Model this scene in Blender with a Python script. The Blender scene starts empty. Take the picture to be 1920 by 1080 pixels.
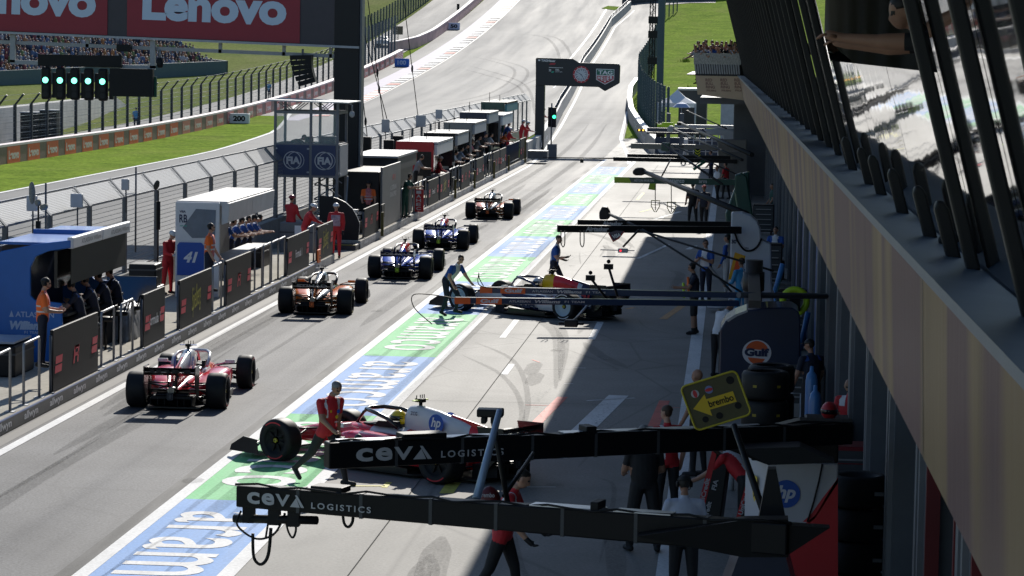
import bpy, bmesh, math, random
import numpy as np
from mathutils import Vector as V, Matrix, Euler
rnd = random.Random(11)
sc = bpy.context.scene
COL = sc.collection
R = math.radians

# ------------------------------------------------------------------ camera
F_, H, ROLL = 5300.0, 7.35, R(1.0)
def unroll(u, v):
    du, dv = u-960, v-540
    c, s = math.cos(ROLL), math.sin(ROLL)
    return c*du+s*dv, -s*du+c*dv
_a, _b = unroll(1400, 90)
TH = math.atan(-_b/F_); PS = math.atan(_a*math.cos(TH)/F_)
FW = V((-math.sin(PS)*math.cos(TH), math.cos(PS)*math.cos(TH), -math.sin(TH)))
RT = V((math.cos(PS), math.sin(PS), 0)); UP = RT.cross(FW); CAM = V((0, 0, H))
def ray(u, v):
    a, b = unroll(u, v); return FW*F_+RT*a-UP*b
def P(u, v, z=0.0):
    d = ray(u, v); return CAM+d*((z-H)/d.z)
def PY(u, v, y):
    d = ray(u, v); return CAM+d*(y/d.y)
def PX(u, v, x):
    d = ray(u, v); return CAM+d*(x/d.x)
def Z(y):                                   # long profile of the circuit: flat pit lane, then the climb
    return 0.0 if y < 180 else 1.93e-4*(y-180)**2
cam = bpy.data.cameras.new('camera'); co = bpy.data.objects.new('camera', cam); COL.objects.link(co)
cam.sensor_width = 36; cam.lens = 36*F_/1920; cam.clip_start = .3; cam.clip_end = 4000
u2 = UP*math.cos(ROLL)-RT*math.sin(ROLL); r2 = RT*math.cos(ROLL)+UP*math.sin(ROLL)
co.matrix_world = Matrix(((r2.x, u2.x, -FW.x, 0), (r2.y, u2.y, -FW.y, 0), (r2.z, u2.z, -FW.z, H), (0, 0, 0, 1)))
cam.dof.use_dof = True; cam.dof.focus_distance = 62; cam.dof.aperture_fstop = 15
sc.camera = co

# ------------------------------------------------------------------ materials
MATS = {}
GSPEC = .42
def mat(name, col, rough=.6, metal=0., var=.12, scale=3., bump=0., coat=0., emit=None, es=1., spec=.5, stretch=None, alpha=None):
    if name in MATS: return MATS[name]
    m = bpy.data.materials.new(name); m.use_nodes = True; MATS[name] = m
    nt = m.node_tree; N = nt.nodes; L = nt.links; b = N['Principled BSDF']
    b.inputs['Roughness'].default_value = rough; b.inputs['Metallic'].default_value = metal
    b.inputs['Specular IOR Level'].default_value = spec
    if coat: b.inputs['Coat Weight'].default_value = coat; b.inputs['Coat Roughness'].default_value = .08
    c = (*col, 1)
    if var:
        tc = N.new('ShaderNodeTexCoord'); src = tc.outputs['Object']
        if stretch:
            mp = N.new('ShaderNodeMapping'); mp.inputs['Scale'].default_value = stretch; L.new(src, mp.inputs['Vector']); src = mp.outputs[0]
        n = N.new('ShaderNodeTexNoise'); n.inputs['Scale'].default_value = scale; n.inputs['Detail'].default_value = 5; n.inputs['Roughness'].default_value = .65
        L.new(src, n.inputs['Vector'])
        mr = N.new('ShaderNodeMapRange'); mr.inputs[1].default_value = .3; mr.inputs[2].default_value = .7
        mr.inputs[3].default_value = 1-var; mr.inputs[4].default_value = 1+var*.6; L.new(n.outputs['Fac'], mr.inputs[0])
        mx = N.new('ShaderNodeMix'); mx.data_type = 'RGBA'; mx.blend_type = 'MULTIPLY'; mx.inputs[0].default_value = 1
        mx.inputs[6].default_value = c; L.new(mr.outputs[0], mx.inputs[7]); L.new(mx.outputs[2], b.inputs['Base Color'])
        if bump:
            bp = N.new('ShaderNodeBump'); bp.inputs['Strength'].default_value = bump; bp.inputs['Distance'].default_value = .02
            L.new(n.outputs['Fac'], bp.inputs['Height']); L.new(bp.outputs[0], b.inputs['Normal'])
    else: b.inputs['Base Color'].default_value = c
    if emit: b.inputs['Emission Color'].default_value = (*emit, 1); b.inputs['Emission Strength'].default_value = es
    if alpha is not None: b.inputs['Alpha'].default_value = alpha
    return m
def ground_mat(name, c1, c2, c3, rough, fine=26., patch=.35, streak=.5, spec=.5, contrast=.5, streaks=(1.6, .03, 1), bump=.25, cracks=0., wear=0.):
    """asphalt and concrete: aggregate speckle, worn patches and streaks along the lane"""
    m = bpy.data.materials.new(name); m.use_nodes = True; MATS[name] = m
    nt = m.node_tree; N = nt.nodes; L = nt.links; b = N['Principled BSDF']
    b.inputs['Specular IOR Level'].default_value = spec*GSPEC
    tc = N.new('ShaderNodeTexCoord').outputs['Object']
    def noise(scale, det=6, st=None, ro=.6, dist=0):
        s = tc
        if st:
            mp = N.new('ShaderNodeMapping'); mp.inputs['Scale'].default_value = st; L.new(tc, mp.inputs['Vector']); s = mp.outputs[0]
        n = N.new('ShaderNodeTexNoise'); n.inputs['Scale'].default_value = scale; n.inputs['Detail'].default_value = det
        n.inputs['Roughness'].default_value = ro; n.inputs['Distortion'].default_value = dist; L.new(s, n.inputs['Vector']); return n.outputs['Fac']
    def rng(x, a, bb, c, d):
        r = N.new('ShaderNodeMapRange'); r.inputs[1].default_value = a; r.inputs[2].default_value = bb; r.inputs[3].default_value = c; r.inputs[4].default_value = d
        L.new(x, r.inputs[0]); return r.outputs[0]
    def mix(f, a, bb, bt='MIX'):
        x = N.new('ShaderNodeMix'); x.data_type = 'RGBA'; x.blend_type = bt
        if isinstance(f, float): x.inputs[0].default_value = f
        else: L.new(f, x.inputs[0])
        for i, q in ((6, a), (7, bb)):
            if isinstance(q, tuple): x.inputs[i].default_value = (*q, 1)
            else: L.new(q, x.inputs[i])
        return x.outputs[2]
    big = noise(patch, 6, None, .6, .8); st = noise(streak, 5, streaks, .6); fi = noise(fine, 3, None, .7)
    c = mix(rng(big, .35, .65, 0, 1), c1, c2)
    c = mix(rng(st, .5, .75, 0, .75), c, c3)
    c = mix(1., c, rng(fi, .25, .75, 1-contrast, 1+contrast), 'MULTIPLY')
    if cracks:
        v = N.new('ShaderNodeTexVoronoi'); v.feature = 'DISTANCE_TO_EDGE'; v.inputs['Scale'].default_value = .22
        mp = N.new('ShaderNodeMapping'); mp.inputs['Scale'].default_value = (1, .6, 1); L.new(tc, mp.inputs['Vector']); L.new(mp.outputs[0], v.inputs['Vector'])
        c = mix(rng(v.outputs['Distance'], 0, .01, cracks, 0), c, (.05, .05, .05))
    if wear:
        wn = noise(7, 8, (1, .35, 1), .7); c = mix(rng(wn, wear-.03, wear+.06, 0, .85), c, (.15, .148, .145))
    L.new(c, b.inputs['Base Color'])
    L.new(rng(st, .3, .7, min(1, rough+.16), min(1, rough+.04)), b.inputs['Roughness'])
    bp = N.new('ShaderNodeBump'); bp.inputs['Strength'].default_value = bump; bp.inputs['Distance'].default_value = .008
    L.new(fi, bp.inputs['Height']); L.new(bp.outputs[0], b.inputs['Normal'])
    return m

# ------------------------------------------------------------------ mesh builder
class MB:
    def __init__(s): s.v = []; s.f = []; s.m = []; s.s = []
    def add(s, vs, fs, mi=0, sm=False):
        o = len(s.v); s.v += [tuple(p) for p in vs]
        for f in fs: s.f.append(tuple(o+i for i in f)); s.m.append(mi); s.s.append(sm)
        return s
    def box(s, x0, x1, y0, y1, z0, z1, mi=0, M=None):
        vs = [V((x, y, z)) for x in (x0, x1) for y in (y0, y1) for z in (z0, z1)]
        if M is not None: vs = [M @ p for p in vs]
        return s.add(vs, [(0, 1, 3, 2), (4, 6, 7, 5), (0, 4, 5, 1), (2, 3, 7, 6), (0, 2, 6, 4), (1, 5, 7, 3)], mi)
    def loft(s, rings, mi=0, sm=True, cap=True, closed=True, colf=None):
        n = len(rings[0]); o = len(s.v)
        for r in rings: s.v += [tuple(p) for p in r]
        for i in range(len(rings)-1):
            for j in range(n if closed else n-1):
                k = (j+1) % n; q = (o+i*n+j, o+i*n+k, o+(i+1)*n+k, o+(i+1)*n+j)
                s.f.append(q); s.s.append(sm)
                if colf:
                    c = sum((V(s.v[t]) for t in q), V((0, 0, 0)))/4; s.m.append(colf(c))
                else: s.m.append(mi)
        if cap:
            for i, rv in ((0, True), (len(rings)-1, False)):
                idx = [o+i*n+j for j in range(n)]
                s.f.append(tuple(idx[::-1] if rv else idx)); s.s.append(False)
                s.m.append(colf(sum((V(s.v[t]) for t in idx), V((0, 0, 0)))/n) if colf else mi)
        return s
    def tube(s, p0, p1, r0, r1=None, n=8, mi=0, cap=True):
        p0, p1 = V(p0), V(p1); r1 = r0 if r1 is None else r1
        d = (p1-p0).normalized(); a = d.orthogonal().normalized(); b = d.cross(a)
        rr = []
        for p, r in ((p0, r0), (p1, r1)):
            rr.append([p+a*(r*math.cos(2*math.pi*i/n))+b*(r*math.sin(2*math.pi*i/n)) for i in range(n)])
        return s.loft(rr, mi, n > 4, cap)
    def path(s, pts, r, n=8, mi=0, rs=None):
        pts = [V(p) for p in pts]; rr = []; a = None
        for i, p in enumerate(pts):
            d = (pts[min(i+1, len(pts)-1)]-pts[max(i-1, 0)]).normalized()
            a = d.orthogonal().normalized() if a is None else (a-d*a.dot(d)).normalized()
            b = d.cross(a); q = rs[i] if rs else r
            rr.append([p+a*(q*math.cos(2*math.pi*j/n))+b*(q*math.sin(2*math.pi*j/n)) for j in range(n)])
        return s.loft(rr, mi, True, True)
    def lathe(s, prof, org, axis='z', n=24, mi=0, sm=True, mf=None):
        org = V(org); o = len(s.v); k = len(prof)
        for i in range(n):
            t = 2*math.pi*i/n; c, q = math.cos(t), math.sin(t)
            for r, h in prof:
                s.v.append(tuple(org+(V((r*c, r*q, h)) if axis == 'z' else V((h, r*c, r*q)) if axis == 'x' else V((r*q, h, r*c)))))
        for i in range(n):
            for j in range(k-1):
                a, b = o+i*k+j, o+((i+1) % n)*k+j
                s.f.append((a, b, b+1, a+1)); s.m.append(mf(j) if mf else mi); s.s.append(sm)
        return s
    def ball(s, c, rx, ry=None, rz=None, n=12, k=8, mi=0, M=None, top=0., bot=1.):
        ry = ry or rx; rz = rz or rx; rings = []
        for i in range(k+1):
            t = math.pi*(top+(bot-top)*i/k); z = math.cos(t); r = max(math.sin(t), .001)
            ring = [V((rx*r*math.cos(2*math.pi*j/n), ry*r*math.sin(2*math.pi*j/n), rz*z)) for j in range(n)]
            rings.append([(M @ p if M is not None else p)+V(c) for p in ring])
        return s.loft(rings[::-1], mi, True, True)
    def prism(s, pts, ext, mi=0, mside=None):
        """closed polygon pts (3-D) extruded along ext"""
        n = len(pts); e = V(ext); a = [V(p) for p in pts]; b = [p+e for p in a]
        fs = [tuple(range(n))[::-1], tuple(range(n, 2*n))]
        s.add(a+b, fs, mi)
        o = len(s.v)-2*n
        for i in range(n):
            k = (i+1) % n; s.f.append((o+i, o+k, o+n+k, o+n+i)); s.m.append(mi if mside is None else mside); s.s.append(False)
        return s
    def build(s, name, mats, parent=None, local=False, bevel=0., loc=None):
        me = bpy.data.meshes.new(name); me.from_pydata(s.v, [], s.f)
        if not isinstance(mats, (list, tuple)): mats = [mats]
        for m in mats: me.materials.append(m)
        me.polygons.foreach_set('material_index', s.m); me.polygons.foreach_set('use_smooth', s.s)
        bm = bmesh.new(); bm.from_mesh(me); bmesh.ops.recalc_face_normals(bm, faces=bm.faces); bm.to_mesh(me); bm.free()
        me.update()
        return put(name, me, parent, local, bevel)
WM = {}
def put(name, me, parent=None, local=False, bevel=0.):
    o = bpy.data.objects.new(name, me); COL.objects.link(o)
    if parent is not None:
        o.parent = parent
        if not local: o.matrix_parent_inverse = WM[parent.name].inverted()
        WM[o.name] = (WM[parent.name].copy() if local else Matrix())
    else: WM[o.name] = Matrix()
    if bevel:
        b = o.modifiers.new('bevel', 'BEVEL'); b.width = bevel; b.segments = 2; b.limit_method = 'ANGLE'; b.harden_normals = False
    return o
def thing(name, label, cat, loc=(0, 0, 0), rz=0., group=None, rot=None):
    o = bpy.data.objects.new(name, None); COL.objects.link(o); o.location = loc; o.empty_display_size = .2
    o.rotation_euler = rot or (0, 0, rz); o['label'] = label; o['category'] = cat
    if group: o['group'] = group
    WM[o.name] = Matrix.LocRotScale(V(loc), Euler(rot or (0, 0, rz)), None)
    return o
def sub(name, parent):                       # an Empty part that holds sub-parts
    o = bpy.data.objects.new(name, None); COL.objects.link(o); o.parent = parent; WM[o.name] = WM[parent.name].copy(); return o
def tag(o, label, cat, group=None):
    o['label'] = label; o['category'] = cat
    if group: o['group'] = group
    return o
def setting(o, kind='structure'): o['kind'] = kind; return o
def dup(o, loc=None, rz=None, label=None, parent=None):
    c = o.copy(); COL.objects.link(c); WM[c.name] = WM[o.name].copy()
    if loc is not None: c.location = loc
    if rz is not None: c.rotation_euler = (0, 0, rz)
    if label: c['label'] = label
    if parent is not None: c.parent = parent
    for k in list(o.children): dup(k, parent=c)
    return c
# ------------------------------------------------------------------ lettering
_TX = {}
def tmesh(body, bold=0., spacing=1., shear=0.):
    key = (body, bold, spacing, shear)
    if key not in _TX:
        cu = bpy.data.curves.new('t', 'FONT'); cu.body = body; cu.offset = bold; cu.space_character = spacing; cu.shear = shear; cu.resolution_u = 4
        o = bpy.data.objects.new('t', cu); COL.objects.link(o)
        dg = bpy.context.evaluated_depsgraph_get(); me = bpy.data.meshes.new_from_object(o.evaluated_get(dg))
        vs = [v.co.copy() for v in me.vertices]; fs = [tuple(p.vertices) for p in me.polygons]
        bpy.data.objects.remove(o); bpy.data.curves.remove(cu); bpy.data.meshes.remove(me)
        x0 = min(v.x for v in vs); x1 = max(v.x for v in vs); y0 = min(v.y for v in vs); y1 = max(v.y for v in vs)
        _TX[key] = ([((v.x-x0)/(x1-x0)-.5, (v.y-y0)/(y1-y0)-.5) for v in vs], fs)
    return _TX[key]
def letter(mb, body, c, xd, ud, w, h, mi=0, bold=.02, off=.006, spacing=1., shear=0., fn=None):
    vs, fs = tmesh(body, bold, spacing, shear); xd = V(xd).normalized(); ud = V(ud).normalized(); n = xd.cross(ud)
    c = V(c)+n*off
    pts = [c+xd*(x*w)+ud*(y*h) for x, y in vs]
    if fn: pts = [fn(p) for p in pts]
    return mb.add(pts, fs, mi)
def text(body, c, xd, ud, w, h, m, parent=None, name='lettering', local=False, **k):
    return letter(MB(), body, c, xd, ud, w, h, **k).build(name, m, parent, local)
def disc(mb, c, xd, ud, rx, ry, mi=0, off=.006, n=28, a0=0., a1=1., rin=0.):
    xd = V(xd).normalized(); ud = V(ud).normalized(); c = V(c)+xd.cross(ud)*off
    pt = lambda t, q: c+xd*(rx*q*math.cos(t))+ud*(ry*q*math.sin(t))
    ts = [2*math.pi*(a0+(a1-a0)*i/n) for i in range(n+1)]
    if rin:
        vs = [pt(t, 1) for t in ts]+[pt(t, rin) for t in ts]
        return mb.add(vs, [(i, i+1, n+2+i, n+1+i) for i in range(n)], mi)
    return mb.add([pt(t, 1) for t in ts[:-1]], [tuple(range(n))], mi)
def flat(mb, c, xd, ud, pts, mi=0, off=.006):
    xd = V(xd).normalized(); ud = V(ud).normalized(); c = V(c)+xd.cross(ud)*off
    return mb.add([c+xd*x+ud*y for x, y in pts], [tuple(range(len(pts)))], mi)
def lerp(a, b, t): return a+(b-a)*t
def pl(tab, y):                              # piecewise linear table
    if y <= tab[0][0]: return tab[0][1]
    for (a, b), (c, d) in zip(tab, tab[1:]):
        if y <= c: return b+(d-b)*(y-a)/(c-a)
    return tab[-1][1]
EXPOSURE = 0.24
# ------------------------------------------------------------------ light
SUN_EL, SUN_AZ = R(31), R(2.5)
w = bpy.data.worlds.new('World'); sc.world = w; w.use_nodes = True
sk = w.node_tree.nodes.new('ShaderNodeTexSky'); sk.sky_type = 'NISHITA'; sk.sun_disc = False; sk.sun_elevation = SUN_EL; sk.sun_rotation = SUN_AZ
sk.dust_density = .4; sk.ozone_density = 3.0
w.node_tree.links.new(sk.outputs[0], w.node_tree.nodes['Background'].inputs[0]); w.node_tree.nodes['Background'].inputs[1].default_value = .09
su = bpy.data.lights.new('sun', 'SUN'); su.energy = 4.6; su.angle = R(.5); su.color = (1, .95, .87)
so = bpy.data.objects.new('sun', su); COL.objects.link(so)
sd = V((-math.sin(SUN_AZ)*math.cos(SUN_EL), -math.cos(SUN_AZ)*math.cos(SUN_EL), -math.sin(SUN_EL)))
so.rotation_euler = sd.to_track_quat('-Z', 'Y').to_euler(); so.location = (30, 200, 120)
sc.view_settings.view_transform = 'Standard'; sc.view_settings.look = 'None'; sc.view_settings.gamma = 1; sc.view_settings.exposure = EXPOSURE
sc.cycles.use_denoising = True; sc.cycles.max_bounces = 6; sc.cycles.transparent_max_bounces = 16; sc.cycles.sample_clamp_indirect = 6

# ------------------------------------------------------------------ palette
asph_lane = ground_mat('lane asphalt', (.10, .10, .102), (.15, .15, .152), (.078, .078, .081), .62, 22, .18, .7, .5, .6, cracks=.25)
asph_apron = ground_mat('apron concrete', (.19, .185, .172), (.26, .25, .232), (.155, .153, .147), .6, 20, .22, .5, .5, .25, (.5, .06, 1), .15, .35)
asph_track = ground_mat('track asphalt', (.155, .156, .157), (.20, .20, .198), (.125, .125, .126), .6, 12, .08, .3, .22, .2)
conc = ground_mat('concrete', (.30, .295, .28), (.38, .37, .35), (.24, .235, .225), .8, 9, .6, .8, .3, .2, (1, 1, .3))
conc_pale = ground_mat('pale concrete', (.36, .34, .29), (.45, .42, .36), (.30, .28, .25), .8, 9, .5, .8, .3, .18, (1, .3, 1))
grass = ground_mat('grass', (.125, .20, .022), (.20, .285, .036), (.20, .23, .055), .95, 3.2, .35, .2, .02, .6, (1, .4, 1), .6)
grass_dry = ground_mat('dry grass', (.12, .16, .045), (.17, .195, .06), (.20, .20, .09), .95, 2.5, .05, .2, .02, .45, (1, .4, 1), .6)
white_paint = ground_mat('white road paint', (.70, .70, .69), (.78, .78, .77), (.5, .5, .49), .6, 20, .6, .9, .4, .2, (2, .3, 1), wear=.72)
blue_paint = ground_mat('blue road paint', (.19, .36, .68), (.24, .41, .73), (.15, .28, .54), .62, 20, .4, .8, .4, .18, (3, .12, 1), wear=.70)
green_paint = ground_mat('green road paint', (.17, .56, .23), (.22, .62, .28), (.13, .44, .18), .62, 20, .4, .8, .4, .18, (3, .12, 1), wear=.70)
rubber_mark = ground_mat('rubbered asphalt', (.035, .035, .036), (.06, .06, .06), (.09, .09, .09), .6, 30, .7, .9, .5, .5, (3, .2, 1))
red_paint = mat('red road paint', (.62, .10, .07), .7, var=.25, scale=2)
yellow_paint = mat('yellow road paint', (.66, .60, .12), .7, var=.25, scale=4)
orange_paint = mat('orange road paint', (.45, .24, .08), .7, var=.25, scale=4)
purple_paint = mat('violet road paint', (.24, .22, .34), .7, var=.2, scale=.6)
black = mat('black', (.007, .007, .008), .55, var=.2, spec=.3)
gblack = mat('gloss black', (.010, .010, .012), .22, coat=.5, var=0)
satin = mat('satin black', (.010, .010, .012), .48, var=.15, spec=.35)
rubber = mat('rubber', (.012, .012, .013), .6, spec=.35, var=.25, scale=9)
carbon = mat('carbon', (.010, .011, .012), .38, coat=.2, var=.2, scale=30)
dgrey = mat('dark grey', (.055, .057, .062), .55)
mgrey = mat('mid grey', (.17, .175, .185), .5)
lgrey = mat('light grey', (.42, .43, .45), .5)
white = mat('white', (.74, .74, .75), .4, var=.05)
steel = mat('steel', (.42, .43, .45), .38, .8, var=.1)
dsteel = mat('dark steel', (.10, .11, .13), .45, .5, var=.15)
galv = mat('galvanised steel', (.30, .31, .33), .5, .6, var=.15)
ink_white = mat('white ink', (.78, .78, .80), .5, var=0)
ink_grey = mat('grey ink', (.50, .50, .52), .5, var=.1, scale=8)
ink_red = mat('red ink', (.62, .035, .045), .5, var=0)
ink_blue = mat('blue ink', (.02, .09, .42), .5, var=0)
ink_navy = mat('navy ink', (.012, .02, .07), .5, var=0)
yellow = mat('yellow', (.75, .55, .03), .45, var=.06)
flu_yellow = mat('fluorescent yellow', (.55, .80, .03), .5, var=.05)
flu_orange = mat('fluorescent orange', (.95, .19, .03), .6, var=.05)
red = mat('red', (.56, .025, .03), .4, var=.06)
navy = mat('navy', (.012, .022, .06), .35, var=.1, coat=.25)
blue = mat('blue', (.018, .10, .38), .4, var=.06, coat=.2)
beige = mat('grey beige', (.30, .285, .26), .5, var=.06)
dgreen = mat('racing green', (.008, .065, .05), .3, var=.1, coat=.3)

# ------------------------------------------------------------------ ground sheets
def sheet(name, xl, xr, y0, y1, dz, m, nx=1, dy=6., mf=None, hf=None, mats=None):
    b = MB(); ny = max(1, int(math.ceil((y1-y0)/dy)))
    for i in range(ny+1):
        y = lerp(y0, y1, i/ny); a = xl(y) if callable(xl) else xl; c = xr(y) if callable(xr) else xr
        for j in range(nx+1):
            x = lerp(a, c, j/nx); b.v.append((x, y, Z(y)+dz+(hf(x, y) if hf else 0)))
    for i in range(ny):
        for j in range(nx):
            a = i*(nx+1)+j; b.f.append((a, a+1, a+nx+2, a+nx+1)); b.m.append(mf(i, j) if mf else 0); b.s.append(True)
    return setting(b.build(name, mats or m))
def bank(x, y):
    t = min(1, max(0, (y-225)/60)); h = .10*max(0, x+4)*t*(3-2*t)*1.0
    l = max(0, -x-50)*.022*min(1, max(0, (y-120)/80))
    return min(h, 14)+min(l, 5)
ex = [-400, -200, -120, -90, -70, -55, -45, -20, -12, -6, 0, 6, 14, 30, 60, 120, 300]
b = MB(); ys = [-60]+list(range(0, 180, 30))+list(range(180, 520, 8))+[560, 620, 700, 800, 950, 1100]
for y in ys:
    for x in ex: b.v.append((x, y, Z(y)-.06+bank(x, y)+(.6*math.sin(x*.13+y*.07) if x > 8 and y > 230 else 0)))
for i in range(len(ys)-1):
    for j in range(len(ex)-1):
        a = i*len(ex)+j; b.f.append((a, a+1, a+len(ex)+1, a+len(ex))); b.s.append(True)
        b.m.append(1 if ex[j] < -46 else 0)
setting(b.build('ground', [grass, grass_dry]))
sheet('race_track', lambda y: -42, lambda y: -16.5 if y < 200 else pl([(200, -16.5), (255, -16.4), (333, -18.9), (408, -19.4), (440, -18), (452, -12), (470, 60)], y), -60, 560, 0, asph_track, 6)
sheet('pit_exit_road', lambda y: pl([(178, -13.5), (255, -16.4), (333, -18.9), (408, -19.4), (440, -18.3), (460, -16)], y), lambda y: pl([(178, -9.2), (217, -9.2), (280, -11.2), (298, -11.8), (354, -11.6), (410, -13.2), (442, -13.5)], y), 178, 447, .004, asph_track, 3, 4)
sheet('pit_lane', -13.5, -6.9, -30, 178, .004, asph_lane, 2, 10)
sheet('apron', -6.88, 8, -30, 178, .004, asph_apron, 6, 10)
sheet('apron_end', lambda y: pl([(178, -9.2), (217, -9.2)], y), lambda y: pl([(178, 8), (190, 0), (217, -6)], y), 178, 217, .002, asph_apron, 3, 4)
sheet('grass_verge', -42, lambda y: pl([(-60, -34.6), (180, -34.6), (218, -36.4), (243, -39.5)], y), -60, 243, .012, grass, 4, 8)
sheet('edge_line', lambda y: pl([(-60, -34.7), (180, -34.7), (218, -36.5), (243, -39.6), (262, -42)], y), lambda y: pl([(-60, -34.45), (180, -34.45), (218, -36.2), (243, -39.3), (262, -41.6)], y), -60, 262, .016, white_paint, 1, 8)
sheet('violet_run_off', lambda y: pl([(240, -39.0), (300, -40.0), (480, -39.4)], y), lambda y: pl([(240, -37.4), (300, -38.2), (480, -37.8)], y), 236, 480, .008, purple_paint, 1, 6)
b = MB(); y = 244; i = 0
while y < 476:
    ym = y+2.0; x0 = pl([(240, -37.4), (300, -38.2), (480, -37.8)], y); x1 = x0+1.35
    if not (290 < y < 420) or i % 7 == 0 or i % 2 == 0:
        b.add([(x0, y, Z(y)+.012), (x1, y, Z(y)+.04), (x1, ym, Z(ym)+.04), (x0, ym, Z(ym)+.012)], [(0, 1, 2, 3)], 0 if i % 2 else (1 if (y < 292 or y > 425 or i % 14 == 0) else 0))
    y = ym; i += 1
setting(b.build('track_kerb', [white_paint, red_paint]))
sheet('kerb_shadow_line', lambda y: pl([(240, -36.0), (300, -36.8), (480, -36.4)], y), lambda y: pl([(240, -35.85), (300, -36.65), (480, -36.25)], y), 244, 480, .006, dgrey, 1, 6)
sheet('pit_exit_left_line', lambda y: pl([(-30, -13.05), (172, -13.05), (255, -16.1), (333, -18.6), (408, -19.1), (436, -17.6)], y), lambda y: pl([(-30, -12.85), (172, -12.85), (255, -15.85), (333, -18.35), (408, -18.8), (436, -17.3)], y), -30, 438, .012, white_paint, 1, 4)
sheet('pit_exit_right_line', lambda y: pl([(176, -7.25), (190, -7.9), (217, -9.6), (262, -11.0)], y), lambda y: pl([(176, -7.0), (190, -7.65), (217, -9.35), (262, -10.8)], y), 176, 262, .012, white_paint, 1, 4)
sheet('track_limit_line', -21.9, -21.65, 300, 440, .006, dgrey, 1, 6)
sheet('merge_line', -20.4, -20.25, 300, 436, .006, white_paint, 1, 6)
sheet('drain_grate', -13.42, -13.14, -30, 176, .010, mat('drain', (.09, .085, .08), .7, var=.6, scale=8, stretch=(1, 12, 1)), 1, 10)
sheet('tyre_rub_band', -9.25, -9.01, -30, 184, .008, rubber_mark, 1, 10)
sheet('strip_left_line', -9.01, -8.79, -30, 183, .012, white_paint, 1, 10)
sheet('strip_right_line', -7.07, -6.83, -30, 183, .012, white_paint, 1, 10)
edges = [-9.6+10.72*i for i in range(19)]     # colour blocks of the painted strip
edges = [44.2+10.62*(i-4) for i in range(17)]
b = MB()
for i in range(len(edges)-1):
    b.add([(-8.79, edges[i], .009), (-7.07, edges[i], .009), (-7.07, edges[i+1], .009), (-8.79, edges[i+1], .009)], [(0, 1, 2, 3)], i % 2)
setting(b.build('painted_strip', [green_paint, blue_paint]))
for i in range(len(edges)-1):
    if edges[i+1] < 20: continue
    o = text('aramco', (-7.93, (edges[i]+edges[i+1])/2+.1, .010), (0, -1, 0), (1, 0, 0), 8.1, 1.24, white_paint, name='road_lettering', bold=.008, off=.005, spacing=1.08)
    setting(o)
# box markings on the apron
def mark(name, pts, m, dz=.010):
    b = MB(); b.add([(p[0], p[1], dz) for p in pts], [tuple(range(len(pts)))]); return setting(b.build(name, m))
def line(name, a, c, wd, m, dz=.010):
    a, c = V(a), V(c); d = (c-a).normalized(); n = V((-d.y, d.x))*wd/2
    return mark(name, [a+n, a-n, c-n, c+n], m, dz)
G2 = lambda u, v: P(u, v).xy
line('garage_front_line', (-.85, 20), (-1.55, 176), .30, white_paint, .012)
for a, c, wd, m in [((1052, 846), (1160, 742), .42, white_paint), ((1002, 798), (1055, 745), .22, red_paint), ((1225, 800), (1246, 752), .22, red_paint),
                    ((942, 634), (969, 600), .16, white_paint), ((1109, 637), (1126, 604), .18, white_paint), ((1243, 599), (1290, 566), .22, orange_paint),
                    ((945, 703), (960, 683), .16, white_paint), ((1197, 485), (1253, 459), .14, white_paint), ((1290, 468), (1303, 461), .2, white_paint), ((1227, 412), (1275, 397), .2, white_paint),
                    ((830, 926), (845, 905), .12, yellow_paint), ((843, 926), (858, 905), .12, yellow_paint), ((720, 915), (730, 905), .1, yellow_paint), ((655, 912), (722, 912), .08, yellow_paint),
                    ((1100, 752), (1190, 747), .07, white_paint), ((1230, 765), (1285, 765), .05, red_paint), ((975, 602), (1130, 604), .08, white_paint), ((1048, 844), (1072, 844), .06, white_paint),
                    ((998, 675), (1012, 680), .05, red_paint), ((1075, 690), (1098, 691), .05, white_paint), ((985, 760), (1030, 761), .05, red_paint), ((1058, 720), (1075, 720), .05, white_paint),
                    ((995, 860), (1064, 860), .05, white_paint), ((977, 914), (1042, 914), .05, white_paint), ((1195, 375), (1206, 362), .15, yellow_paint), ((1200, 398), (1222, 392), .12, yellow_paint), ((1175, 580), (1188, 577), .15, orange_paint), ((1182, 572), (1196, 568), .15, orange_paint)]:
    line('box_marking', G2(*a), G2(*c), wd, m)
for yy in (185.5, 190, 196, 203): line('exit_marking', (-12.6, yy), (-7.8, yy+.3), .12, white_paint)
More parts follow.
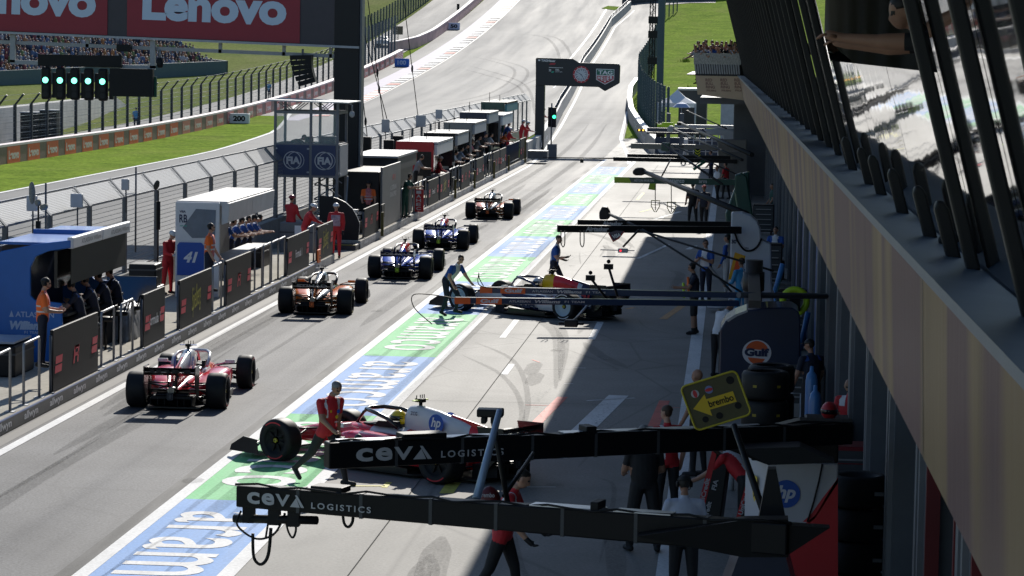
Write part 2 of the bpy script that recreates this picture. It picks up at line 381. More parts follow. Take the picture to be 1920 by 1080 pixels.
# tyre marks
tm = bpy.data.materials.new('tyre mark'); tm.use_nodes = True
nt = tm.node_tree; N_ = nt.nodes; bs = N_['Principled BSDF']; bs.inputs['Base Color'].default_value = (.02, .02, .02, 1); bs.inputs['Roughness'].default_value = .95; bs.inputs['Specular IOR Level'].default_value = .05
tcn = N_.new('ShaderNodeTexCoord'); nz = N_.new('ShaderNodeTexNoise'); nz.inputs['Scale'].default_value = 26; nz.inputs['Detail'].default_value = 8
rg = N_.new('ShaderNodeMapRange'); rg.inputs[1].default_value = .25; rg.inputs[2].default_value = .8; rg.inputs[3].default_value = .0; rg.inputs[4].default_value = .30
nt.links.new(tcn.outputs['Object'], nz.inputs['Vector']); nt.links.new(nz.outputs['Fac'], rg.inputs[0]); nt.links.new(rg.outputs[0], bs.inputs['Alpha'])
def tmark(pts, wd, dz=.014, m=None):
    b = MB(); q = []
    k = 10; pp = [V(p) for p in pts]; cv = []
    for i in range(len(pp)-1):
        p0, p1, p2, p3 = pp[max(i-1, 0)], pp[i], pp[i+1], pp[min(i+2, len(pp)-1)]
        for j in range(k):
            t = j/k; cv.append(.5*((2*p1)+(p2-p0)*t+(2*p0-5*p1+4*p2-p3)*t*t+(3*p1-p0-3*p2+p3)*t**3))
    cv.append(pp[-1])
    for i, p in enumerate(cv):
        d = (cv[min(i+1, len(cv)-1)]-cv[max(0, i-1)]).normalized(); n = V((-d.y, d.x))*wd/2*min(1, .15+4*min(i, len(cv)-1-i)/len(cv))
        b.v += [(p.x+n.x, p.y+n.y, Z(p.y)+dz), (p.x-n.x, p.y-n.y, Z(p.y)+dz)]
    for i in range(len(cv)-1): b.f.append((2*i, 2*i+1, 2*i+3, 2*i+2)); b.m.append(0); b.s.append(False)
    return setting(b.build('tyre_mark', m or tm))
for off in (0, 1.5):
    tmark([(-6.6-off*.2, 88+off), (-5.9, 78+off), (-4.6, 71+off), (-3.9, 60+off)], .3)
    tmark([(-6.5, 66+off*2), (-5.2, 62+off*2), (-4.3, 56+off), (-4.0, 48+off)], .12)
    tmark([(-6.7, 112+off*2), (-5.2, 108+off*2), (-3.9, 100+off*2)], .3)
    tmark([(-7.3-off*.2, 40), (-6.9-off*.2, 60), (-6.7-off*.2, 90), (-6.9-off*.2, 150)], .2)
    tmark([(-8.6+off*.5, 34), (-8.3+off*.5, 70), (-8.1+off*.5, 130)], .12)
    tmark([(-30+off, 262), (-26+off, 290), (-27+off, 330), (-34+off, 352)], .35, .02)
    tmark([(-24+off, 300), (-22.5+off, 340), (-27+off, 385), (-33+off, 392)], .4, .02)
    tmark([(-20+off, 250), (-24, 300+off*4), (-33, 330+off*4)], .3, .02)
    tmark([(-12.2+off, 90), (-11.9+off, 130), (-12.1+off, 180), (-13.2+off, 240)], .35, .016)
    tmark([(-4.35, 40+off), (-4.15, 36.5+off), (-3.7, 33+off)], .45)
for u, v in [(1003, 710), (1000, 690)]: tmark([G2(u-8, v+14), G2(u, v), G2(u+6, v-10)], .35)
for k in range(46):                          # scrubbed criss-cross marks where the cars leave the lane
    x, y = rnd.uniform(-8.6, -6.2), rnd.uniform(182, 226); a = rnd.uniform(-.4, .4)
    tmark([(x-.02*y*a, y), (x+rnd.uniform(-1.2, 1.2), y+rnd.uniform(3, 9))], rnd.uniform(.06, .2), .014+.0005*k)
for k in range(26):
    x, y = rnd.uniform(-6.3, -2), rnd.uniform(36, 130); a = rnd.uniform(.3, 1.3)
    tmark([(x, y), (x+rnd.uniform(.2, 1.2)*a, y-rnd.uniform(1, 4)), (x+rnd.uniform(.4, 1.6)*a, y-rnd.uniform(4, 8))], rnd.choice((.05, .08, .3)), .015+.0003*k)
for k in range(16):
    x = rnd.uniform(-12.6, -9.6); y = rnd.uniform(30, 130); tmark([(x, y), (x+rnd.uniform(-.15, .15), y+8), (x+rnd.uniform(-.4, .4), y+rnd.uniform(14, 26))], rnd.choice((.12, .3, .34)), .016+.0002*k)
for k in range(9):
    x = rnd.uniform(-8.7, -7.1); y = rnd.uniform(28, 120); tmark([(x, y), (x+rnd.uniform(-.1, .3), y+3), (x+rnd.uniform(-.1, .6), y+rnd.uniform(5, 11))], rnd.choice((.06, .1, .3)), .019+.0002*k)
joint_m = mat('joint filler', (.10, .10, .098), .95, var=.2, spec=.05)
for x in (-5.3, .4): line('asphalt_joint', (x, -10), (x, 176), .016, joint_m, .0135)
for k in range(11): line('asphalt_joint', (-6.8, 30+13.7*k), (3, 30.4+13.7*k), .014, joint_m, .0135)
for k in range(14):
    x, y = rnd.uniform(-12.5, -2), rnd.uniform(30, 140); n = 14; r_ = rnd.uniform(.06, .2); mark('oil_stain', [(x+r_*math.cos(6.283*i/n)*rnd.uniform(.7, 1.2), y+1.6*r_*math.sin(6.283*i/n)*rnd.uniform(.7, 1.2)) for i in range(n)], tm, .0145+.0004*k)
# dusty chalk scuffs in the apron
scuff = tm.copy(); scuff.name = 'chalk scuff'; sb = scuff.node_tree.nodes['Principled BSDF']; sb.inputs['Base Color'].default_value = (.6, .6, .58, 1); sb.inputs['Roughness'].default_value = .9
for nd in scuff.node_tree.nodes:
    if nd.type == 'MAP_RANGE': nd.inputs[1].default_value = .55; nd.inputs[4].default_value = .6
    if nd.type == 'TEX_NOISE': nd.inputs['Scale'].default_value = 14
for k in range(20):
    x, y = rnd.uniform(-5, -1.8), rnd.uniform(36, 110)
    tmark([(x, y), (x+rnd.uniform(-.3, .6), y-rnd.uniform(1, 3)), (x+rnd.uniform(.0, .9), y-rnd.uniform(3, 7))], rnd.uniform(.15, .6), .022+.0003*k, scuff)

# ------------------------------------------------------------------ pit wall
KX = -13.5
def platform(y0, y1):
    b = MB(); b.box(-16.4, KX, y0, y1, 0, .30); o = setting(b.build('pit_wall_platform', [conc_pale], bevel=.02))
platform(-30, 92.9); platform(99.3, 176)
b = MB(); b.box(-16.4, KX, 92.9, 99.3, 0, .02); setting(b.build('pit_wall_gap_floor', conc_pale))
b = MB(); b.box(-15.9, KX-.02, 98.3, 99.29, .02, .2, 0); b.box(-15.9, KX-.02, 98.28, 98.4, .2, .215, 1)
tag(b.build('step', [dgrey, mat('yellow edge', (.5, .4, .06), .6)]), 'dark step with a yellow edge at the end of the raised kerb', 'step')
b = MB(); b.box(KX+.003, KX+.02, 30, 88.6, .02, .262, 0); b.box(KX+.003, KX+.022, 30, 88.6, .262, .292, 1)
ban = tag(b.build('kerb_banner', [mat('banner grey', (.10, .104, .11), .5, var=.2, scale=2), blue]), 'long dark banner with white words along the side of the raised kerb', 'banner')
t = MB(); y = 31.0
while y < 88: letter(t, 'allwyn', (KX+.02, y, .142), (0, 1, 0), (0, 0, 1), 1.05, .19, bold=.03, off=.004); y += 1.98
t.build('lettering', ink_white, ban)
b = MB(); b.box(KX+.003, KX+.018, 99.3, 176, .02, .285, 0); b.box(KX+.003, KX+.018, 88.7, 92.9, .02, .285, 0); ban2 = tag(b.build('kerb_banner', [mat('worn pale banner', (.58, .575, .56), .7, var=.3, scale=1.2)]), 'worn pale banner along the kerb side beyond the opening', 'banner')
t = MB(); y = 100.2
while y < 174: letter(t, 'allwyn', (KX+.018, y+.6, .15), (0, 1, 0), (0, 0, 1), 1.05, .16, bold=.02, off=.004); y += 1.98
t.build('lettering', ink_white, ban2)
b = MB(); b.box(-16.75, -16.4, -30, 215, 0, 1.05); tag(b.build('pit_wall', conc, bevel=.02), 'long low concrete wall between pit platform and main straight', 'wall')
# exit wall that follows the pit exit road uphill
def wallpath(name, tab, h, th, y0, y1, m, label, cat, dy=4, cap=None):
    b = MB(); ny = int((y1-y0)/dy); rings = []
    for i in range(ny+1):
        y = lerp(y0, y1, i/ny); x = pl(tab, y); z = Z(y); hh = h(y) if callable(h) else h
        rings.append([(x-th, y, z-.05), (x, y, z-.05), (x, y, z+hh), (x-th, y, z+hh)])
    b.loft(rings, 0, False)
    if cap: b.loft([[(p[0][0]-.01, p[0][1], p[2][2]), (p[1][0]+.01, p[1][1], p[2][2]), (p[1][0]+.01, p[1][1], p[2][2]+.06), (p[0][0]-.01, p[0][1], p[2][2]+.06)] for p in rings], 1, False)
    return tag(b.build(name, [m]+([cap] if cap else [])), label, cat)
XT = [(172, -13.45), (190, -13.6), (255, -16.45), (333, -18.9), (408, -19.4), (440, -18)]
ew = wallpath('exit_wall', XT, 1.25, .35, 176.2, 440, mat('pale wall', (.42, .42, .41), .7, var=.2, scale=.6), 'pale concrete wall climbing beside the pit exit road', 'wall')
t = MB()
for yy in (184.5, 190.5, 196.5, 202.5): letter(t, 'allwyn', (pl(XT, yy)+.012, yy, .66), (-.045, 1, 0), (0, 0, 1), 4.6, .6, bold=.03)
t.build('lettering', ink_white, ew)
b = MB(); y = 225
while y < 436:
    x = pl(XT, y)-.17; z = Z(y)+1.25; b.tube((x, y, z), (x, y, z+.55), .06, n=5); y += 2.4
for k in range(44):
    y0 = 225+k*4.8; y1 = y0+4.8
    if y1 > 437: break
    b.tube((pl(XT, y0)-.17, y0, Z(y0)+1.75), (pl(XT, y1)-.17, y1, Z(y1)+1.75), .03, n=4)
tag(b.build('exit_railing', dsteel), 'low dark railing on top of the wall beside the pit exit road', 'railing')
# ------------------------------------------------------------------ pit wall fence: leaning mesh panels, one thing, a part per panel and post
wire = mat('fence wire', (.33, .34, .35), .5, .3, var=0)
def wiregrid(mb, p0, ex, ez, nx, nz, r, mi=0):
    p0, ex, ez = V(p0), V(ex), V(ez); n = ex.cross(ez).normalized()*r
    for i in range(nx+1):
        a = p0+ex*(i/nx); d = ex.normalized()*r
        mb.add([a-d, a+d, a+d+ez, a-d+ez], [(0, 1, 2, 3)], mi)
    for i in range(nz+1):
        a = p0+ez*(i/nz)+n*.1; d = ez.normalized()*r
        mb.add([a-d, a+d, a+d+ex, a-d+ex], [(0, 1, 2, 3)], mi)
FX = -16.5
fence = thing('mesh_fence', 'tall grey steel mesh fence with leaning top along the pit wall', 'fence', (FX, 0, 1.05))
b = MB(); L4 = 3.86
wiregrid(b, (0, .14, .1), (0, L4, 0), (0, 0, 1.9), 40, 16, .0062)
wiregrid(b, (-.03, .14, 2.08), (0, L4, 0), (-.36, 0, .40), 60, 12, .0085)
for z, x in ((.08, 0), (2.03, -.01), (2.5, -.40)): b.box(x-.02, x+.02, .12, .14+L4, z-.022, z+.022, 1)
pan = b.build('mesh_panel', [wire, galv], fence, local=True)
b = MB()
for dy in (0, .10):
    b.box(-.05, .05, dy-.035, dy+.035, -.6, 2.03)
    M = Matrix.Translation((0, 0, 2.0)) @ Matrix.Rotation(R(-42), 4, 'Y')
    b.box(-.045, .045, dy-.035, dy+.035, 0, .62, 0, M)
post = b.build('post', [mat('fence post', (.12, .125, .135), .45, .4, var=.1)], fence, local=True)
ys = [62.18-4.1*5+4.1*i for i in range(43)]
for i, y in enumerate(ys):
    if i == 0: p, q = pan, post
    else:
        p = dup(pan, parent=fence); q = dup(post, parent=fence)
    p.location = (0, y, 0); q.location = (0, y-.0, 0)
# camera masts, antennas and microphones clamped to the fence
fur = mat('fur', (.33, .31, .25), .95, var=.5, scale=40, bump=.8); fur_dark = mat('dark fur', (.05, .055, .05), .95, var=.5, scale=40, bump=.8)
def mic(u, v, x, rz, label, m, n=1):
    p = PX(u, v, x); t = thing('fur_microphone', label, 'microphone', (p.x, p.y, 1.05), rz)
    h = p.z-1.05
    b = MB(); b.tube((0, 0, 0), (0, 0, h-.15), .022); b.box(-.05, .05, -.05, .05, h*.45, h*.8); b.build('stand', black, t, local=True)
    for k in range(n):
        M = Matrix.Rotation(R(75 if k else (60 if n == 1 else 4)), 4, 'X') @ Matrix.Rotation(R(18*k), 4, 'Y')
        b = MB(); c = V((.14*k-.05*n, 0, h+(.12 if k == 0 and n > 1 else -.1*k)))
        b.ball(c, .075, .075, .26 if k == 0 else .17, 12, 10, 0, M)
        o = b.build('wind_cover', m, t, local=True); tx = o.modifiers.new('n', 'DISPLACE'); tt = bpy.data.textures.new('furtex', 'CLOUDS'); tt.noise_scale = .04; tx.texture = tt; tx.strength = .04
mic(72, 372, -16.1, 0, 'cluster of three pale furry microphones on a fence stand by the blue stand', fur, 3)
mic(297, 347, -16.1, .4, 'single dark furry microphone on a black mast beside the fence', fur_dark)
def antenna(u, v, w_, h_, label, x=-16.35):
    p = PX(u, v, x); t = thing('antenna_box', label, 'antenna', (p.x, p.y, 3.0))
    z = p.z-3.0
    b = MB(); b.box(-w_/2, w_/2, -.06, .06, z-h_/2, z+h_/2); b.build('housing', mat('antenna grey', (.5, .51, .53), .5), t, local=True, bevel=.02)
    b = MB(); b.tube((0, .08, -.3), (0, .08, z), .02); b.tube((0, .08, z), (0, 0, z), .02); b.build('pole', dsteel, t, local=True)
antenna(60, 381, .24, .36, 'white antenna box beside the pale furry microphones')
antenna(144, 376, .3, .34, 'double pale antenna box on the third fence bay')
antenna(235, 346, .2, .3, 'white antenna box next to the thin dark rod')
antenna(723, 236, .36, .6, 'tilted white antenna box at the foot of the thin cables')
antenna(789, 227, .5, .6, 'broad antenna box on the fence above the red stand')
antenna(823, 214, .36, .5, 'small white antenna box farthest along the fence')
for u, v0, v1 in [(255, 313, 400), (86, 343, 440)]:
    p = PX(u, v0, FX); b = MB(); b.tube((p.x, p.y, 1.5), p, .025); tag(b.build('rod', dsteel), 'thin dark rod standing up behind the fence '+('near the dark microphone' if u > 200 else 'near the pale microphones'), 'rod')
b = MB()
for i in range(20):
    a = i/20*6.283; b.tube((.12*math.cos(a), 0, .12*math.sin(a)), (.13*math.cos(a+.3), .0, .13*math.sin(a+.3)), .012, n=5)
# ------------------------------------------------------------------ thin cables hanging from above
for i, (a, c, lab) in enumerate([((757, 0), (786, 236), 'thin steel cable rising from the broad antenna box'), ((690, 0), (722, 250), 'thin steel cable beside the gantry column'), ((682, 60), (735, 258), 'thin steel cable crossing close to another cable'), ((680, 180), (690, 268), 'short thin cable nearest the dark gantry column')]):
    p0 = PX(*c, FX); d = p0.y; p1 = PY(*a, d); p1 = p0+(p1-p0)*1.3
    b = MB(); b.tube(p0, p1, .022, n=5); m = p0+(p1-p0)*.35; b.ball(m, .06, .06, .2, 6, 4); tag(b.build('cable', black), lab, 'cable')

# ------------------------------------------------------------------ printed barrier panels on the kerb edge
pred = mat('panel red', (.78, .055, .09), .5, var=0); pbl = mat('panel black', (.013, .013, .0145), .6, var=.15, spec=.25)
def swoosh(t, x, yc, zc, w_, h_, sl=.18, mi=0):
    for k in range(2):
        z0 = zc-h_/2+k*(h_/2+.012); z1 = z0+h_/2-.02; s = .12
        t.add([(x, yc-w_/2+s*(k*.5), z0), (x, yc+w_/2-(0 if k else .05), z0), (x, yc+w_/2+(.05 if k else 0), z1), (x, yc-w_/2+s*(k*.5+.3), z1)], [(0, 1, 2, 3)], mi)
def bpanel(y0, y1, z0, z1, kind, label):
    t = thing('barrier_panel', label, 'barrier', (KX-.06, y0, .3), 0, 'black barrier panels along the pit kerb')
    b = MB(); b.box(KX-.10, KX-.03, y0, y1, z0, z1); b.build('board', pbl, t, bevel=.015)
    b = MB()
    for y in (y0-.05, y1+.05): b.tube((KX-.07, y, .3), (KX-.07, y, z1-.1), .03); b.box(KX-.14, KX, y-.06, y+.06, .3, .32)
    b.build('support', dsteel, t)
    x = KX-.024; zc = z0+.55; L = y1-y0; t2 = MB()
    swoosh(t2, x, y0+.42, zc-.02, .60, .34); swoosh(t2, x, y1-.36, zc+.04, .5, .34)
    yc = (y0+y1)/2
    if kind == 'logo':
        for dy in (-.28, .05): 
            t2.add([(x, yc+dy, zc-.16), (x, yc+dy+.10, zc-.16), (x, yc+dy+.2, zc+.18), (x, yc+dy+.1, zc+.18)], [(0, 1, 2, 3)], 0)
        for z in (-.02, .12): t2.add([(x, yc-.16, zc+z), (x, yc+.16, zc+z), (x, yc+.18, zc+z+.07), (x, yc-.14, zc+z+.07)], [(0, 1, 2, 3)], 0)
        t2.add([(x, yc-.12, zc+.15), (x, yc+.25, zc+.15), (x, yc+.27, zc+.19), (x, yc-.1, zc+.19)], [(0, 1, 2, 3)], 0)
    elif kind == 'word': letter(t2, 'Formula 1', (KX-.03, yc, zc), (0, 1, 0), (0, 0, 1), 1.25, .24, 1, bold=.02)
    else: letter(t2, 'Spielberg', (KX-.03, yc, zc+.02), (0, 1, .12), (0, -.05, 1), 1.15, .75, 2, bold=-.005, shear=.4)
    t2.build('printed_logo', [pred, ink_white, mat('script yellow', (.6, .55, .04), .5, var=0)], t)
bpanel(54.7, 58.6, .31, 1.55, 'logo', 'black panel with red logo in front of the orange vest, nearest of the row')
bpanel(63.15, 65.53, .31, 1.52, 'word', 'black panel with white lettering beside a crumpled silver cover')
bpanel(67.3, 71.4, .31, 1.50, 'script', 'black panel with yellow script touching the panel with white lettering')
bpanel(73.5, 77.2, .31, 1.51, 'logo', 'black panel with red logo in front of the white stand')
bpanel(83.5, 87.7, .31, 1.44, 'word', 'black panel with white lettering that a red overalled marshal leans on')
bpanel(89.5, 92.85, .31, 1.41, 'script', 'black panel with yellow script at the end of the raised kerb')
bpanel(100.6, 104.5, .31, 1.35, 'logo', 'black panel with red logo below the marshal in a black cap')
bpanel(121.2, 125.2, .31, 1.40, 'word', 'black panel with white lettering beyond the tall grey poster')
bpanel(125.9, 129.8, .31, 1.40, 'script', 'black panel with yellow script far along the wall')
bpanel(135.4, 139.6, .31, 1.45, 'logo', 'distant black panel with red logo before the dark stand')
bpanel(143.0, 147.0, .31, 1.48, 'word', 'distant black panel with white lettering before the beige stand')
bpanel(152.6, 156.5, .31, 1.48, 'logo', 'far black panel with red logo, third from the far end')
bpanel(157.0, 160.8, .31, 1.48, 'word', 'far black panel with white lettering, second from the far end')
bpanel(171.2, 175.4, .31, 1.6, 'logo', 'last black panel on the kerb beside the traffic light')
# tall grey poster and boxes by the gantry foot
t = thing('poster_wall', 'tall grey printed poster standing on the kerb before the gantry column', 'poster', (-13.6, 108.6, .3))
b = MB(); b.box(-13.66, -13.58, 105.9, 111.6, .3, 2.62); b.build('board', mat('poster grey', (.17, .17, .175), .5, var=.2, scale=.7), t, bevel=.02)
b = MB(); letter(b, 'F1', (-13.58, 109.4, 2.1), (0, 1, 0), (0, 0, 1), .8, .22, 0, bold=.03); letter(b, 'AUSTRIAN', (-13.58, 109.2, 1.72), (0, 1, 0), (0, 0, 1), 2.0, .2, 1, bold=.04); letter(b, 'GRAND PRIX', (-13.58, 109.2, 1.46), (0, 1, 0), (0, 0, 1), 2.0, .2, 1, bold=.04)
b.build('lettering', [ink_red, ink_grey], t)
b = MB(); b.box(-15.4, -13.7, 105.8, 111.4, .3, 2.45); o = tag(b.build('equipment_container', satin, bevel=.03), 'big black container behind the tall grey poster', 'container')
b = MB(); b.box(-15.5, -13.8, 111.6, 117.5, .3, 2.25, 0); b.box(-15.6, -13.7, 111.6, 118, 2.25, 2.75, 1); b.box(-15.62, -13.68, 111.4, 118.2, 2.75, 2.83, 2)
tag(b.build('timing_hut', [satin, dgrey, lgrey]), 'low black hut with pale flat roof behind the black container', 'hut')
for i, (u, v) in enumerate([(686, 271), (729, 276), (746, 268)]):
    p = PX(u, v, -15.9); t = thing('loudspeaker', ['black loudspeaker on a pole next to the gantry column', 'low black loudspeaker in the middle of three behind the hut', 'black loudspeaker nearest the red stand'][i], 'speaker', (p.x, p.y, .3), 0, 'loudspeakers on poles behind the timing hut')
    b = MB(); b.box(p.x-.22, p.x+.22, p.y-.2, p.y+.2, p.z-.33, p.z+.33); b.build('cabinet', black, t, bevel=.02)
    b = MB(); b.tube((p.x, p.y, .3), (p.x, p.y, p.z-.3), .03); b.build('pole', dsteel, t)
# dark semicircular cover and pallet gear beyond the gap
t = thing('gate_cover', 'dark rounded cover with pale edge at the kerb opening', 'cover', (-14.4, 99.6, .3))
pts = [(-15.0, 99.5, .3), (-13.6, 99.5, .3), (-13.55, 99.5, .9)]+[(-13.62-1.2*(1-math.cos(a)), 99.5, .9+.95*math.sin(a)) for a in (.3, .6, .9, 1.2, 1.5)]+[(-15.0, 99.5, 1.86)]
b = MB(); b.prism(pts, (0, .12, 0), 0, 1); b.build('shell', [satin, lgrey], t)
b = MB(); b.box(-15.5, -14.0, 100.3, 104.4, .3, .75, 0); [b.box(-15.4, -14.1, 100.4+.5*k, 100.7+.5*k, .8+.14*(k % 3), .9+.14*(k % 3), 1) for k in range(8)]
tag(b.build('equipment_rack', [satin, steel]), 'rack of metal bars behind the panel under the black-capped marshal', 'rack')
# small hanging signs on rails
for i, (u, v, w_, h_, m, tx, lab) in enumerate([(598, 480, .55, .42, flu_orange, '', 'bright orange board hung on the barrier rail'), (718, 395, .9, .5, satin, '', 'dark board with red words propped on the tall poster'), (785, 376, .42, .95, red, 'IAHEC', 'upright red sign with white letters on the far railing'), (850, 342, .9, .5, satin, '', 'dark board with small red words on the railing before the red stand'), (917, 309, .9, .5, satin, '', 'small dark board low on the far railing')]):
    p = PX(u, v, KX+.02); t = thing('hanging_sign', lab, 'sign', (p.x, p.y, p.z))
    b = MB(); b.box(-.02, .02, -w_/2, w_/2, -h_/2, h_/2) if i != 2 else b.box(-w_/2, w_/2, -.02, .02, -h_/2, h_/2); b.build('board', m, t, local=True)
    if i == 0: q = MB(); [q.add([(.024, -.02, z), (.024, .2, z), (.024, .2, z+.05), (.024, -.02, z+.05)], [(0, 1, 2, 3)]) for z in (-.12, -.02)]; q.build('arrow', black, t, local=True)
    elif tx and i == 2:
        q = MB(); [letter(q, c, (0, -.02, .35-.17*k), (1, 0, 0), (0, 0, 1), .2, .13) for k, c in enumerate(tx)]; q.build('lettering', ink_white, t, local=True)
    elif tx: text(tx, (.02, 0, .05), (0, 1, 0), (0, 0, 1), w_*.7, .13, ink_red, t, local=True)
# ------------------------------------------------------------------ hoop rails
b = MB(); b.path([(0, 0, 0), (0, 0, 1.12), (0, .03, 1.17), (0, 1.15, 1.19), (0, 1.2, 1.14), (0, 1.2, 0)], .028, 8)
for y in (0, 1.2): b.box(-.09, .09, y-.09, y+.09, 0, .015)
hoop = b.build('hoop_rail', galv); proto = hoop
hs = [50.55, 52.75, 59.3, 61.2, 72.0, 78.3, 79.7, 81.1, 82.3, 88.0, 112.2, 113.7, 115.2, 116.7, 118.2, 119.7, 130.6, 132.0, 133.6, 140.3, 141.6, 148.0, 149.6, 151.2]
near = ['before the first black panel, nearest the camera', 'just before the orange vested marshal', 'right after the first black panel', 'beside the crumpled silver cover', 'between the yellow script panel and the white stand']
for i, y in enumerate(hs):
    o = hoop if i == 0 else dup(hoop)
    o.location = (KX-.12, y, .3)
    lab = near[i] if i < 5 else ('in front of the crew of the white stand, number %s along' % ['one', 'two', 'three', 'four'][i-5] if i < 9 else 'between two panels by the leaning marshal' if i == 9 else 'near the green shirted man, %s from the grey poster' % ['first', 'second', 'third', 'fourth', 'fifth', 'sixth'][i-10] if i < 16 else 'far along the wall, %s beyond the second script panel' % ['first', 'second', 'third', 'fourth', 'fifth', 'sixth', 'seventh', 'eighth'][i-16])
    tag(o, 'grey hoop rail '+lab, 'railing', 'grey hoop rails along the pit kerb')
b = MB()
for k in range(34): b.tube((KX-.1, 160.9+.3*k, .3), (KX-.1, 160.9+.3*k, 1.5), .022, n=5)
b.tube((KX-.1, 160.9, 1.5), (KX-.1, 171, 1.5), .03); b.tube((KX-.1, 160.9, .45), (KX-.1, 171, .45), .03)
tag(b.build('picket_rail', dsteel), 'dark picket railing below the two red marshals with white helmets', 'railing')
for i, y in enumerate([104.8, 131.5, 141, 152, 161.5, 173.5]):        # short yellowish posts on the wall face
    b = MB(); b.box(KX+.03, KX+.13, y-.05, y+.05, .1, 1.0 if y < 170 else 1.6)
    tag(b.build('marker_post', mat('olive', (.14, .12, .03), .6)), 'short dark post fixed to the kerb face, %s from the near end' % ['first', 'second', 'third', 'fourth', 'fifth', 'sixth'][i], 'post', 'short posts on the kerb face')

# ------------------------------------------------------------------ stands on the pit wall
def poly_xz(pts, y): return [(x, y, z) for x, z in pts]
# blue stand
bl2 = mat('stand blue', (.018, .15, .52), .35, var=.06, coat=.2)
t = thing('pit_wall_stand', 'blue curved pit wall stand with white canopy edge', 'stand', (-15.2, 59.6, .3), 0, 'team stands on the pit wall')
out = [(-16.05, .3), (-16.05, 2.55), (-15.95, 2.7), (-15.1, 2.88), (-14.42, 2.97), (-14.42, 2.80), (-14.9, 2.72), (-15.18, 2.60), (-15.3, 2.35), (-15.3, 1.75), (-15.2, 1.65), (-14.62, 1.6), (-14.55, .3)]
b = MB(); b.prism(poly_xz(out, 59.8), (0, .1, 0)); b.build('end_panel', bl2, t, bevel=.02)
b = MB(); b.prism(poly_xz(out, 65.4), (0, .1, 0)); b.build('end_panel', bl2, t, bevel=.02)
b = MB(); b.box(-16.0, -14.5, 59.9, 65.4, 2.84, 2.9); b.box(-15.95, -14.6, 62.6, 62.7, 2.9, 3.0); b.build('roof', bl2, t)
for y0, y1 in ((59.82, 62.6), (62.66, 65.5)):
    b = MB(); b.box(-14.5, -14.36, y0, y1, 2.78, 3.03); o = b.build('canopy_edge', white, t, bevel=.03)
    text('ATLASSIAN Williams', (-14.36, (y0+y1)/2+.3, 2.9), (0, 1, 0), (0, 0, 1), 1.9, .1, mat('faint ink', (.25, .25, .28), .5, var=0), o, bold=.02)
b = MB(); b.box(-16.05, -15.95, 59.9, 65.4, .3, 2.8); b.build('back_wall', navy, t)
b = MB(); b.box(-15.0, -14.5, 59.9, 65.4, 1.3, 1.36); b.box(-14.6, -14.5, 59.9, 65.4, .3, .9); b.build('desk', satin, t)
for k in range(5):
    b = MB(); b.box(-14.85, -14.78, 60.1+1.35*k, 61.3+1.35*k, 1.9, 2.7); b.build('monitor', gblack, t)
b = MB(); b.box(-14.46, -14.45, 60, 65.4, 2.0, 2.78); b.build('side_screen', black, t)
q = MB(); q.add([(-15.76, 59.79, 1.28), (-15.66, 59.79, 1.28), (-15.71, 59.79, 1.42)], [(0, 1, 2)]); letter(q, 'ATLASSIAN', (-15.2, 59.8, 1.34), (1, 0, 0), (0, 0, 1), .85, .12, bold=.02); letter(q, 'Williams', (-15.35, 59.8, 1.1), (1, 0, 0), (0, 0, 1), .8, .19, bold=.06, shear=.2); letter(q, 'F1 TEAM', (-15.25, 59.8, .95), (1, 0, 0), (0, 0, 1), .35, .06)
q.build('lettering', mat('pale blue ink', (.42, .52, .72), .5, var=0), t)
for k in range(4):
    b = MB(); x, y = -14.28, 61.2+1.4*k
    b.tube((x, y, .3), (x, y, .95), .03); b.lathe([(.0, .95), (.19, .95), (.21, 1.0), (.19, 1.05), (0, 1.05)], (x, y, 0), n=14); b.path([(x+.15, y-.18, 1.05), (x+.22, y-.15, 1.3), (x+.22, y+.15, 1.3), (x+.15, y+.18, 1.05)], .02, 6); b.build('stool', satin, t)
# white stand
t = thing('pit_wall_stand', 'white box shaped pit wall stand with a grey window in its end', 'stand', (-14.9, 76.2, .3), 0, 'team stands on the pit wall')
b = MB(); b.box(-15.42, -14.2, 76, 76.1, .3, 2.9); b.build('end_panel', white, t, bevel=.02)
b = MB(); b.box(-15.42, -14.0, 76.1, 83.5, 2.8, 2.93); b.build('roof', mat('pale roof', (.55, .54, .52), .5), t, bevel=.02)
b = MB(); b.prism([(-14.15, 76.05, 2.3), (-13.98, 76.05, 2.36), (-13.94, 76.05, 2.88), (-14.15, 76.05, 2.9)], (0, 3.7, 0)); b.prism([(-14.15, 79.8, 2.3), (-13.98, 79.8, 2.36), (-13.94, 79.8, 2.88), (-14.15, 79.8, 2.9)], (0, 3.7, 0)); b.build('canopy_edge', mat('canopy white', (.6, .6, .6), .45, var=.15, scale=1.5), t)
b = MB(); b.box(-15.42, -15.3, 76.1, 83.5, .3, 2.8); b.build('back_wall', mgrey, t)
b = MB(); b.box(-14.75, -14.2, 76.1, 83.5, 1.2, 1.27); b.build('desk', lgrey, t)
b = MB(); b.add([(-15.22, 75.99, 2.2), (-14.95, 75.99, 1.92), (-14.32, 75.99, 1.95), (-14.3, 75.99, 2.7), (-14.85, 75.99, 2.72)], [(0, 1, 2, 3, 4)]); b.build('window', mat('window grey', (.20, .23, .27), .15, var=.2, scale=2, spec=.4), t)
b = MB(); b.prism([(-15.36, 75.97, .9), (-14.62, 75.97, .9), (-14.62, 75.97, 1.72), (-14.7, 75.97, 1.8), (-15.3, 75.97, 1.8), (-15.36, 75.97, 1.72)], (0, .02, 0)); b.build('badge', ink_blue, t)
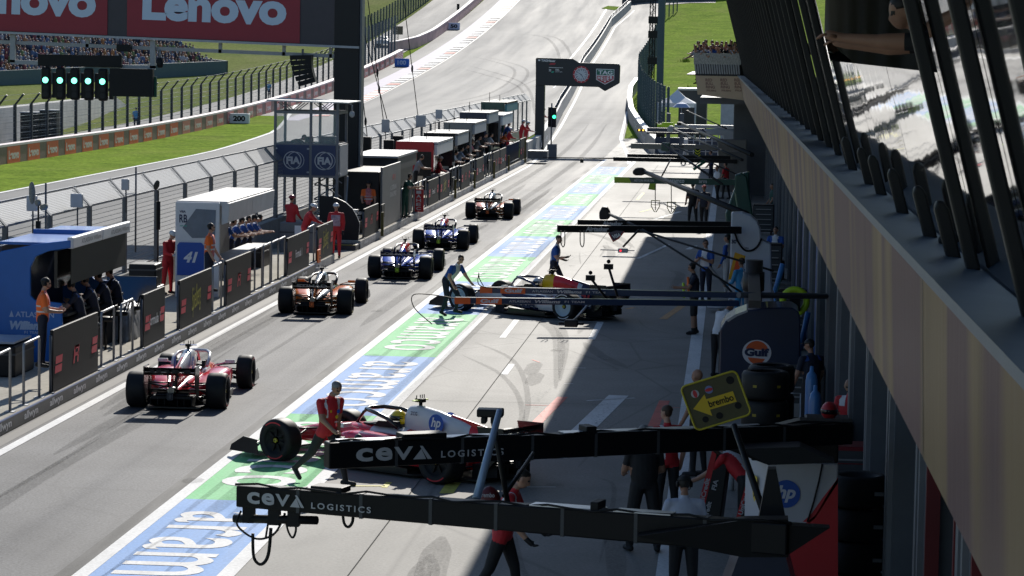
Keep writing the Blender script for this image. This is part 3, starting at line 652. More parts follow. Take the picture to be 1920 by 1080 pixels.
q = MB(); letter(q, '41', (-14.98, 75.97, 1.4), (1, 0, 0), (0, 0, 1), .4, .3, 0, bold=.05, shear=.3); letter(q, 'VISA', (-15.22, 75.995, 2.64), (1, 0, 0), (0, 0, 1), .17, .06, 1, bold=.04); letter(q, 'RB', (-15.2, 75.995, 2.45), (1, 0, 0), (0, 0, 1), .22, .22, 1, bold=.02); letter(q, 'cash app', (-15.2, 75.995, 2.25), (1, 0, 0), (0, 0, 1), .2, .06, 2)
q.build('lettering', [ink_white, ink_navy, mat('teal ink', (.05, .4, .3), .5, var=0)], t)
def stand(y0, y1, x0, x1, zt, mend, mroof, label, lower=None, word=None, canopy=None):
    t = thing('pit_wall_stand', label, 'stand', ((x0+x1)/2, y0, .3), 0, 'team stands on the pit wall')
    b = MB(); zc = .3+(zt-.3)*.5
    b.box(x0, x1, y0, y0+.1, zc, zt); b.build('end_panel', mend, t, bevel=.03)
    b = MB(); b.box(x0, x0+(x1-x0)*.45, y0, y0+.1, .3, zc-.004); b.build('lower_panel', lower or mend, t)
    b = MB(); b.box(x0, x1+.15, y0+.1, y1, zt-.12, zt); b.build('roof', mroof, t, bevel=.03)
    b = MB(); b.box(x1, x1+.14, y0+.1, y1, zt-.6, zt-.13); b.build('canopy_edge', canopy or mroof, t, bevel=.03)
    b = MB(); b.box(x0, x0+.1, y0+.1, y1, .3, zt-.13); b.build('back_wall', dgrey, t)
    b = MB(); b.box(x1-.5, x1, y0+.1, y1, 1.25, 1.32); b.build('desk', satin, t)
    for k in range(4):
        b = MB(); b.box(x1-.42, x1-.36, y0+.3+k*1.3, y0+1.4+k*1.3, 1.5, zt-.5); b.build('monitor', gblack, t)
    b = MB(); b.prism([(x1-.75, y0-.005, zc-.2), (x1-.1, y0-.005, zc-.2), (x1-.1, y0-.005, zt-.45), (x1-.75, y0-.005, zt-.45)], (0, -.01, 0)); b.build('window', gblack, t)
    b = MB()
    for k in range(1, 4): yy_ = lerp(y0, y1, k/4); b.box(x0+.02, x1+.1, yy_-.02, yy_+.02, zt+.002, zt+.014)
    b.build('roof_seam', dgrey, t)
    for k in range(2): b = MB(); b.tube((lerp(x0, x1, .3+.3*k), y0+1+2.2*k, zt), (lerp(x0, x1, .3+.3*k), y0+1+2.2*k, zt+.55-.2*k), .018, n=5); b.build('aerial', black, t)
    b = MB(); b.box(x0+.1, x1-.1, y0-.006, y0-.001, zt-.46, zt-.445); b.box((x0+x1)/2-.3, (x0+x1)/2-.29, y0-.006, y0-.001, .4, zt-.46); b.build('panel_joint', dgrey, t)
    if word: text(word, ((x0+x1)/2+.25, y0, zt-.25), (1, 0, 0), (0, 0, 1), .8, .12, ink_white, t)
stand(125, 132, -15.45, -13.75, 2.95, red, lgrey, 'red and white pit wall stand, first beyond the black hut', white, None, white)
stand(134.5, 140, -15.3, -13.8, 3.05, satin, mgrey, 'black pit wall stand between the red one and the beige one', None, None, lgrey)
stand(142.5, 149, -15.2, -13.75, 3.35, beige, beige, 'beige pit wall stand with pale roof', None, None, lgrey)
stand(151.5, 157.5, -15.3, -13.85, 3.65, navy, mgrey, 'dark blue pit wall stand with sloping pale roof', lgrey, None, lgrey)
stand(159, 166, -15.2, -13.75, 3.35, mgrey, lgrey, 'light grey pit wall stand near its far end', None, None, white)
stand(167, 175, -15.6, -14.2, 3.9, dgreen, satin, 'dark pit wall stand with teal roof bars, farthest of the row', None, None, mat('teal', (.05, .22, .26), .5))
# boxes and cases on the platform
def case(x0, x1, y0, y1, z0, z1, m, label, cat='case', lid=True):
    t = thing('equipment_case', label, cat, ((x0+x1)/2, (y0+y1)/2, z0))
    b = MB(); b.box(x0, x1, y0, y1, z0, z1); b.build('body', m, t, bevel=.04)
    if lid: b = MB(); b.box(x0-.015, x1+.015, y0-.015, y1+.015, z1*.7+z0*.3, z1*.7+z0*.3+.04); b.build('rim', dgrey, t)
case(-15.55, -14.75, 70.4, 71.4, .3, 1.05, satin, 'lower black case of two stacked behind the silver cover')
case(-15.5, -14.8, 70.5, 71.3, 1.055, 1.62, satin, 'upper black case of two stacked behind the silver cover')
t = thing('display_screen', 'wide black screen standing behind the silver cover', 'screen', (-14.9, 68, .3))
b = MB(); b.box(-15.5, -14.25, 68, 68.1, .9, 1.52); b.build('panel', gblack, t, bevel=.01); b = MB(); b.box(-15, -14.8, 68.02, 68.08, .3, .9); b.build('foot', satin, t)
b = MB(); n = 18
def crum(i, j): x = lerp(-15.2, -14.1, i/n); y = lerp(64.4, 66.4, j/n); e = min(i, n-i, j, n-j); return (x+rnd.uniform(-.03, .03), y+rnd.uniform(-.03, .03), .3+(.75 if e > 2 else .75*e/2.5)+rnd.uniform(-.07, .07))
b.v = [crum(i, j) for i in range(n+1) for j in range(n+1)]
for i in range(n):
    for j in range(n): a = i*(n+1)+j; b.f.append((a, a+1, a+n+2, a+n+1)); b.m.append(0); b.s.append(True)
tag(b.build('dust_cover', mat('silver cloth', (.35, .36, .38), .45, .35, var=.3, scale=6)), 'crumpled silver dust cover over equipment behind the white lettered panel', 'cover')
case(-15.7, -14.9, 57.0, 58.6, .3, .95, satin, 'black case at the foot of the blue stand'); b = MB(); b.box(-15.66, -14.94, 57.05, 58.5, .99, 1.03); tag(b.build('laptop_tray', mat('tray', (.3, .36, .46), .4)), 'pale tray lying on the black case by the blue stand', 'tray')
case(-14.35, -14.1, 60.5, 61.1, .3, .75, white, 'small white box on the ground behind the first rail', lid=False)
case(-14.7, -14.35, 75.0, 75.5, .3, .9, white, 'white bagged box at the foot of the white stand', lid=False)
case(-15.6, -14.8, 86.4, 88.2, .3, .95, satin, 'black case at the leaning marshal\'s feet')
case(-15.6, -14.4, 94.6, 96.2, .02, 1.2, mgrey, 'grey steel cabinet with a paper notice between two red marshals', 'cabinet'); b = MB(); b.add([(-15.1, 94.58, .75), (-14.85, 94.58, .75), (-14.85, 94.58, 1.1), (-15.1, 94.58, 1.1)], [(0, 1, 2, 3)]); tag(b.build('paper_notice', ink_white), 'white paper notice stuck on the grey steel cabinet', 'notice')

# ------------------------------------------------------------------ steel control tower with blue panels
ty = 100.6; ax = PY(511, 250, ty).x; bx_ = PY(655, 250, ty).x; zt = PY(580, 190, ty).z; zf = PY(580, 330, ty).z; zp = PY(580, 272, ty).z
t = thing('control_tower', 'steel scaffold control tower with blue panels and glass cabin', 'tower', ((ax+bx_)/2, ty, .1))
px = [ax+.1, (ax+bx_)/2-.0, PY(633, 250, ty).x]; yd = (ty, ty+2.2)
b = MB()
for x in px:
    for y in yd: b.box(x-.045, x+.045, y-.045, y+.045, .05, zt)
for z in (zf, zp, PY(580, 211, ty).z):
    for y in yd: b.box(px[0], px[2], y-.05, y+.05, z-.05, z+.05)
    for x in px: b.box(x-.05, x+.05, yd[0], yd[1], z-.05, z+.05)
b.build('frame', mat('tower steel', (.16, .165, .19), .45, .4, var=.1), t)
b = MB(); zl = PY(580, 211, ty).z
for x0, x1 in ((px[0], px[1]), (px[1], px[2])):
    for k in range(3):
        for (p, q) in (((x0+.1+.12*k, zt-.05), (x0+.55+.1*k, zl)), ((x1-.1-.12*k, zt-.05), (x1-.55-.1*k, zl))): b.tube((p[0], ty, p[1]), (q[0], ty, q[1]), .018, n=5)
for k in range(5):
    z0 = .1+k*.52
    for x0, x1 in ((px[1]+.1, px[2]-.05),):
        b.tube((x0, ty+.3, z0), (x1, ty+.3, z0+.5), .025, n=5); b.tube((x1, ty+1.6, z0), (x0, ty+1.6, z0+.5), .025, n=5); b.tube((x0, ty+.3, z0+.5), (x1, ty+.3, z0+.5), .025, n=5)
for x in (px[1]+.15, px[1]+.45, px[2]-.2, px[2]+.2): b.tube((x, ty+.6, .05), (x+.1, ty+.6, zf), .035, n=6)
b.build('bracing', galv, t)
b = MB(); b.prism([(ax-.15, ty-.5, zt), (bx_+.05, ty-.5, zt-.04), (bx_+.05, ty-.5, zt+.0), (ax-.15, ty-.5, zt+.05)], (0, 3.2, 0)); b.build('roof', mat('zinc', (.5, .52, .54), .4, .3), t)
for x0, x1 in ((px[0]+.05, px[1]-.05), (px[1]+.05, px[2]-.05)):
    b = MB(); b.box(x0, x1, ty-.08, ty-.05, zf+.03, zp); o = b.build('side_panel', mat('panel navy', (.018, .035, .11), .45, var=.1), t)
    q = MB(); c = ((x0+x1)/2, ty-.08, (zf+zp)/2); disc(q, c, (1, 0, 0), (0, 0, 1), .33, .33, rin=.9); disc(q, (c[0]+.12, c[1], c[2]), (1, 0, 0), (0, 0, 1), .31, .31, rin=.93)
    letter(q, 'FIA', (c[0]+.03, c[1], c[2]), (1, 0, 0), (0, 0, 1), .50, .27, bold=.05, off=.012)
    for sx in (-1, 1):
        for sz in (-1, 1): disc(q, (c[0]+sx*.58, c[1], c[2]+sz*.42), (1, 0, 0), (0, 0, 1), .03, .03)
    q.build('emblem', ink_grey, o)
b = MB(); b.box(px[2]+.05, px[2]+.09, yd[0]+.1, yd[1]-.1, zf, zp); b.build('side_panel', lgrey, t)
glass = bpy.data.materials.new('clear glass'); glass.use_nodes = True; gb = glass.node_tree.nodes['Principled BSDF']
gb.inputs['Base Color'].default_value = (.7, .8, .78, 1); gb.inputs['Alpha'].default_value = .18; gb.inputs['Roughness'].default_value = .05
b = MB(); b.box(px[0], px[1], ty-.02, ty-.01, zp+.05, zl-.05); b.box(px[1], px[2], ty-.02, ty-.01, zp+.05, zl-.05); b.box(px[0]-.02, px[0]-.01, yd[0], yd[1], zp+.05, zl-.05); b.build('glazing', glass, t)
b = MB(); b.box(px[0], px[2], yd[0], yd[1], zf-.06, zf); b.build('floor', dgrey, t)
case(px[0]+1.0, px[1]-.05, ty+.5, ty+1.0, zf, zp+.28, satin, 'dark console inside the glass cabin of the tower', 'console', False)
case(px[1]+.25, px[1]+.8, ty+.5, ty+1.0, zf, zp+.3, satin, 'second dark console inside the glass cabin, on the track light side', 'console', False)
p = PY(660, 213, ty); t = thing('dome_camera', 'white dome camera hanging from the tower roof corner', 'camera', tuple(p))
b = MB(); b.ball((0, 0, -.02), .1, .1, .12); b.build('dome', lgrey, t, local=True); b = MB(); b.tube((0, 0, .1), (0, 0, .3), .03); b.path([(0, 0, .3), (-.1, 0, .36), (-.3, 0, .36)], .025); b.build('bracket', galv, t, local=True)

# ------------------------------------------------------------------ gantry over the main straight
gy = 109.5
GX = lambda u, v=60: PY(u, v, gy)
t = thing('start_gantry', 'dark gantry with huge red sign boards across the main straight', 'gantry', (GX(650).x, gy+.5, 0))
b = MB(); x0, x1 = GX(627).x, GX(674).x
b.box(x0, x1, gy, gy+.9, 0, 9.6, 0); b.box(x1+.002, x1+.09, gy+.05, gy+.85, .3, 9.5, 1); b.build('column', [satin, mgrey], t, bevel=.02)
gxl = GX(-1500).x; 
def gz(x): return GX(627, 86).z+(x1-x)*.024      # the beam rises slightly away from the column
def gq(xa, xb, za, zb, y0, y1, mi, bb): bb.prism([(xa, y0, gz(xa)+za), (xb, y0, gz(xb)+za), (xb, y0, gz(xb)+zb), (xa, y0, gz(xa)+zb)], (0, y1-y0, 0), mi)
b = MB(); gq(gxl, x1-.003, 0, 3.2, gy+.05, gy+.85, 0, b); gq(gxl, x1, -.09, -.003, gy-.1, gy+.95, 1, b); b.build('beam', [mat('gantry dark', (.05, .042, .052), .5, var=.1), lgrey], t)
sg = mat('sign red', (.30, .018, .035), .5, var=.05); sl = mat('sign letter', (.56, .66, .78), .5, var=0)
for ua, ub in ((-360, 201), (238, 562)) :
    xa, xb = GX(ua).x, GX(ub).x; b = MB(); gq(xa, xb, .02, 3.1, gy, gy+.045, 0, b); o = b.build('sign_board', sg, t)
for uc, wl in ((402, 270), (45, 270)):
    xa, xb = GX(uc-wl/2).x, GX(uc+wl/2).x
    c = ((xa+xb)/2, gy-.002, gz((xa+xb)/2)+1.33)
    text('Lenovo', c, (1, 0, -.024), (.024, 0, 1), xb-xa, 1.32, sl, t, bold=.045)
b = MB()
zb = GX(0, 90).z
for za in (-.42,): gq(gxl, x0, za-.07, za+.07, gy+.3, gy+.5, 0, b)
for u in (-30, 160, 282, 410, 530, 618): x = GX(u).x; b.box(x-.06, x+.06, gy+.3, gy+.5, gz(x)-.5, gz(x)-.1)
xa, xb = GX(22).x, GX(285).x
for x in (xa, xb): b.box(x-.1, x+.1, gy+.1, gy+.3, gz(x)-1.2, gz(x)-.1)
gq(xa-.1, xb+.1, -1.26, -1.1, gy+.1, gy+.3, 0, b); b.build('truss', mat('truss', (.33, .34, .36), .5, .3), t)
tl = thing('start_light_panel', 'row of five black start lights, each glowing green', 'traffic light', (GX(140).x, gy, GX(140, 155).z))
for k, (u, v) in enumerate([(84.5, 150), (111.7, 150.8), (138.5, 151.3), (164.5, 152), (191.3, 153)]):
    p = PY(u, v, gy-.3); b = MB()
    b.box(p.x-.18, p.x+.18, gy-.25, gy+.1, p.z-.76, p.z+.5); o = b.build('housing', black, tl, bevel=.08)
    q = MB(); disc(q, (p.x, gy-.25, p.z), (1, 0, 0), (0, 0, 1), .115, .115, off=.01); q.build('green_lamp', mat('green lamp', (.1, .8, .6), .4, var=0, emit=(.16, 1, .62), es=3.2), o)
    q = MB()
    for dz in (-.3, -.55): disc(q, (p.x, gy-.25, p.z+dz), (1, 0, 0), (0, 0, 1), .11, .11, off=.008)
    q.build('dark_lamp', satin, o)
    b = MB(); b.box(p.x+.2, p.x+.36, gy+.05, gy+.3, p.z-.7, p.z+.3); b.build('housing', satin, tl)
p0, p1 = GX(72, 112), GX(229, 112); b = MB(); b.box(p0.x, p1.x, gy-.1, gy+.09, p0.z-.24, p0.z+.22); tag(b.build('message_board', black, bevel=.01), 'long narrow black message board above the five green lights', 'display')
p0, p1 = GX(210, 128), GX(290, 181); t = thing('matrix_board', 'square black display board with green edge beside the five green lights', 'display', (p0.x, gy, p1.z))
b = MB(); b.box(p0.x, p1.x, gy-.4, gy-.1, p1.z, p0.z); b.build('screen', black, t); b = MB(); b.box(p0.x+.02, p1.x+.09, gy-.09, gy-.0, p1.z-.02, p0.z-.3); b.build('rear_frame', mat('deep green', (.01, .10, .05), .5), t)
p = GX(300, 117); t = thing('dome_camera', 'black dome camera hanging under the red sign', 'camera', tuple(p)); b = MB(); b.tube((0, 0, .1), (0, 0, .5), .03); b.build('bracket', galv, t, local=True); b = MB(); b.lathe([(0, -.22), (.1, -.2), (.13, -.1), (.13, .16), (0, .18)], (0, 0, 0), n=12); b.build('dome', black, t, local=True)
p = GX(232, 90); b = MB(); b.box(p.x-.28, p.x+.28, gy-.05, gy+.2, p.z-.14, p.z+.14); tag(b.build('junction_box', black), 'small black box fixed under the red sign', 'box')
t = thing('speaker_array', 'curved black loudspeaker array hanging under the gantry', 'speaker', tuple(GX(568, 128)))
b = MB(); c = GX(567, 128)
for k in range(6):
    M = Matrix.Translation((c.x-.04+.035*k*k*.25, gy, c.z+.42-.19*k)) @ Matrix.Rotation(R(-3*k-2), 4, 'Y')
    b.box(-.42+.02*k, .42-.01*k, -.25, .3, -.088, .088, 0, M)
b.build('cabinet', black, t); b = MB(); b.box(c.x-.04, c.x+.04, gy, gy+.1, c.z+.5, c.z+.75); b.build('bracket', dsteel, t)
# ------------------------------------------------------------------ left side: advert wall, debris fence, grandstand
lw = mat('advert orange', (.82, .115, .045), .5, var=.1); lw2 = mat('advert pink', (.70, .19, .17), .5, var=.1); wtop = mat('wall top', (.72, .60, .60), .6, var=.1)
b = MB(); X0 = -42.0
def zx(y): return Z(y)
rings = []; rt = []
for i in range(61):
    y = lerp(120, 346, i/60); rings.append([(X0-.5, y, Z(y)-.1), (X0, y, Z(y)-.1), (X0, y, Z(y)+1.0), (X0-.5, y, Z(y)+1.0)]); rt.append([(X0-.55, y, Z(y)+1.0), (X0+.04, y, Z(y)+1.0), (X0+.04, y, Z(y)+1.13), (X0-.55, y, Z(y)+1.13)])
b.loft(rings, 0, False); b.loft(rt, 1, False)
wl = tag(b.build('advert_wall', [mat('wall dark', (.24, .15, .13), .6, var=.15), wtop]), 'long low wall with orange and red printed boards across the main straight', 'wall')
y = 122.0; k = 0
while y < 342:
    mi = 0 if y < 205 else 1
    b = MB(); t = MB(); b.add([(X0+.012, y, Z(y)+.02), (X0+.012, y+2.9, Z(y+2.9)+.02), (X0+.012, y+2.9, Z(y+2.9)+.98), (X0+.012, y, Z(y)+.98)], [(0, 1, 2, 3)], 0)
    o_ = b.build('printed_board', [lw, lw2][mi], wl)
    letter(t, 'Lenovo', (X0+.012, y+1.45, Z(y+1.45)+.5), (0, 1, (Z(y+2.9)-Z(y))/2.9), (0, 0, 1), 2.3, .52, bold=.05, off=.01); t.build('lettering', mat('worn white ink', (.70, .62, .60), .5, var=0), o_)
    y += 4.6
b = MB()
for k in range(5): b.add([(X0+.02, 340.4, Z(340)+.08+.2*k), (X0+.02, 345.6, Z(345)+.08+.2*k), (X0+.02, 345.6, Z(345)+.18+.2*k), (X0+.02, 340.4, Z(340)+.18+.2*k)], [(0, 1, 2, 3)])
b.build('striped_end', ink_red, wl); b = MB(); b.add([(X0+.016, 340.2, Z(340)), (X0+.016, 345.8, Z(345.8)), (X0+.016, 345.8, Z(345.8)+1), (X0+.016, 340.2, Z(340)+1)], [(0, 1, 2, 3)]); b.build('striped_end_base', white, wl)
b = MB(); tabw = [(356, -44.6), (366, -42.6), (380, -42.0), (470, -42.2)]; rings = []; rt = []
for i in range(31):
    y = lerp(356, 470, i/30); x = pl(tabw, y); rings.append([(x-.4, y, Z(y)-.1), (x, y, Z(y)-.1), (x, y, Z(y)+1.25), (x-.4, y, Z(y)+1.25)]); rt.append([(x-.45, y, Z(y)+1.25), (x+.04, y, Z(y)+1.25), (x+.04, y, Z(y)+1.38), (x-.45, y, Z(y)+1.38)])
b.loft(rings, 0, False); b.loft(rt, 1, False)
o = tag(b.build('advert_wall', [mat('faded pink', (.62, .38, .37), .6, var=.25, scale=.5), wtop]), 'pale pink faded wall curving uphill beyond the blue 100 board', 'wall')
t = MB(); letter(t, 'GARMISCHER', (-42.3, 371, Z(371)+.6), (.15, 1, .07), (0, 0, 1), 14, .7, bold=.02, off=.12)
sheet('service_road', -50, -43.2, 100, 480, .0, asph_track, 1, 8)
# debris fence along the straight
df = thing('debris_fence', 'tall dark catch fence with cables behind the low advert wall', 'fence', (-45, 200, 0))
dp = mat('fence dark', (.045, .05, .058), .5, .3, var=.1); cw = mat('cable wire', (.30, .31, .32), .5, .4, var=0)
b = MB(); b.box(-.09, .09, -.09, .09, 0, 3.1); b.tube((0, 0, 3.05), (.55, 0, 3.75), .07, n=6); pst = b.build('post', dp, df, local=True)
b = MB()
for z in (.25, .6, .95, 1.3, 1.65, 2.0, 2.35, 2.7, 3.05): b.tube((0, 0, z), (0, 4.0, z), .016, n=4)
for x, z in ((.25, 3.4), (.53, 3.72)): b.tube((x, 0, z), (x, 4.0, z), .014, n=4)
wiregrid(b, (-.03, 0, .1), (0, 4.0, 0), (0, 0, 2.9), 20, 14, .006)
cab = b.build('cable_mesh', cw, df, local=True)
for i in range(46):
    y = 136+4*i; p, q = (pst, cab) if i == 0 else (dup(pst, parent=df), dup(cab, parent=df))
    p.location = (0, y-200, Z(y)); q.location = (0, y-200, Z(y)); sl_ = (Z(y+4)-Z(y))/4; q.rotation_euler = (math.atan(sl_), 0, 0)
gf = thing('debris_fence', 'tall dense blue grey catch fence right of the gantry column', 'fence', (-43.2, 320, 0))
b = MB(); b.box(-.1, .1, -.1, .1, 0, 5.2); p1 = b.build('post', mat('blue grey steel', (.07, .095, .125), .5, .3, var=.1), gf, local=True)
b = MB(); wiregrid(b, (0, 0, .1), (0, 3, 0), (0, 0, 4.9), 16, 22, .014); p2 = b.build('mesh', mat('blue mesh', (.09, .12, .15), .5, .2, var=0), gf, local=True)
for i in range(16):
    y = 302+3*i; p, q = (p1, p2) if i == 0 else (dup(p1, parent=gf), dup(p2, parent=gf)); p.location = q.location = (0, y-320, Z(y)); q.rotation_euler = (math.atan((Z(y+3)-Z(y))/3), 0, 0)
hf = thing('hill_fence', 'green mesh fence with dark posts climbing the grassy hill', 'fence', (-50.5, 400, 0))
b = MB(); b.box(-.09, .09, -.09, .09, 0, 3.4); p1 = b.build('post', mat('fence green grey', (.05, .075, .07), .5, var=.1), hf, local=True)
b = MB(); wiregrid(b, (0, 0, .1), (0, 3.2, 0), (0, 0, 3.1), 14, 12, .03); p2 = b.build('mesh', mat('green mesh', (.075, .115, .085), .6, var=0), hf, local=True)
for i in range(44):
    y = 348+3.2*i; p, q = (p1, p2) if i == 0 else (dup(p1, parent=hf), dup(p2, parent=hf)); p.location = q.location = (-.0, y-400, Z(y)+bank(-50.5, y)); q.rotation_euler = (math.atan((Z(y+3.2)-Z(y))/3.2), 0, 0)
# distance boards
def board(u, v0, v1, u0, u1, m, txt, ink, label, x=-41.0):
    yb = PX((u0+u1)/2, v1, x).y
    c0 = PY(u0, v1, yb); c1 = PY(u1, v0, yb); t = thing('distance_board', label, 'sign', ((c0.x+c1.x)/2, yb, Z(yb)), 0, 'distance boards along the straight')
    b = MB(); b.box(c0.x, c1.x, yb, yb+.5, Z(yb)+.02, Z(yb)+.02+c1.z-c0.z); b.build('panel', m, t, bevel=.03)
    text(txt, ((c0.x+c1.x)/2, yb, Z(yb)+.02+(c1.z-c0.z)/2), (1, 0, 0), (0, 0, 1), (c1.x-c0.x)*.62, (c1.z-c0.z)*.55, ink, t, bold=.05)
board(447, 207, 225, 430, 467, white, '200', black, 'white board reading 200 at the edge of the grass', -41.2)
board(753, 98, 113, 740, 767, mat('board blue', (.02, .14, .55), .5, var=0), '100', mat('sky ink', (.45, .55, .75), .5, var=0), 'blue board reading 100 at the end of the striped wall', -40.4)
board(851, 42, 54.5, 840.5, 862, mat('pale lilac', (.62, .63, .76), .5, var=0), '50', black, 'pale board reading 50 beside the pink wall', -41.2)
b = MB(); p = PY(746, 57, 372); b.box(p.x-.65, p.x+.65, p.y, p.y+.2, p.z-.55, p.z+.55); b.tube((p.x, p.y+.25, Z(372)), (p.x, p.y+.25, p.z), .05); tag(b.build('signal_screen', gblack), 'small dark screen on the hill fence above the blue 100 board', 'screen')
p = PX(859, 14, -44); t = thing('marshal_light', 'small black signal box on a post behind the pink wall', 'traffic light', (p.x, p.y, Z(p.y))); b = MB(); b.box(p.x-.2, p.x+.2, p.y-.1, p.y+.1, p.z-.5, p.z+.55); b.build('housing', black, t); b = MB(); b.tube((p.x, p.y, Z(p.y)), (p.x, p.y, p.z), .06); b.build('post', black, t)
# parked white car behind the wall, seen over its top
t = thing('parked_car', 'white car half hidden behind the end of the pink wall', 'car', (-47, 367, Z(367)))
b = MB(); pr = [(-.85, .45), (-.88, .85), (-.6, .95), (-.55, 1.45), (.55, 1.45), (.62, .95), (.88, .85), (.85, .45)]
b.loft([[(-47+x*s, 365+yy, Z(365)+.0+z if z < 1.1 else Z(365)+h) for x, z in pr] for yy, s, h in ((0, .9, .9), (.5, 1, .95), (1.3, 1, 1.4), (2.9, 1, 1.45), (3.7, 1, 1.05), (4.3, .92, .9))], 0); b.build('body', white, t)
for yy in (.8, 3.5):
    for sx in (-.8, .8): b = MB(); b.lathe([(0, -.1), (.3, -.1), (.33, 0), (.3, .1), (0, .1)], (-47+sx, 365+yy, Z(365)+.33), 'x', 16); b.build('wheel', rubber, t)
b = MB(); b.box(-47.5, -46.5, 364.99+.9, 365.9+.02, Z(365)+1.0, Z(365)+1.3); b.build('windscreen', gblack, t)
# grandstand
gst = mat('stand teal', (.085, .13, .145), .6, var=.1)
c0, c1 = V((-79, 268, 0)), V((-57.5, 312, 0)); dr = (c1-c0); dr.z = 0; L_ = dr.length; dr.normalize(); nr = V((-dr.y, dr.x, 0))
t = thing('grandstand', 'tiered grandstand with a teal front wall, full of spectators', 'grandstand', tuple(c0))
def gp(a, d, z): q = c0+dr*a+nr*d; return (q.x, q.y, z)
zb0 = PY(0, 187, 268).z; zb1 = PY(370, 150, 312).z
zf_ = lambda a: lerp(zb0, zb1, min(1.1, max(-1, a/L_)))
b = MB(); A0 = -30
b.prism([gp(A0, 0, zf_(A0)-3), gp(L_, 0, zf_(L_)-3), gp(L_, 0, zf_(L_)+2.2), gp(A0, 0, zf_(A0)+2.4)], nr*.4); b.prism([gp(L_-.3, 0, zf_(L_)-3), gp(L_-.3, 14, zf_(L_)-3), gp(L_-.3, 14, zf_(L_)+3.2), gp(L_-.3, 0, zf_(L_)+2.2)], dr*.3); b.build('front_wall', gst, t)
b = MB()
for r in range(14):
    b.prism([gp(A0, .4+r*.8, zf_(A0)-3), gp(L_-.4, .4+r*.8, zf_(L_)-3), gp(L_-.4, .4+r*.8, zf_(L_)+1.2+.38*r), gp(A0, .4+r*.8, zf_(A0)+1.2+.38*r)], nr*.79)
b.build('terrace', mgrey, t)
b = MB(); b.prism([gp(A0, 12, zf_(A0)+2), gp(L_, 12, zf_(L_)+2), gp(L_, 12, zf_(L_)+7.5), gp(A0, 12, zf_(A0)+7.5)], nr*.4); b.build('rear_wall', dgrey, t)
cm = [mat('crowd%d' % i, c, .7, var=0) for i, c in enumerate([(.34, .36, .40), (.05, .06, .10), (.02, .02, .025), (.20, .05, .06), (.08, .13, .24), (.35, .16, .06), (.14, .2, .08), (.2, .2, .2)])]
skin_far = mat('far skin', (.38, .22, .15), .6, var=0)
b = MB()
for r in range(14):
    a = A0+.4
    while a < L_-.8:
        if rnd.random() < .9:
            m = rnd.choice((0, 0, 1, 1, 1, 2, 2, 3, 4, 4, 5, 6, 7)); z = zf_(a)+1.25+.38*r; d = .75+r*.8+rnd.uniform(-.1, .1); h = rnd.uniform(.55, 1.0)
            q = V(gp(a, d, z))
            rr = [[q+V((.22*s*math.cos(k*1.047), .16*s*math.sin(k*1.047), hz)) for k in range(6)] for s, hz in ((.8, 0), (1, h*.5), (.95, h*.85), (.3, h))]
            b.loft(rr, m, True); b.ball(q+V((0, 0, h+.12)), .10, .11, .13, 6, 4, 8)
            if rnd.random() < .3: b.ball(q+V((0, 0, h+.17)), .115, .12, .1, 6, 4, rnd.choice((0, 2, 3, 1)))
        a += rnd.uniform(.5, .68)
o = b.build('crowd', cm+[skin_far]); o['kind'] = 'stuff'; tag(o, 'dense colourful crowd seated in the grandstand', 'crowd')
# pale concrete bank wall and trackside boxes left
t = thing('retaining_wall', 'pale concrete retaining wall behind the catch fence at far left', 'wall', (-50, 160, 0))
b = MB(); b.loft([[(x, y, -.3), (x, y, zt_), (x-1, y, zt_), (x-1, y, -.3)] for x, y, zt_ in ((-47.5, 130, 2.6), (-50, 191, 2.45), (-53, 225, 2.3), (-55.6, 247, 2.1), (-56.2, 256, .9))], 0, False); b.build('wall', mat('bank concrete', (.50, .49, .47), .8, var=.2, scale=.5), t)
for k, (u0, u1, v0, v1) in enumerate([(38, 72, 212, 268), (72, 104, 208, 262)]):
    p0, p1 = PY(u0, v1, 186), PY(u1, v0, 186); b = MB(); b.box(p0.x, p1.x, 186+k*.3, 187.2, -.05, p1.z, 0); b.box(p0.x-.05, p1.x+.05, 185.95+k*.3, 187.25, p1.z, p1.z+.06, 1)
    tag(b.build('cabinet', [satin, lgrey]), ['tall dark cabinet behind the catch fence, left of a pair', 'tall dark cabinet behind the catch fence, right of a pair'][k], 'cabinet')
b = MB()
for p in [(-51, 152, 0), (-49.4, 152, 0)]: b.box(p[0]-.05, p[0]+.05, p[1]-.05, p[1]+.05, 0, 3.4)
b.box(-51, -49.4, 151.95, 152.05, 3.3, 3.4); b.box(-51, -49.4, 151.95, 152.05, 2.2, 2.3); tag(b.build('frame_goal', galv), 'pale metal frame standing above the dark cabinets', 'frame')

# ------------------------------------------------------------------ clock sign over the pit exit
cy_ = 190.0; q = lambda u, v: PY(u, v, cy_)
navy2 = mat('sign navy', (.010, .014, .022), .35, var=.05)
t = thing('clock_sign', 'black overhead sign with red clock and green and red shield on one column', 'sign', (q(1012, 200).x, cy_, Z(cy_)))
def sp(u, v): a = q(u, v); return (a.x, cy_, a.z)
x0, x1 = q(1004, 165).x, q(1021, 165).x
b = MB(); b.box(x0, x1, cy_+.05, cy_+.75, 0, q(1004, 158).z); b.build('column', navy2, t)
PX2 = lambda x, y: (1000+x*170/1912, 100+y*96/1080)
out = [(50, 110), (75, 92), (830, 112), (880, 140), (960, 195), (1790, 220), (1828, 260), (1815, 620), (1790, 645), (1510, 800), (1375, 712), (70, 672), (50, 650)]
b = MB(); b.prism([sp(*PX2(*p)) for p in out], (0, .7, 0)); b.build('board', navy2, t, bevel=.03)
fl = lambda mb, pts, mi, d: mb.add([(sp(*PX2(*p))[0], cy_-d, sp(*PX2(*p))[2]) for p in pts], [tuple(range(len(pts)))], mi)
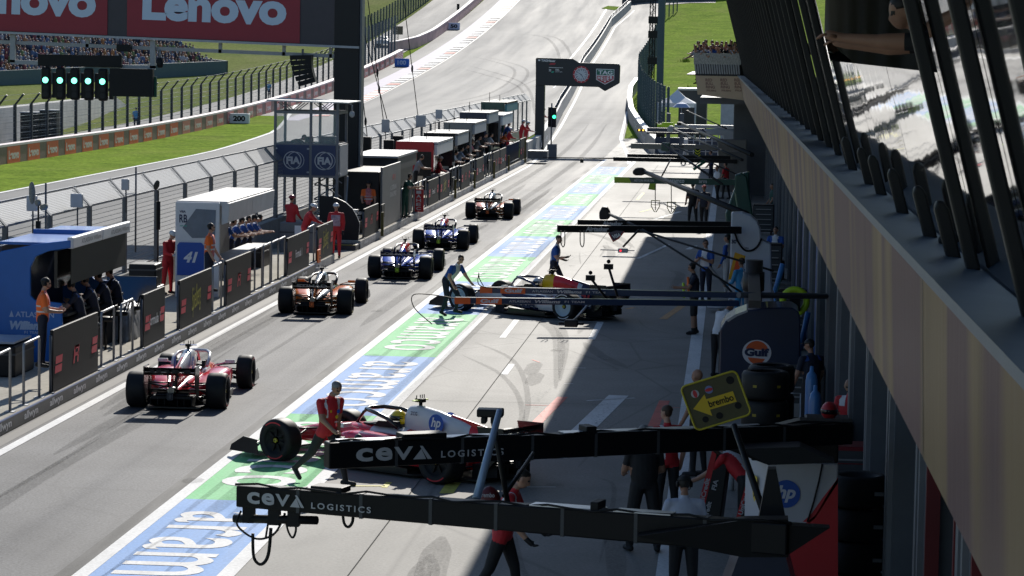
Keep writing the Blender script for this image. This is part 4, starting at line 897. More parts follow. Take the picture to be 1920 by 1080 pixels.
sm_ = [mat('shield green', (.008, .14, .09), .4, var=0), mat('shield red', (.42, .02, .035), .4, var=0), ink_white, mat('dial blue', (.02, .03, .09), .4, var=0), mat('dial white', (.55, .58, .62), .4, var=0), mat('teal print', (.02, .45, .33), .5, var=0)]
b = MB(); fl(b, [(1325, 325), (1325, 555), (1510, 660), (1703, 560), (1708, 338)], 2, .01); fl(b, [(1338, 338), (1338, 455), (1696, 463), (1696, 350)], 0, .014); fl(b, [(1338, 470), (1338, 548), (1510, 645), (1692, 552), (1694, 478)], 1, .014)
def lt(mb, s, x, y, w_, h_, mi, d=.018): c = sp(*PX2(x, y)); letter(mb, s, (c[0], cy_, c[2]), (1, 0, -.02), (.02, 0, 1), w_*170/1912*cy_/F_, h_*96/1080*cy_/F_, mi, bold=.03, off=d)
lt(b, 'TAG', 1520, 405, 300, 85, 2); lt(b, 'H', 1385, 515, 55, 70, 2); lt(b, 'E', 1450, 530, 45, 85, 2); lt(b, 'U', 1512, 550, 50, 125, 2); lt(b, 'E', 1578, 530, 45, 85, 2); lt(b, 'R', 1645, 515, 60, 70, 2); b.build('emblem', sm_, t)
b = MB(); c = sp(*PX2(1012, 447)); sx = 170/1912*cy_/F_; X, U_ = (1, 0, 0), (0, 0, 1)
disc(b, c, X, U_, 178*sx, 178*sx, 1, .01, 36); disc(b, c, X, U_, 140*sx, 140*sx, 2, .014, 36); disc(b, c, X, U_, 126*sx, 126*sx, 3, .018, 36); disc(b, c, X, U_, 116*sx, 116*sx, 4, .022, 36)
for k in range(12):
    a = k*math.pi/6; d = V((math.sin(a), 0, math.cos(a))); s = V((d.z, 0, -d.x))
    for r0, r1, w_, mi, dd in ((84, 108, 6, 3, .026), (150, 166, 7, 2, .016)):
        p0, p1 = V(c)+d*r0*sx, V(c)+d*r1*sx; wv = s*w_*sx; b.add([tuple(p+V((0, -dd, 0))) for p in (p0-wv, p0+wv, p1+wv, p1-wv)], [(0, 1, 2, 3)], mi)
for a, L2_, w_ in ((-1.05, 95, 6), (2.6, 75, 8), (1.0, -30, 5)):
    d = V((math.sin(a), 0, math.cos(a))); s = V((d.z, 0, -d.x)); wv = s*w_*sx; p1 = V(c)+d*L2_*sx; b.add([tuple(p+V((0, -.03, 0))) for p in (V(c)-wv, V(c)+wv, p1+wv*.4, p1-wv*.4)], [(0, 1, 2, 3)], 3)
b.build('clock_face', sm_, t)
b = MB(); lt(b, 'TAGHeuer', 318, 155, 300, 50, 2); fl(b, [(330, 240), (365, 205), (478, 205), (455, 240)], 1, .012); fl(b, [(328, 292), (632, 302), (632, 310), (328, 302)], 2, .012); lt(b, '22', 352, 355, 50, 45, 2); fl(b, [(370, 405), (400, 380), (440, 378), (420, 408)], 5, .012)
for yy, w_ in ((335, 80), (357, 95), (392, 150)): lt(b, 'WEEK' if w_ < 150 else 'JUNE 2025', 460+w_/2, yy, w_, 16, 2)
fl(b, [(100, 130), (150, 130), (145, 155), (125, 165), (105, 155)], 2, .012); b.build('lettering', sm_, t)
# green traffic light at the pit exit
c = P(1030, 292, 0); ly = 182.0; p = PY(1036, 212, ly); t = thing('pit_exit_light', 'black traffic light glowing green at the pit exit', 'traffic light', (p.x, ly, 0))
b = MB(); g0, g1 = PY(1027, 238, ly), PY(1043, 201, ly); m_ = PY(1034.5, 220, ly).x
b.box(g0.x, m_-.04, ly, ly+.3, g0.z, g1.z); b.build('housing', black, t, bevel=.03); b = MB(); b.box(m_+.01, g1.x, ly-.05, ly+.3, g0.z-.02, g1.z-.02); b.build('housing', black, t, bevel=.03)
b = MB(); cc = PY(1039.2, 219, ly); disc(b, (cc.x, ly-.055, cc.z), (1, 0, 0), (0, 0, 1), .115, .115); b.build('green_lamp', mat('pit green lamp', (.1, .8, .4), .4, var=0, emit=(.05, 1, .42), es=2.2), t)
b = MB(); b.tube((m_-.02, ly+.15, 0), (m_-.02, ly+.15, g1.z+.25), .05); b.box(m_-.25, m_+.35, ly-.2, ly+.4, .02, .95); b.build('post', mgrey, t)

# ------------------------------------------------------------------ right side beyond the building
teal = mat('blue steel', (.045, .075, .095), .45, .3, var=.1)
# curved barrier with white face at the pit exit bend
bt = [(188, -6.1), (205, -7.4), (222, -8.6), (245, -10.2), (265, -11.2), (285, -11.9), (300, -11.9)]
b = MB(); rings = []; rt = []
for i in range(40):
    y = lerp(188, 300, i/39); x = pl(bt, y)+.2; rings.append([(x, y, Z(y)-.05), (x+.35, y, Z(y)-.05), (x+.35, y, Z(y)+1.15), (x, y, Z(y)+1.15)]); rt.append([(x-.03, y, Z(y)+1.15), (x+.4, y, Z(y)+1.15), (x+.4, y, Z(y)+1.24), (x-.03, y, Z(y)+1.24)])
b.loft(rings, 0, False); b.loft(rt, 1, False)
o = tag(b.build('curved_barrier', [mat('barrier grey', (.16, .18, .20), .45, var=.2, scale=.7), white]), 'curved low barrier with white top edge on the outside of the pit exit', 'barrier')
b = MB(); p0 = (-5.9, 187.9); p1 = (-1.0, 187.9)
b.box(p0[0], p1[0], 187.8, 188.1, 0, 1.35); o2 = tag(b.build('advert_barrier', mat('barrier navy', (.02, .035, .07), .4, var=.1)), 'dark blue barrier end reading er, facing the pit lane', 'barrier')
text('er', (-5.25, 187.8, .62), (1, 0, 0), (0, 0, 1), .95, .62, lgrey, o2, bold=.04); text('TAG', (-3.7, 187.8, .7), (1, 0, 0), (0, 0, 1), .8, .3, mat('teal ink2', (.05, .3, .36), .5, var=0), o2, bold=.02)
t = MB()
for yy, s in ((208, 'Heuer'), (226, 'TAG')): letter(t, s, (pl(bt, yy)+.19, yy, Z(yy)+.6), (.07, -1, 0), (0, 0, 1), 9, .55, bold=.02)
t.build('lettering', ink_grey, o)
# mesh fence behind the curved barrier
cf = thing('bend_fence', 'tall blue grey mesh fence curving behind the pit exit barrier', 'fence', (-9, 240, 0))
b = MB(); b.box(-.09, .09, -.09, .09, 0, 4.6); p1 = b.build('post', teal, cf, local=True)
ftab = [(192, -5.2), (205, -6.3), (222, -7.5), (245, -9.0), (265, -10.0), (285, -10.7), (330, -10.9), (380, -11.4), (420, -12.4), (440, -10.5), (456, -2)]
yy = [192+5*i for i in range(50)]; 
for i, y in enumerate(yy):
    p = p1 if i == 0 else dup(p1, parent=cf); p.location = (pl(ftab, y)+9, y-240, Z(y))
    if i < len(yy)-1:
        y2 = yy[i+1]; a = V((pl(ftab, y)+9, y-240, Z(y)+.2)); c = V((pl(ftab, y2)+9, y2-240, Z(y2)+.2)); b = MB(); wiregrid(b, a, c-a, (0, 0, 4.2), 18, 18, .014); b.build('mesh', teal, cf, local=True)
# tall pole and lattice mast
p = PY(1237, 165, 230); t = thing('lamp_post', 'tall blue grey steel post beside the pit exit fence', 'post', (p.x, 230, Z(230))); b = MB(); b.box(p.x-.28, p.x+.28, 230, 230.5, Z(230), Z(230)+16); b.build('pole', teal, t, bevel=.05); b = MB(); b.box(p.x+.1, p.x+.5, 229.8, 230, Z(230)+1.6, Z(230)+2.6); b.build('box', lgrey, t)
p = PY(1221, 165, 238); t = thing('lattice_mast', 'black lattice mast with small boxes beside the tall post', 'mast', (p.x, 238, Z(238))); b = MB()
for dx, dy in ((-.22, 0), (.22, 0), (0, .35)): b.tube((p.x+dx, 238+dy, Z(238)), (p.x+dx, 238+dy, Z(238)+15), .05, n=5)
for k in range(34):
    z = Z(238)+.45*k; s = 1 if k % 2 else -1; b.tube((p.x-.22*s, 238, z), (p.x+.22*s, 238, z+.45), .03, n=4); b.tube((p.x+.22*s, 238, z), (p.x, 238.35, z+.45), .03, n=4); b.tube((p.x-.22, 238, z), (p.x+.22, 238, z), .025, n=4)
b.build('lattice', black, t); b = MB()
for z in (5.2, 7.4, 8.6): b.box(p.x-.35, p.x+.45, 237.8, 238, Z(238)+z, Z(238)+z+.6)
b.build('speaker_box', black, t)
# dark barrier with lettering at the top of the hill road
b = MB(); tb = [V((-19.6, 444, 0)), V((-18.7, 448.5, 0)), V((-16.6, 452, 0)), V((-13, 455, 0)), (V((-6, 458, 0))), V((6, 461, 0))]; rings = []
for v in tb: rings.append([(v.x, v.y, Z(v.y)-.1), (v.x, v.y+.5, Z(v.y)-.1), (v.x, v.y+.5, Z(v.y)+1.75), (v.x, v.y, Z(v.y)+1.75)])
b.loft(rings, 0, False); o = tag(b.build('hilltop_barrier', mat('barrier dark', (.03, .035, .05), .5, var=.15)), 'dark barrier with pale words at the top of the pit exit road', 'barrier')
t = MB(); letter(t, 'TAGHeuer', (-17.0, 450.4, Z(451)+.85), (.62, .9, .05), (0, 0, 1), 3.6, .75, bold=.02, off=.3); letter(t, 'TAG Heuer', (-9.5, 456.4, Z(456)+.95), (1, .4, 0), (0, 0, 1), 12, .95, bold=.03, off=.3); t.build('lettering', ink_grey, o)
b = MB(); b.add([(-22.6, 440, Z(440)+.05), (-20.3, 437, Z(437)+.05), (-19.6, 443, Z(443)+.06), (-21.8, 444.5, Z(444.5)+.06)], [(0, 1, 2, 3)]); setting(b.build('grass_island', grass))
# tents, kiosks and fences by the hill
p = P(1265, 240, 0); ty_ = 205.0; 
def ctr(u, v, y): return PY(u, v, y)
a, bq, top = ctr(1235, 192, 206), ctr(1304, 195, 206), ctr(1268, 168, 206)
t = thing('gazebo', 'white pointed gazebo tent at the foot of the grass hill', 'tent', ((a.x+bq.x)/2, 206, Z(206))); w_ = (bq.x-a.x); cx = (a.x+bq.x)/2
b = MB(); base = [(cx-w_/2, 204.6, a.z), (cx+w_/2, 204.6, a.z), (cx+w_/2, 207.6, a.z), (cx-w_/2, 207.6, a.z)]; ap = (cx, 206.1, top.z); mid = [(cx+(x-cx)*.45, 206.1+(y-206.1)*.45, lerp(a.z, top.z, .42)) for x, y, z in base]
b.add(base+mid+[ap]+[(x, y, z-.3) for x, y, z in base], [(0, 1, 5, 4), (1, 2, 6, 5), (2, 3, 7, 6), (3, 0, 4, 7), (4, 5, 8), (5, 6, 8), (6, 7, 8), (7, 4, 8), (9, 10, 1, 0), (10, 11, 2, 1), (11, 12, 3, 2), (12, 9, 0, 3)]); b.build('roof', mat('tent white', (.75, .75, .76), .7, var=.05), t)
for x, y, z in base: b = MB(); b.tube((x, y, Z(206)-.1), (x, y, z), .04); b.build('leg', lgrey, t)
c = ctr(1278, 197, 198); t = thing('parasol', 'pale blue parasol in front of the white gazebo', 'umbrella', (c.x, 198, Z(198))); b = MB(); b.lathe([(.0, .35), (.35, .25), (.63, 0), (.6, -.03), (0, .2)], (c.x, 198, c.z-.15), n=12, sm=False); b.build('canopy', mat('parasol blue', (.42, .48, .66), .7, var=.05), t); b = MB(); b.tube((c.x, 198, Z(198)), (c.x, 198, c.z+.2), .025); b.build('pole', lgrey, t)
a = ctr(1273, 169, 210); c = ctr(1325, 205, 210); b = MB(); b.box(a.x, c.x, 210, 214, Z(210)-.1, a.z, 0); b.box(a.x-.1, c.x+.1, 209.9, 214.1, a.z, a.z+.15, 1); tag(b.build('dark_kiosk', [mat('kiosk', (.03, .033, .04), .6, var=.1), lgrey]), 'dark flat roofed kiosk behind the white gazebo', 'kiosk')
a = ctr(1352, 182, 192); c = ctr(1420, 235, 192); b = MB(); b.box(a.x, c.x+2, 192, 199, -.1, a.z+.1, 0); b.box(a.x+.15, a.x+1.0, 191.97, 192, 0, 1.9, 1)
tag(b.build('white_container', [lgrey, mgrey], bevel=.02), 'pale grey cabin beneath the printed balcony front', 'cabin')
b = MB()
for k in range(9): x = ctr(1290+k*11.5, 220, 184).x; b.tube((x, 184, 0), (x, 184, 1.75), .03, n=6)
for z in (.25, .6, .95, 1.3, 1.72): b.tube((ctr(1290, 220, 184).x, 184, z), (ctr(1382, 220, 184).x, 184, z), .022, n=5)
tag(b.build('yard_railing', lgrey), 'pale metal railing in front of the grey cabin', 'railing')
for k, u in enumerate((1254, 1279)): x = ctr(u, 200, 186).x; b = MB(); b.box(x-.13, x+.13, 186, 186.26, 0, 3.0); tag(b.build('post', dsteel), ['thin dark steel post before the gazebo', 'second dark steel post, beside the parasol'][k], 'post')
a = ctr(1236, 208, 189); t = thing('signal_stack', 'stack of black signal lamps on the fence end by the gazebo', 'traffic light', (a.x, 189, Z(189))); b = MB()
for k in range(4): z = 1.0+.32*k; b.box(a.x-.2, a.x+.15, 189, 189.3, z, z+.3); b.tube((a.x+.1, 189.1, z+.15), (a.x+.32, 188.95, z+.12), .1, .13)
b.tube((a.x, 189.15, Z(189)), (a.x, 189.15, 2.4), .06); b.build('housing', black, t)
c = ctr(1287, 225, 178); t = thing('tripod_camera', 'white tripod camera unit before the pale railing', 'camera', (c.x, 178, 0)); b = MB()
for k in range(3): b.tube((c.x, 178, 1.25), (c.x+.32*math.cos(2.1*k+.5), 178+.32*math.sin(2.1*k+.5), 0), .05, n=6)
b.build('tripod', lgrey, t); b = MB(); b.box(c.x-.13, c.x+.13, 177.85, 178.2, 1.25, 1.6); b.build('head', white, t, bevel=.03)
c = ctr(1392, 223, 166); t = thing('arrow_sign', 'dark screen with a glowing yellow arrow below the printed balcony', 'sign', (c.x, 166, 0)); b = MB(); b.box(c.x-.45, c.x+.45, 166, 166.12, c.z-.28, c.z+.28); b.build('screen', gblack, t); b = MB(); x = c.x; z = c.z; b.add([(x-.35, 165.985, z), (x-.12, 165.985, z+.17), (x-.12, 165.985, z+.07), (x+.33, 165.985, z+.07), (x+.33, 165.985, z-.07), (x-.12, 165.985, z-.07), (x-.12, 165.985, z-.17)], [(0, 1, 2, 3, 4, 5, 6)]); b.build('arrow', mat('arrow glow', (.5, .7, 0), .5, var=0, emit=(.55, .8, 0), es=.8), t); b = MB(); b.tube((c.x, 166.2, 0), (c.x, 166.2, c.z), .04); b.build('stand', dsteel, t)
for k in range(9):                            # shrubby tufts on the hill
    x, y = [(-3, 330), (0, 345), (-6, 300), (1.5, 318), (-1, 366), (-7.5, 350), (-2, 290), (3, 352), (-4.5, 372)][k]
    b = MB(); z = Z(y)+bank(x, y)
    for j in range(60):
        a = rnd.uniform(0, 6.28); r = rnd.uniform(0, 1.1); h = rnd.uniform(.2, .7)*(1.2-r*.6); p = V((x+r*math.cos(a), y+r*math.sin(a), z-.05)); d = V((rnd.uniform(-.25, .25), rnd.uniform(-.25, .25), h)); s = V((math.cos(a+1.5), math.sin(a+1.5), 0))*.07
        b.add([p-s, p+s, p+d], [(0, 1, 2)])
    tag(b.build('weed_tuft', grass), ['dark weedy tuft low on the grass hill, nearest the balcony', 'weed tuft high on the grass hill above the spectators', 'weed tuft by the mesh fence', 'weed tuft close to the building side of the hill', 'small tuft near the hill top', 'tuft beside the tall post', 'tuft just above the gazebo', 'tuft on the far right of the hill', 'topmost tuft near the hill road'][k], 'weeds', 'weed tufts on the grass hill')
# ------------------------------------------------------------------ pit building
bx = lambda y: 1.22-.0125*y                   # front line of the terrace parapet
YB0, YB1, ZL, ZF = 4.0, 126.0, 6.15, 5.05
gold = bpy.data.materials.new('parapet sheet'); gold.use_nodes = True; nt = gold.node_tree; N_ = nt.nodes; bs = N_['Principled BSDF']
bs.inputs['Roughness'].default_value = .42; bs.inputs['Specular IOR Level'].default_value = .10
tc_ = N_.new('ShaderNodeTexCoord'); mp = N_.new('ShaderNodeMapping'); mp.inputs['Scale'].default_value = (1, .55, .06); nt.links.new(tc_.outputs['Object'], mp.inputs[0])
n1 = N_.new('ShaderNodeTexNoise'); n1.inputs['Scale'].default_value = 2.2; n1.inputs['Detail'].default_value = 4; nt.links.new(mp.outputs[0], n1.inputs[0])
r1 = N_.new('ShaderNodeValToRGB'); r1.color_ramp.elements[0].position = .32; r1.color_ramp.elements[0].color = (.17, .105, .045, 1); r1.color_ramp.elements[1].position = .68; r1.color_ramp.elements[1].color = (.27, .175, .085, 1)
nt.links.new(n1.outputs[0], r1.inputs[0])
# big soft printed shapes, slanted along the sheet
m3 = N_.new('ShaderNodeMapping'); m3.inputs['Rotation'].default_value = (R(52), 0, 0); m3.inputs['Scale'].default_value = (.0, .75, .14); nt.links.new(tc_.outputs['Object'], m3.inputs[0])
n3 = N_.new('ShaderNodeTexNoise'); n3.inputs['Scale'].default_value = 1.0; n3.inputs['Detail'].default_value = 1; nt.links.new(m3.outputs[0], n3.inputs[0])
r3 = N_.new('ShaderNodeMapRange'); r3.inputs[1].default_value = .44; r3.inputs[2].default_value = .55; r3.inputs[3].default_value = 0; r3.inputs[4].default_value = .85; nt.links.new(n3.outputs[0], r3.inputs[0])
x3 = N_.new('ShaderNodeMix'); x3.data_type = 'RGBA'; x3.inputs[7].default_value = (.085, .030, .055, 1); nt.links.new(r3.outputs[0], x3.inputs[0]); nt.links.new(r1.outputs[0], x3.inputs[6]); nt.links.new(x3.outputs[2], bs.inputs['Base Color']); bs.inputs['Metallic'].default_value = .0
m2 = N_.new('ShaderNodeMapping'); m2.inputs['Scale'].default_value = (1, 3, .5); nt.links.new(tc_.outputs['Object'], m2.inputs[0]); n2 = N_.new('ShaderNodeTexNoise'); n2.inputs['Scale'].default_value = 2.5; nt.links.new(m2.outputs[0], n2.inputs[0])
bp = N_.new('ShaderNodeBump'); bp.inputs['Strength'].default_value = .12; bp.inputs['Distance'].default_value = .03; nt.links.new(n2.outputs[0], bp.inputs['Height']); nt.links.new(bp.outputs[0], bs.inputs['Normal'])
purple = mat('parapet print', (.055, .026, .036), .5, var=.2, spec=.22, scale=1.5); ledge_m = mat('ledge metal', (.13, .165, .215), .45, .3, var=.1)
wallm = mat('garage wall', (.105, .115, .13), .55, var=.1); dark_in = mat('garage dark', (.012, .012, .014), .7, var=0)
t = thing('pit_building', 'long pit building with a printed gold parapet and leaning glass front', 'building', (2.5, 60, 0))
b = MB(); rings = []
for i in range(62):
    y = lerp(YB0, YB1, i/61); x = bx(y); rc = .0022*y; rings.append([(x+rc, y, ZF), (x, y, ZL-.02), (x+.06, y, ZL-.02), (x+rc+.09, y, ZF)])
b.loft(rings, 0, False); par = b.build('parapet', gold, t)
b = MB()
for yj in range(10, 126, 6): b.add([(bx(yj)-.003, yj, ZL-.03), (bx(yj)+.0022*yj-.003, yj, ZF), (bx(yj+.03)+.0022*yj-.003, yj+.03, ZF), (bx(yj+.03)-.003, yj+.03, ZL-.03)], [(0, 1, 2, 3)])
b.build('panel_joint', mat('joint dark', (.03, .025, .02), .6, var=0), par)
b = MB(); b.loft([[(bx(y)-.02, y, ZL-.06), (bx(y)-.02, y, ZL+.0), (bx(y)+.40, y, ZL-.04), (bx(y)+.40, y, ZL-.15)] for y in (YB0, 30, 60, 90, YB1)], 0, False); b.build('ledge', ledge_m, t)
gl = bpy.data.materials.new('mirror glass'); gl.use_nodes = True; nt = gl.node_tree; N_ = nt.nodes; bs = N_['Principled BSDF']; bs.inputs['Base Color'].default_value = (.36, .38, .40, 1); bs.inputs['Metallic'].default_value = 1; bs.inputs['Roughness'].default_value = .03
tc_ = N_.new('ShaderNodeTexCoord'); mp = N_.new('ShaderNodeMapping'); mp.inputs['Scale'].default_value = (1, .7, 1); nt.links.new(tc_.outputs['Object'], mp.inputs[0]); n2 = N_.new('ShaderNodeTexNoise'); n2.inputs['Scale'].default_value = .9; n2.inputs['Detail'].default_value = 2; nt.links.new(mp.outputs[0], n2.inputs[0])
bp = N_.new('ShaderNodeBump'); bp.inputs['Strength'].default_value = .16; bp.inputs['Distance'].default_value = .02; nt.links.new(n2.outputs[0], bp.inputs['Height']); nt.links.new(bp.outputs[0], bs.inputs['Normal'])
LEAN = .265; gx = lambda y, h: bx(y)+.36-LEAN*h
def pane(y0, y1, h0, h1): b.add([(gx(y0, h0), y0, ZL-.04+h0), (gx(y1, h0), y1, ZL-.04+h0), (gx(y1, h1), y1, ZL-.04+h1), (gx(y0, h1), y0, ZL-.04+h1)], [(0, 1, 2, 3)])
posts = [8, 10.7, 13.3, 16.2]+[30.7+2.6*i for i in range(37)]
def panes(lst, name='glazing'):
    for q in lst:
        global b
        b = MB(); pane(*q); b.build(name, gl, t)
panes([(y0+.02, y1-.02, .02, 4.2) for y0, y1 in ((6, 8), (8, 10.7), (10.7, 13.3), (13.3, 16.2))]+[(16.22, 20.9, .02, 1.12), (20.94, 25.8, .02, 1.12), (25.84, 30.66, .02, 1.12)]+[(posts[4+i]+.02, posts[5+i]-.02, .02, 4.2) for i in range(36) if i % 5 != 2])
for i, y in enumerate(posts):
    b = MB(); w_ = .10
    b.prism([(gx(y, 0)-.10, y-w_/2, ZL-.04), (gx(y, 0)-.02, y-w_/2, ZL-.04), (gx(y, 4.3)-.02, y-w_/2, ZL+4.26), (gx(y, 4.3)-.10, y-w_/2, ZL+4.26)], (0, w_, 0)); b.build('mullion', satin, t, bevel=.015)
for y in (17.1, 18.9, 21.6, 24.3, 26.1, 29.2):
    b = MB(); pts = [(gx(y, 0)-.14, ZL-.04), (gx(y, 0)-.05, ZL-.04), (gx(y, .32)-.05, ZL+.26), (gx(y, .36)-.075, ZL+.31), (gx(y, .36)-.115, ZL+.31), (gx(y, .32)-.14, ZL+.26)]
    b.prism([(x, y-.05, z) for x, z in pts], (0, .10, 0)); b.build('bracket', satin, t, bevel=.015)
b = MB(); b.box(-2.92, 14, 2, 127, 10.6, 11.2); b.box(-.4, 14, 127, 149, 10.6, 11.2); b.build('roof', dgrey, t)
b = MB(); b.loft([[(gx(y, 4.3)-.1, y, ZL+4.3), (gx(y, 4.3)+1, y, ZL+4.3), (gx(y, 4.3)+1, y, 10.6), (gx(y, 4.3)-.1, y, 10.6)] for y in (2, YB1)], 0, False); b.build('fascia', satin, t)
b = MB(); b.box(3.4, 3.6, 3, YB1, ZL, 10.6); b.box(1.62, 3.4, 3, YB1, ZL-.1, ZL-.02); b.build('inner_wall', dark_in, t)
b = MB(); b.loft([[(bx(y)+.30, y, ZF), (4, y, ZF), (4, y, ZF+.3), (bx(y)+.30, y, ZF+.3)] for y in (YB0, YB1)], 0, False); b.build('soffit', wallm, t)
b = MB(); b.loft([[(gwx+0, y, 0), (gwx+.2, y, 0), (gwx+.2, y, ZF), (gwx, y, ZF)] for y, gwx in ((3, 3.4), (150, 2.3))], 0, False); b.build('garage_wall', dark_in, t)
GW = lambda y: 2.28-.0085*y                   # garage front
k = 0; y = 14.0
while y < 150:
    b = MB(); x = GW(y); b.box(x, x+.9, y, y+1.3, 0, ZF-.003); b.box(x-.06, x, y+.15, y+.35, 0, ZF-.01, 1); b.box(x-.05, x, y+.8, y+1.1, .2, ZF-.3, 1); b.build('pier', [wallm, mgrey], t)
    b = MB(); b.box(x+.35, x+.45, y+1.3, y+5.4, 3.3, ZF-.003, 0); b.box(x+.30, x+.35, y+1.3, y+5.4, 3.2, 3.35, 1); b.build('door_head', [wallm, lgrey], t)
    if y < 30:
        for ya in (1.32, 5.2): b = MB(); b.box(x-.05, x+.1, y+ya, y+ya+.10, 0, 3.19); b.build('door_frame', mat('dark red', (.16, .011, .014), .5, var=.1), t)
    elif 58 < y < 80:
        b = MB(); b.box(x-.05, x+.1, y+1.32, y+2.3, 0, 3.19); b.build('door_frame', mat('door blue', (.012, .06, .22), .5, var=.1), t)
    y += 5.4
b = MB()
for yy in (41.2, 57.6): x = GW(yy)-.12; b.tube((x, yy, ZF), (x, yy, ZF-.5), .12, n=12); b.path([(x, yy, ZF-.5), (x, yy, ZF-.7), (x+.08, yy, ZF-.9), (x+.3, yy, ZF-1.0), (x+.5, yy, ZF-1.0)], .12, 12); b.lathe([(.13, -.03), (.13, .03)], (x, yy, ZF-.45), n=12)
b.build('duct', galv, t)
b = MB(); b.box(-.5, 10, 141.5, 176, 0, 4.6, 0)
for k in range(40): b.box(-.56, -.5, 142+.85*k, 142.12+.85*k, 0, 4.6, 1)
b.box(-2.2, 10, 138, 180, 4.61, 4.9, 0); b.build('rear_block', [mat('block grey', (.12, .13, .15), .6, var=.1), mgrey], t)  # hidden slab above the block, added for the shadow it casts on the apron
# cantilevered balcony at the end of the building
tan = mat('balcony tan', (.70, .52, .35), .55, var=.06); bal_print = mat('balcony print', (.30, .15, .12), .55, var=.1)
yb = 126.2; xl, xr = PY(1304, 160, yb).x, PY(1384, 160, yb).x
t = thing('end_balcony', 'projecting balcony with tan printed front and slatted balustrade', 'balcony', ((xl+xr)/2, yb, ZF))
b = MB(); b.prism([(xl, yb, ZL-.06), (xr, yb, ZL-.06), (xr+.28, yb, ZF-.02), (xl+.1, yb, PY(1306, 177, yb).z)], (0, 14, 0)); b.build('front_panel', tan, t)
q2 = MB()
for u in (1329, 1357, 1383):
    for k, (s, w_, h_) in enumerate([('RED', .30, .13), ('BULL', .34, .13), ('RING', .4, .13), ('SPIELBERG', .44, .08)]):
        c = PY(u+k*1.5, 150+k*6.6, yb); letter(q2, s, (c.x, yb, c.z), (1, 0, -.02), (.02, 0, 1), w_, h_, bold=.03)
q2.build('lettering', bal_print, t)
b = MB(); zt_ = PY(1340, 110, yb).z
for k in range(19): x = lerp(xl-.02, xr, k/18); b.add([(x, yb-.02, ZL+.02), (x+.075, yb-.02, ZL+.02), (x+.02, yb-.12, zt_-.25), (x-.055, yb-.12, zt_-.25)], [(0, 1, 2, 3)])
b.build('slat', lgrey, t)
b = MB(); b.prism([(xl-.1, yb-.13, zt_-.25), (xr+.1, yb-.13, zt_-.25), (xr+.1, yb-.13, zt_+.25), (xl-.1, yb-.13, zt_+.25)], (0, .03, 0)); b.build('balustrade', mat('hammered grey', (.33, .34, .35), .3, .5, var=.6, scale=18, stretch=(3, 1, .6)), t)
b = MB(); b.box(xl-.4, xr, yb+.05, yb+14.5, ZL-.05, ZL+.0); b.build('deck', dgrey, t)

# ------------------------------------------------------------------ pit box gantries
def arm(tm, A, B, h0, h1, th, m, name='boom', top=None, deco=False):
    A, B = V(A), V(B); d = (B-A); d.z = 0; n = V((-d.y, d.x, 0)).normalized()*th/2
    b = MB(); rr = []
    for p, h in ((A, h0), (B, h1)): rr.append([p-n-V((0, 0, h/2)), p+n-V((0, 0, h/2)), p+n+V((0, 0, h/2)), p-n+V((0, 0, h/2))])
    b.loft(rr, 0, False); o = b.build(name, m, tm, bevel=.015)
    if top:
        b = MB(); z = V((0, 0, .012)); i = rr[0]; j = rr[1]; s = lambda p, q, t_: p.lerp(q, t_)
        for t0, t1 in top: b.prism([s(i[3], j[3], t0)+z*.3, s(i[2], j[2], t0)+z*.3, s(i[2], j[2], t1)+z*.3, s(i[3], j[3], t1)+z*.3], z)
        b.build('top_plate', mat('bare alloy', (.55, .57, .6), .35, .7, var=.1), tm)
    if not deco: return o
    b = MB(); L_ = (B-A).length; ud = V((0, 0, 1)); pts = []
    for i in range(25): f_ = i/24; p = A.lerp(B, f_); pts.append(p+n*1.15*(-1)+V((0, 0, lerp(h0, h1, f_)*.5+.015+.02*math.sin(i*2.3)))+n*.5*math.sin(i*1.1))
    b.path(pts, .013, 6); b.build('air_line', black, tm)
    for f_ in (.12, .24, .37, .49, .61, .74, .86):
        b = MB(); p = A.lerp(B, f_); hh = lerp(h0, h1, f_)/2+.006; q0, q1 = p-n*1.03, p+n*1.03; e = (B-A).normalized()*.018
        b.prism([q0-e-V((0, 0, hh)), q1-e-V((0, 0, hh)), q1-e+V((0, 0, hh)), q0-e+V((0, 0, hh))], e*2); b.build('cable_strap', dgrey, tm)
    return o
def on_arm(A, B, th, f): A, B = V(A), V(B); d = B-A; d.z = 0; n = V((d.y, -d.x, 0)).normalized(); return A.lerp(B, f)+n*th/2
def arm_text(tm, A, B, th, f0, f1, s, h, m, dz=0., **k):
    p0, p1 = on_arm(A, B, th, f0), on_arm(A, B, th, f1); c = (p0+p1)/2+V((0, 0, dz)); xd = p1-p0; up = V((0, 0, 1)); up = (up-xd.normalized()*up.dot(xd.normalized())).normalized()
    return text(s, c, xd, up, (p1-p0).length, h, m, tm, **k)
def hose(tm, pts, r=.012, name='hose'): 
    cv = []; pp = [V(p) for p in pts]
    for i in range(len(pp)-1):
        p0, p1, p2, p3 = pp[max(i-1, 0)], pp[i], pp[i+1], pp[min(i+2, len(pp)-1)]
        for j in range(6): t_ = j/6; cv.append(.5*((2*p1)+(p2-p0)*t_+(2*p0-5*p1+4*p2-p3)*t_*t_+(3*p1-p0-3*p2+p3)*t_**3))
    cv.append(pp[-1]); b = MB(); b.path(cv, r, 6); return b.build(name, black, tm)
arm_blk = mat('arm black', (.006, .006, .0075), .45, spec=.22, var=.15, scale=2)
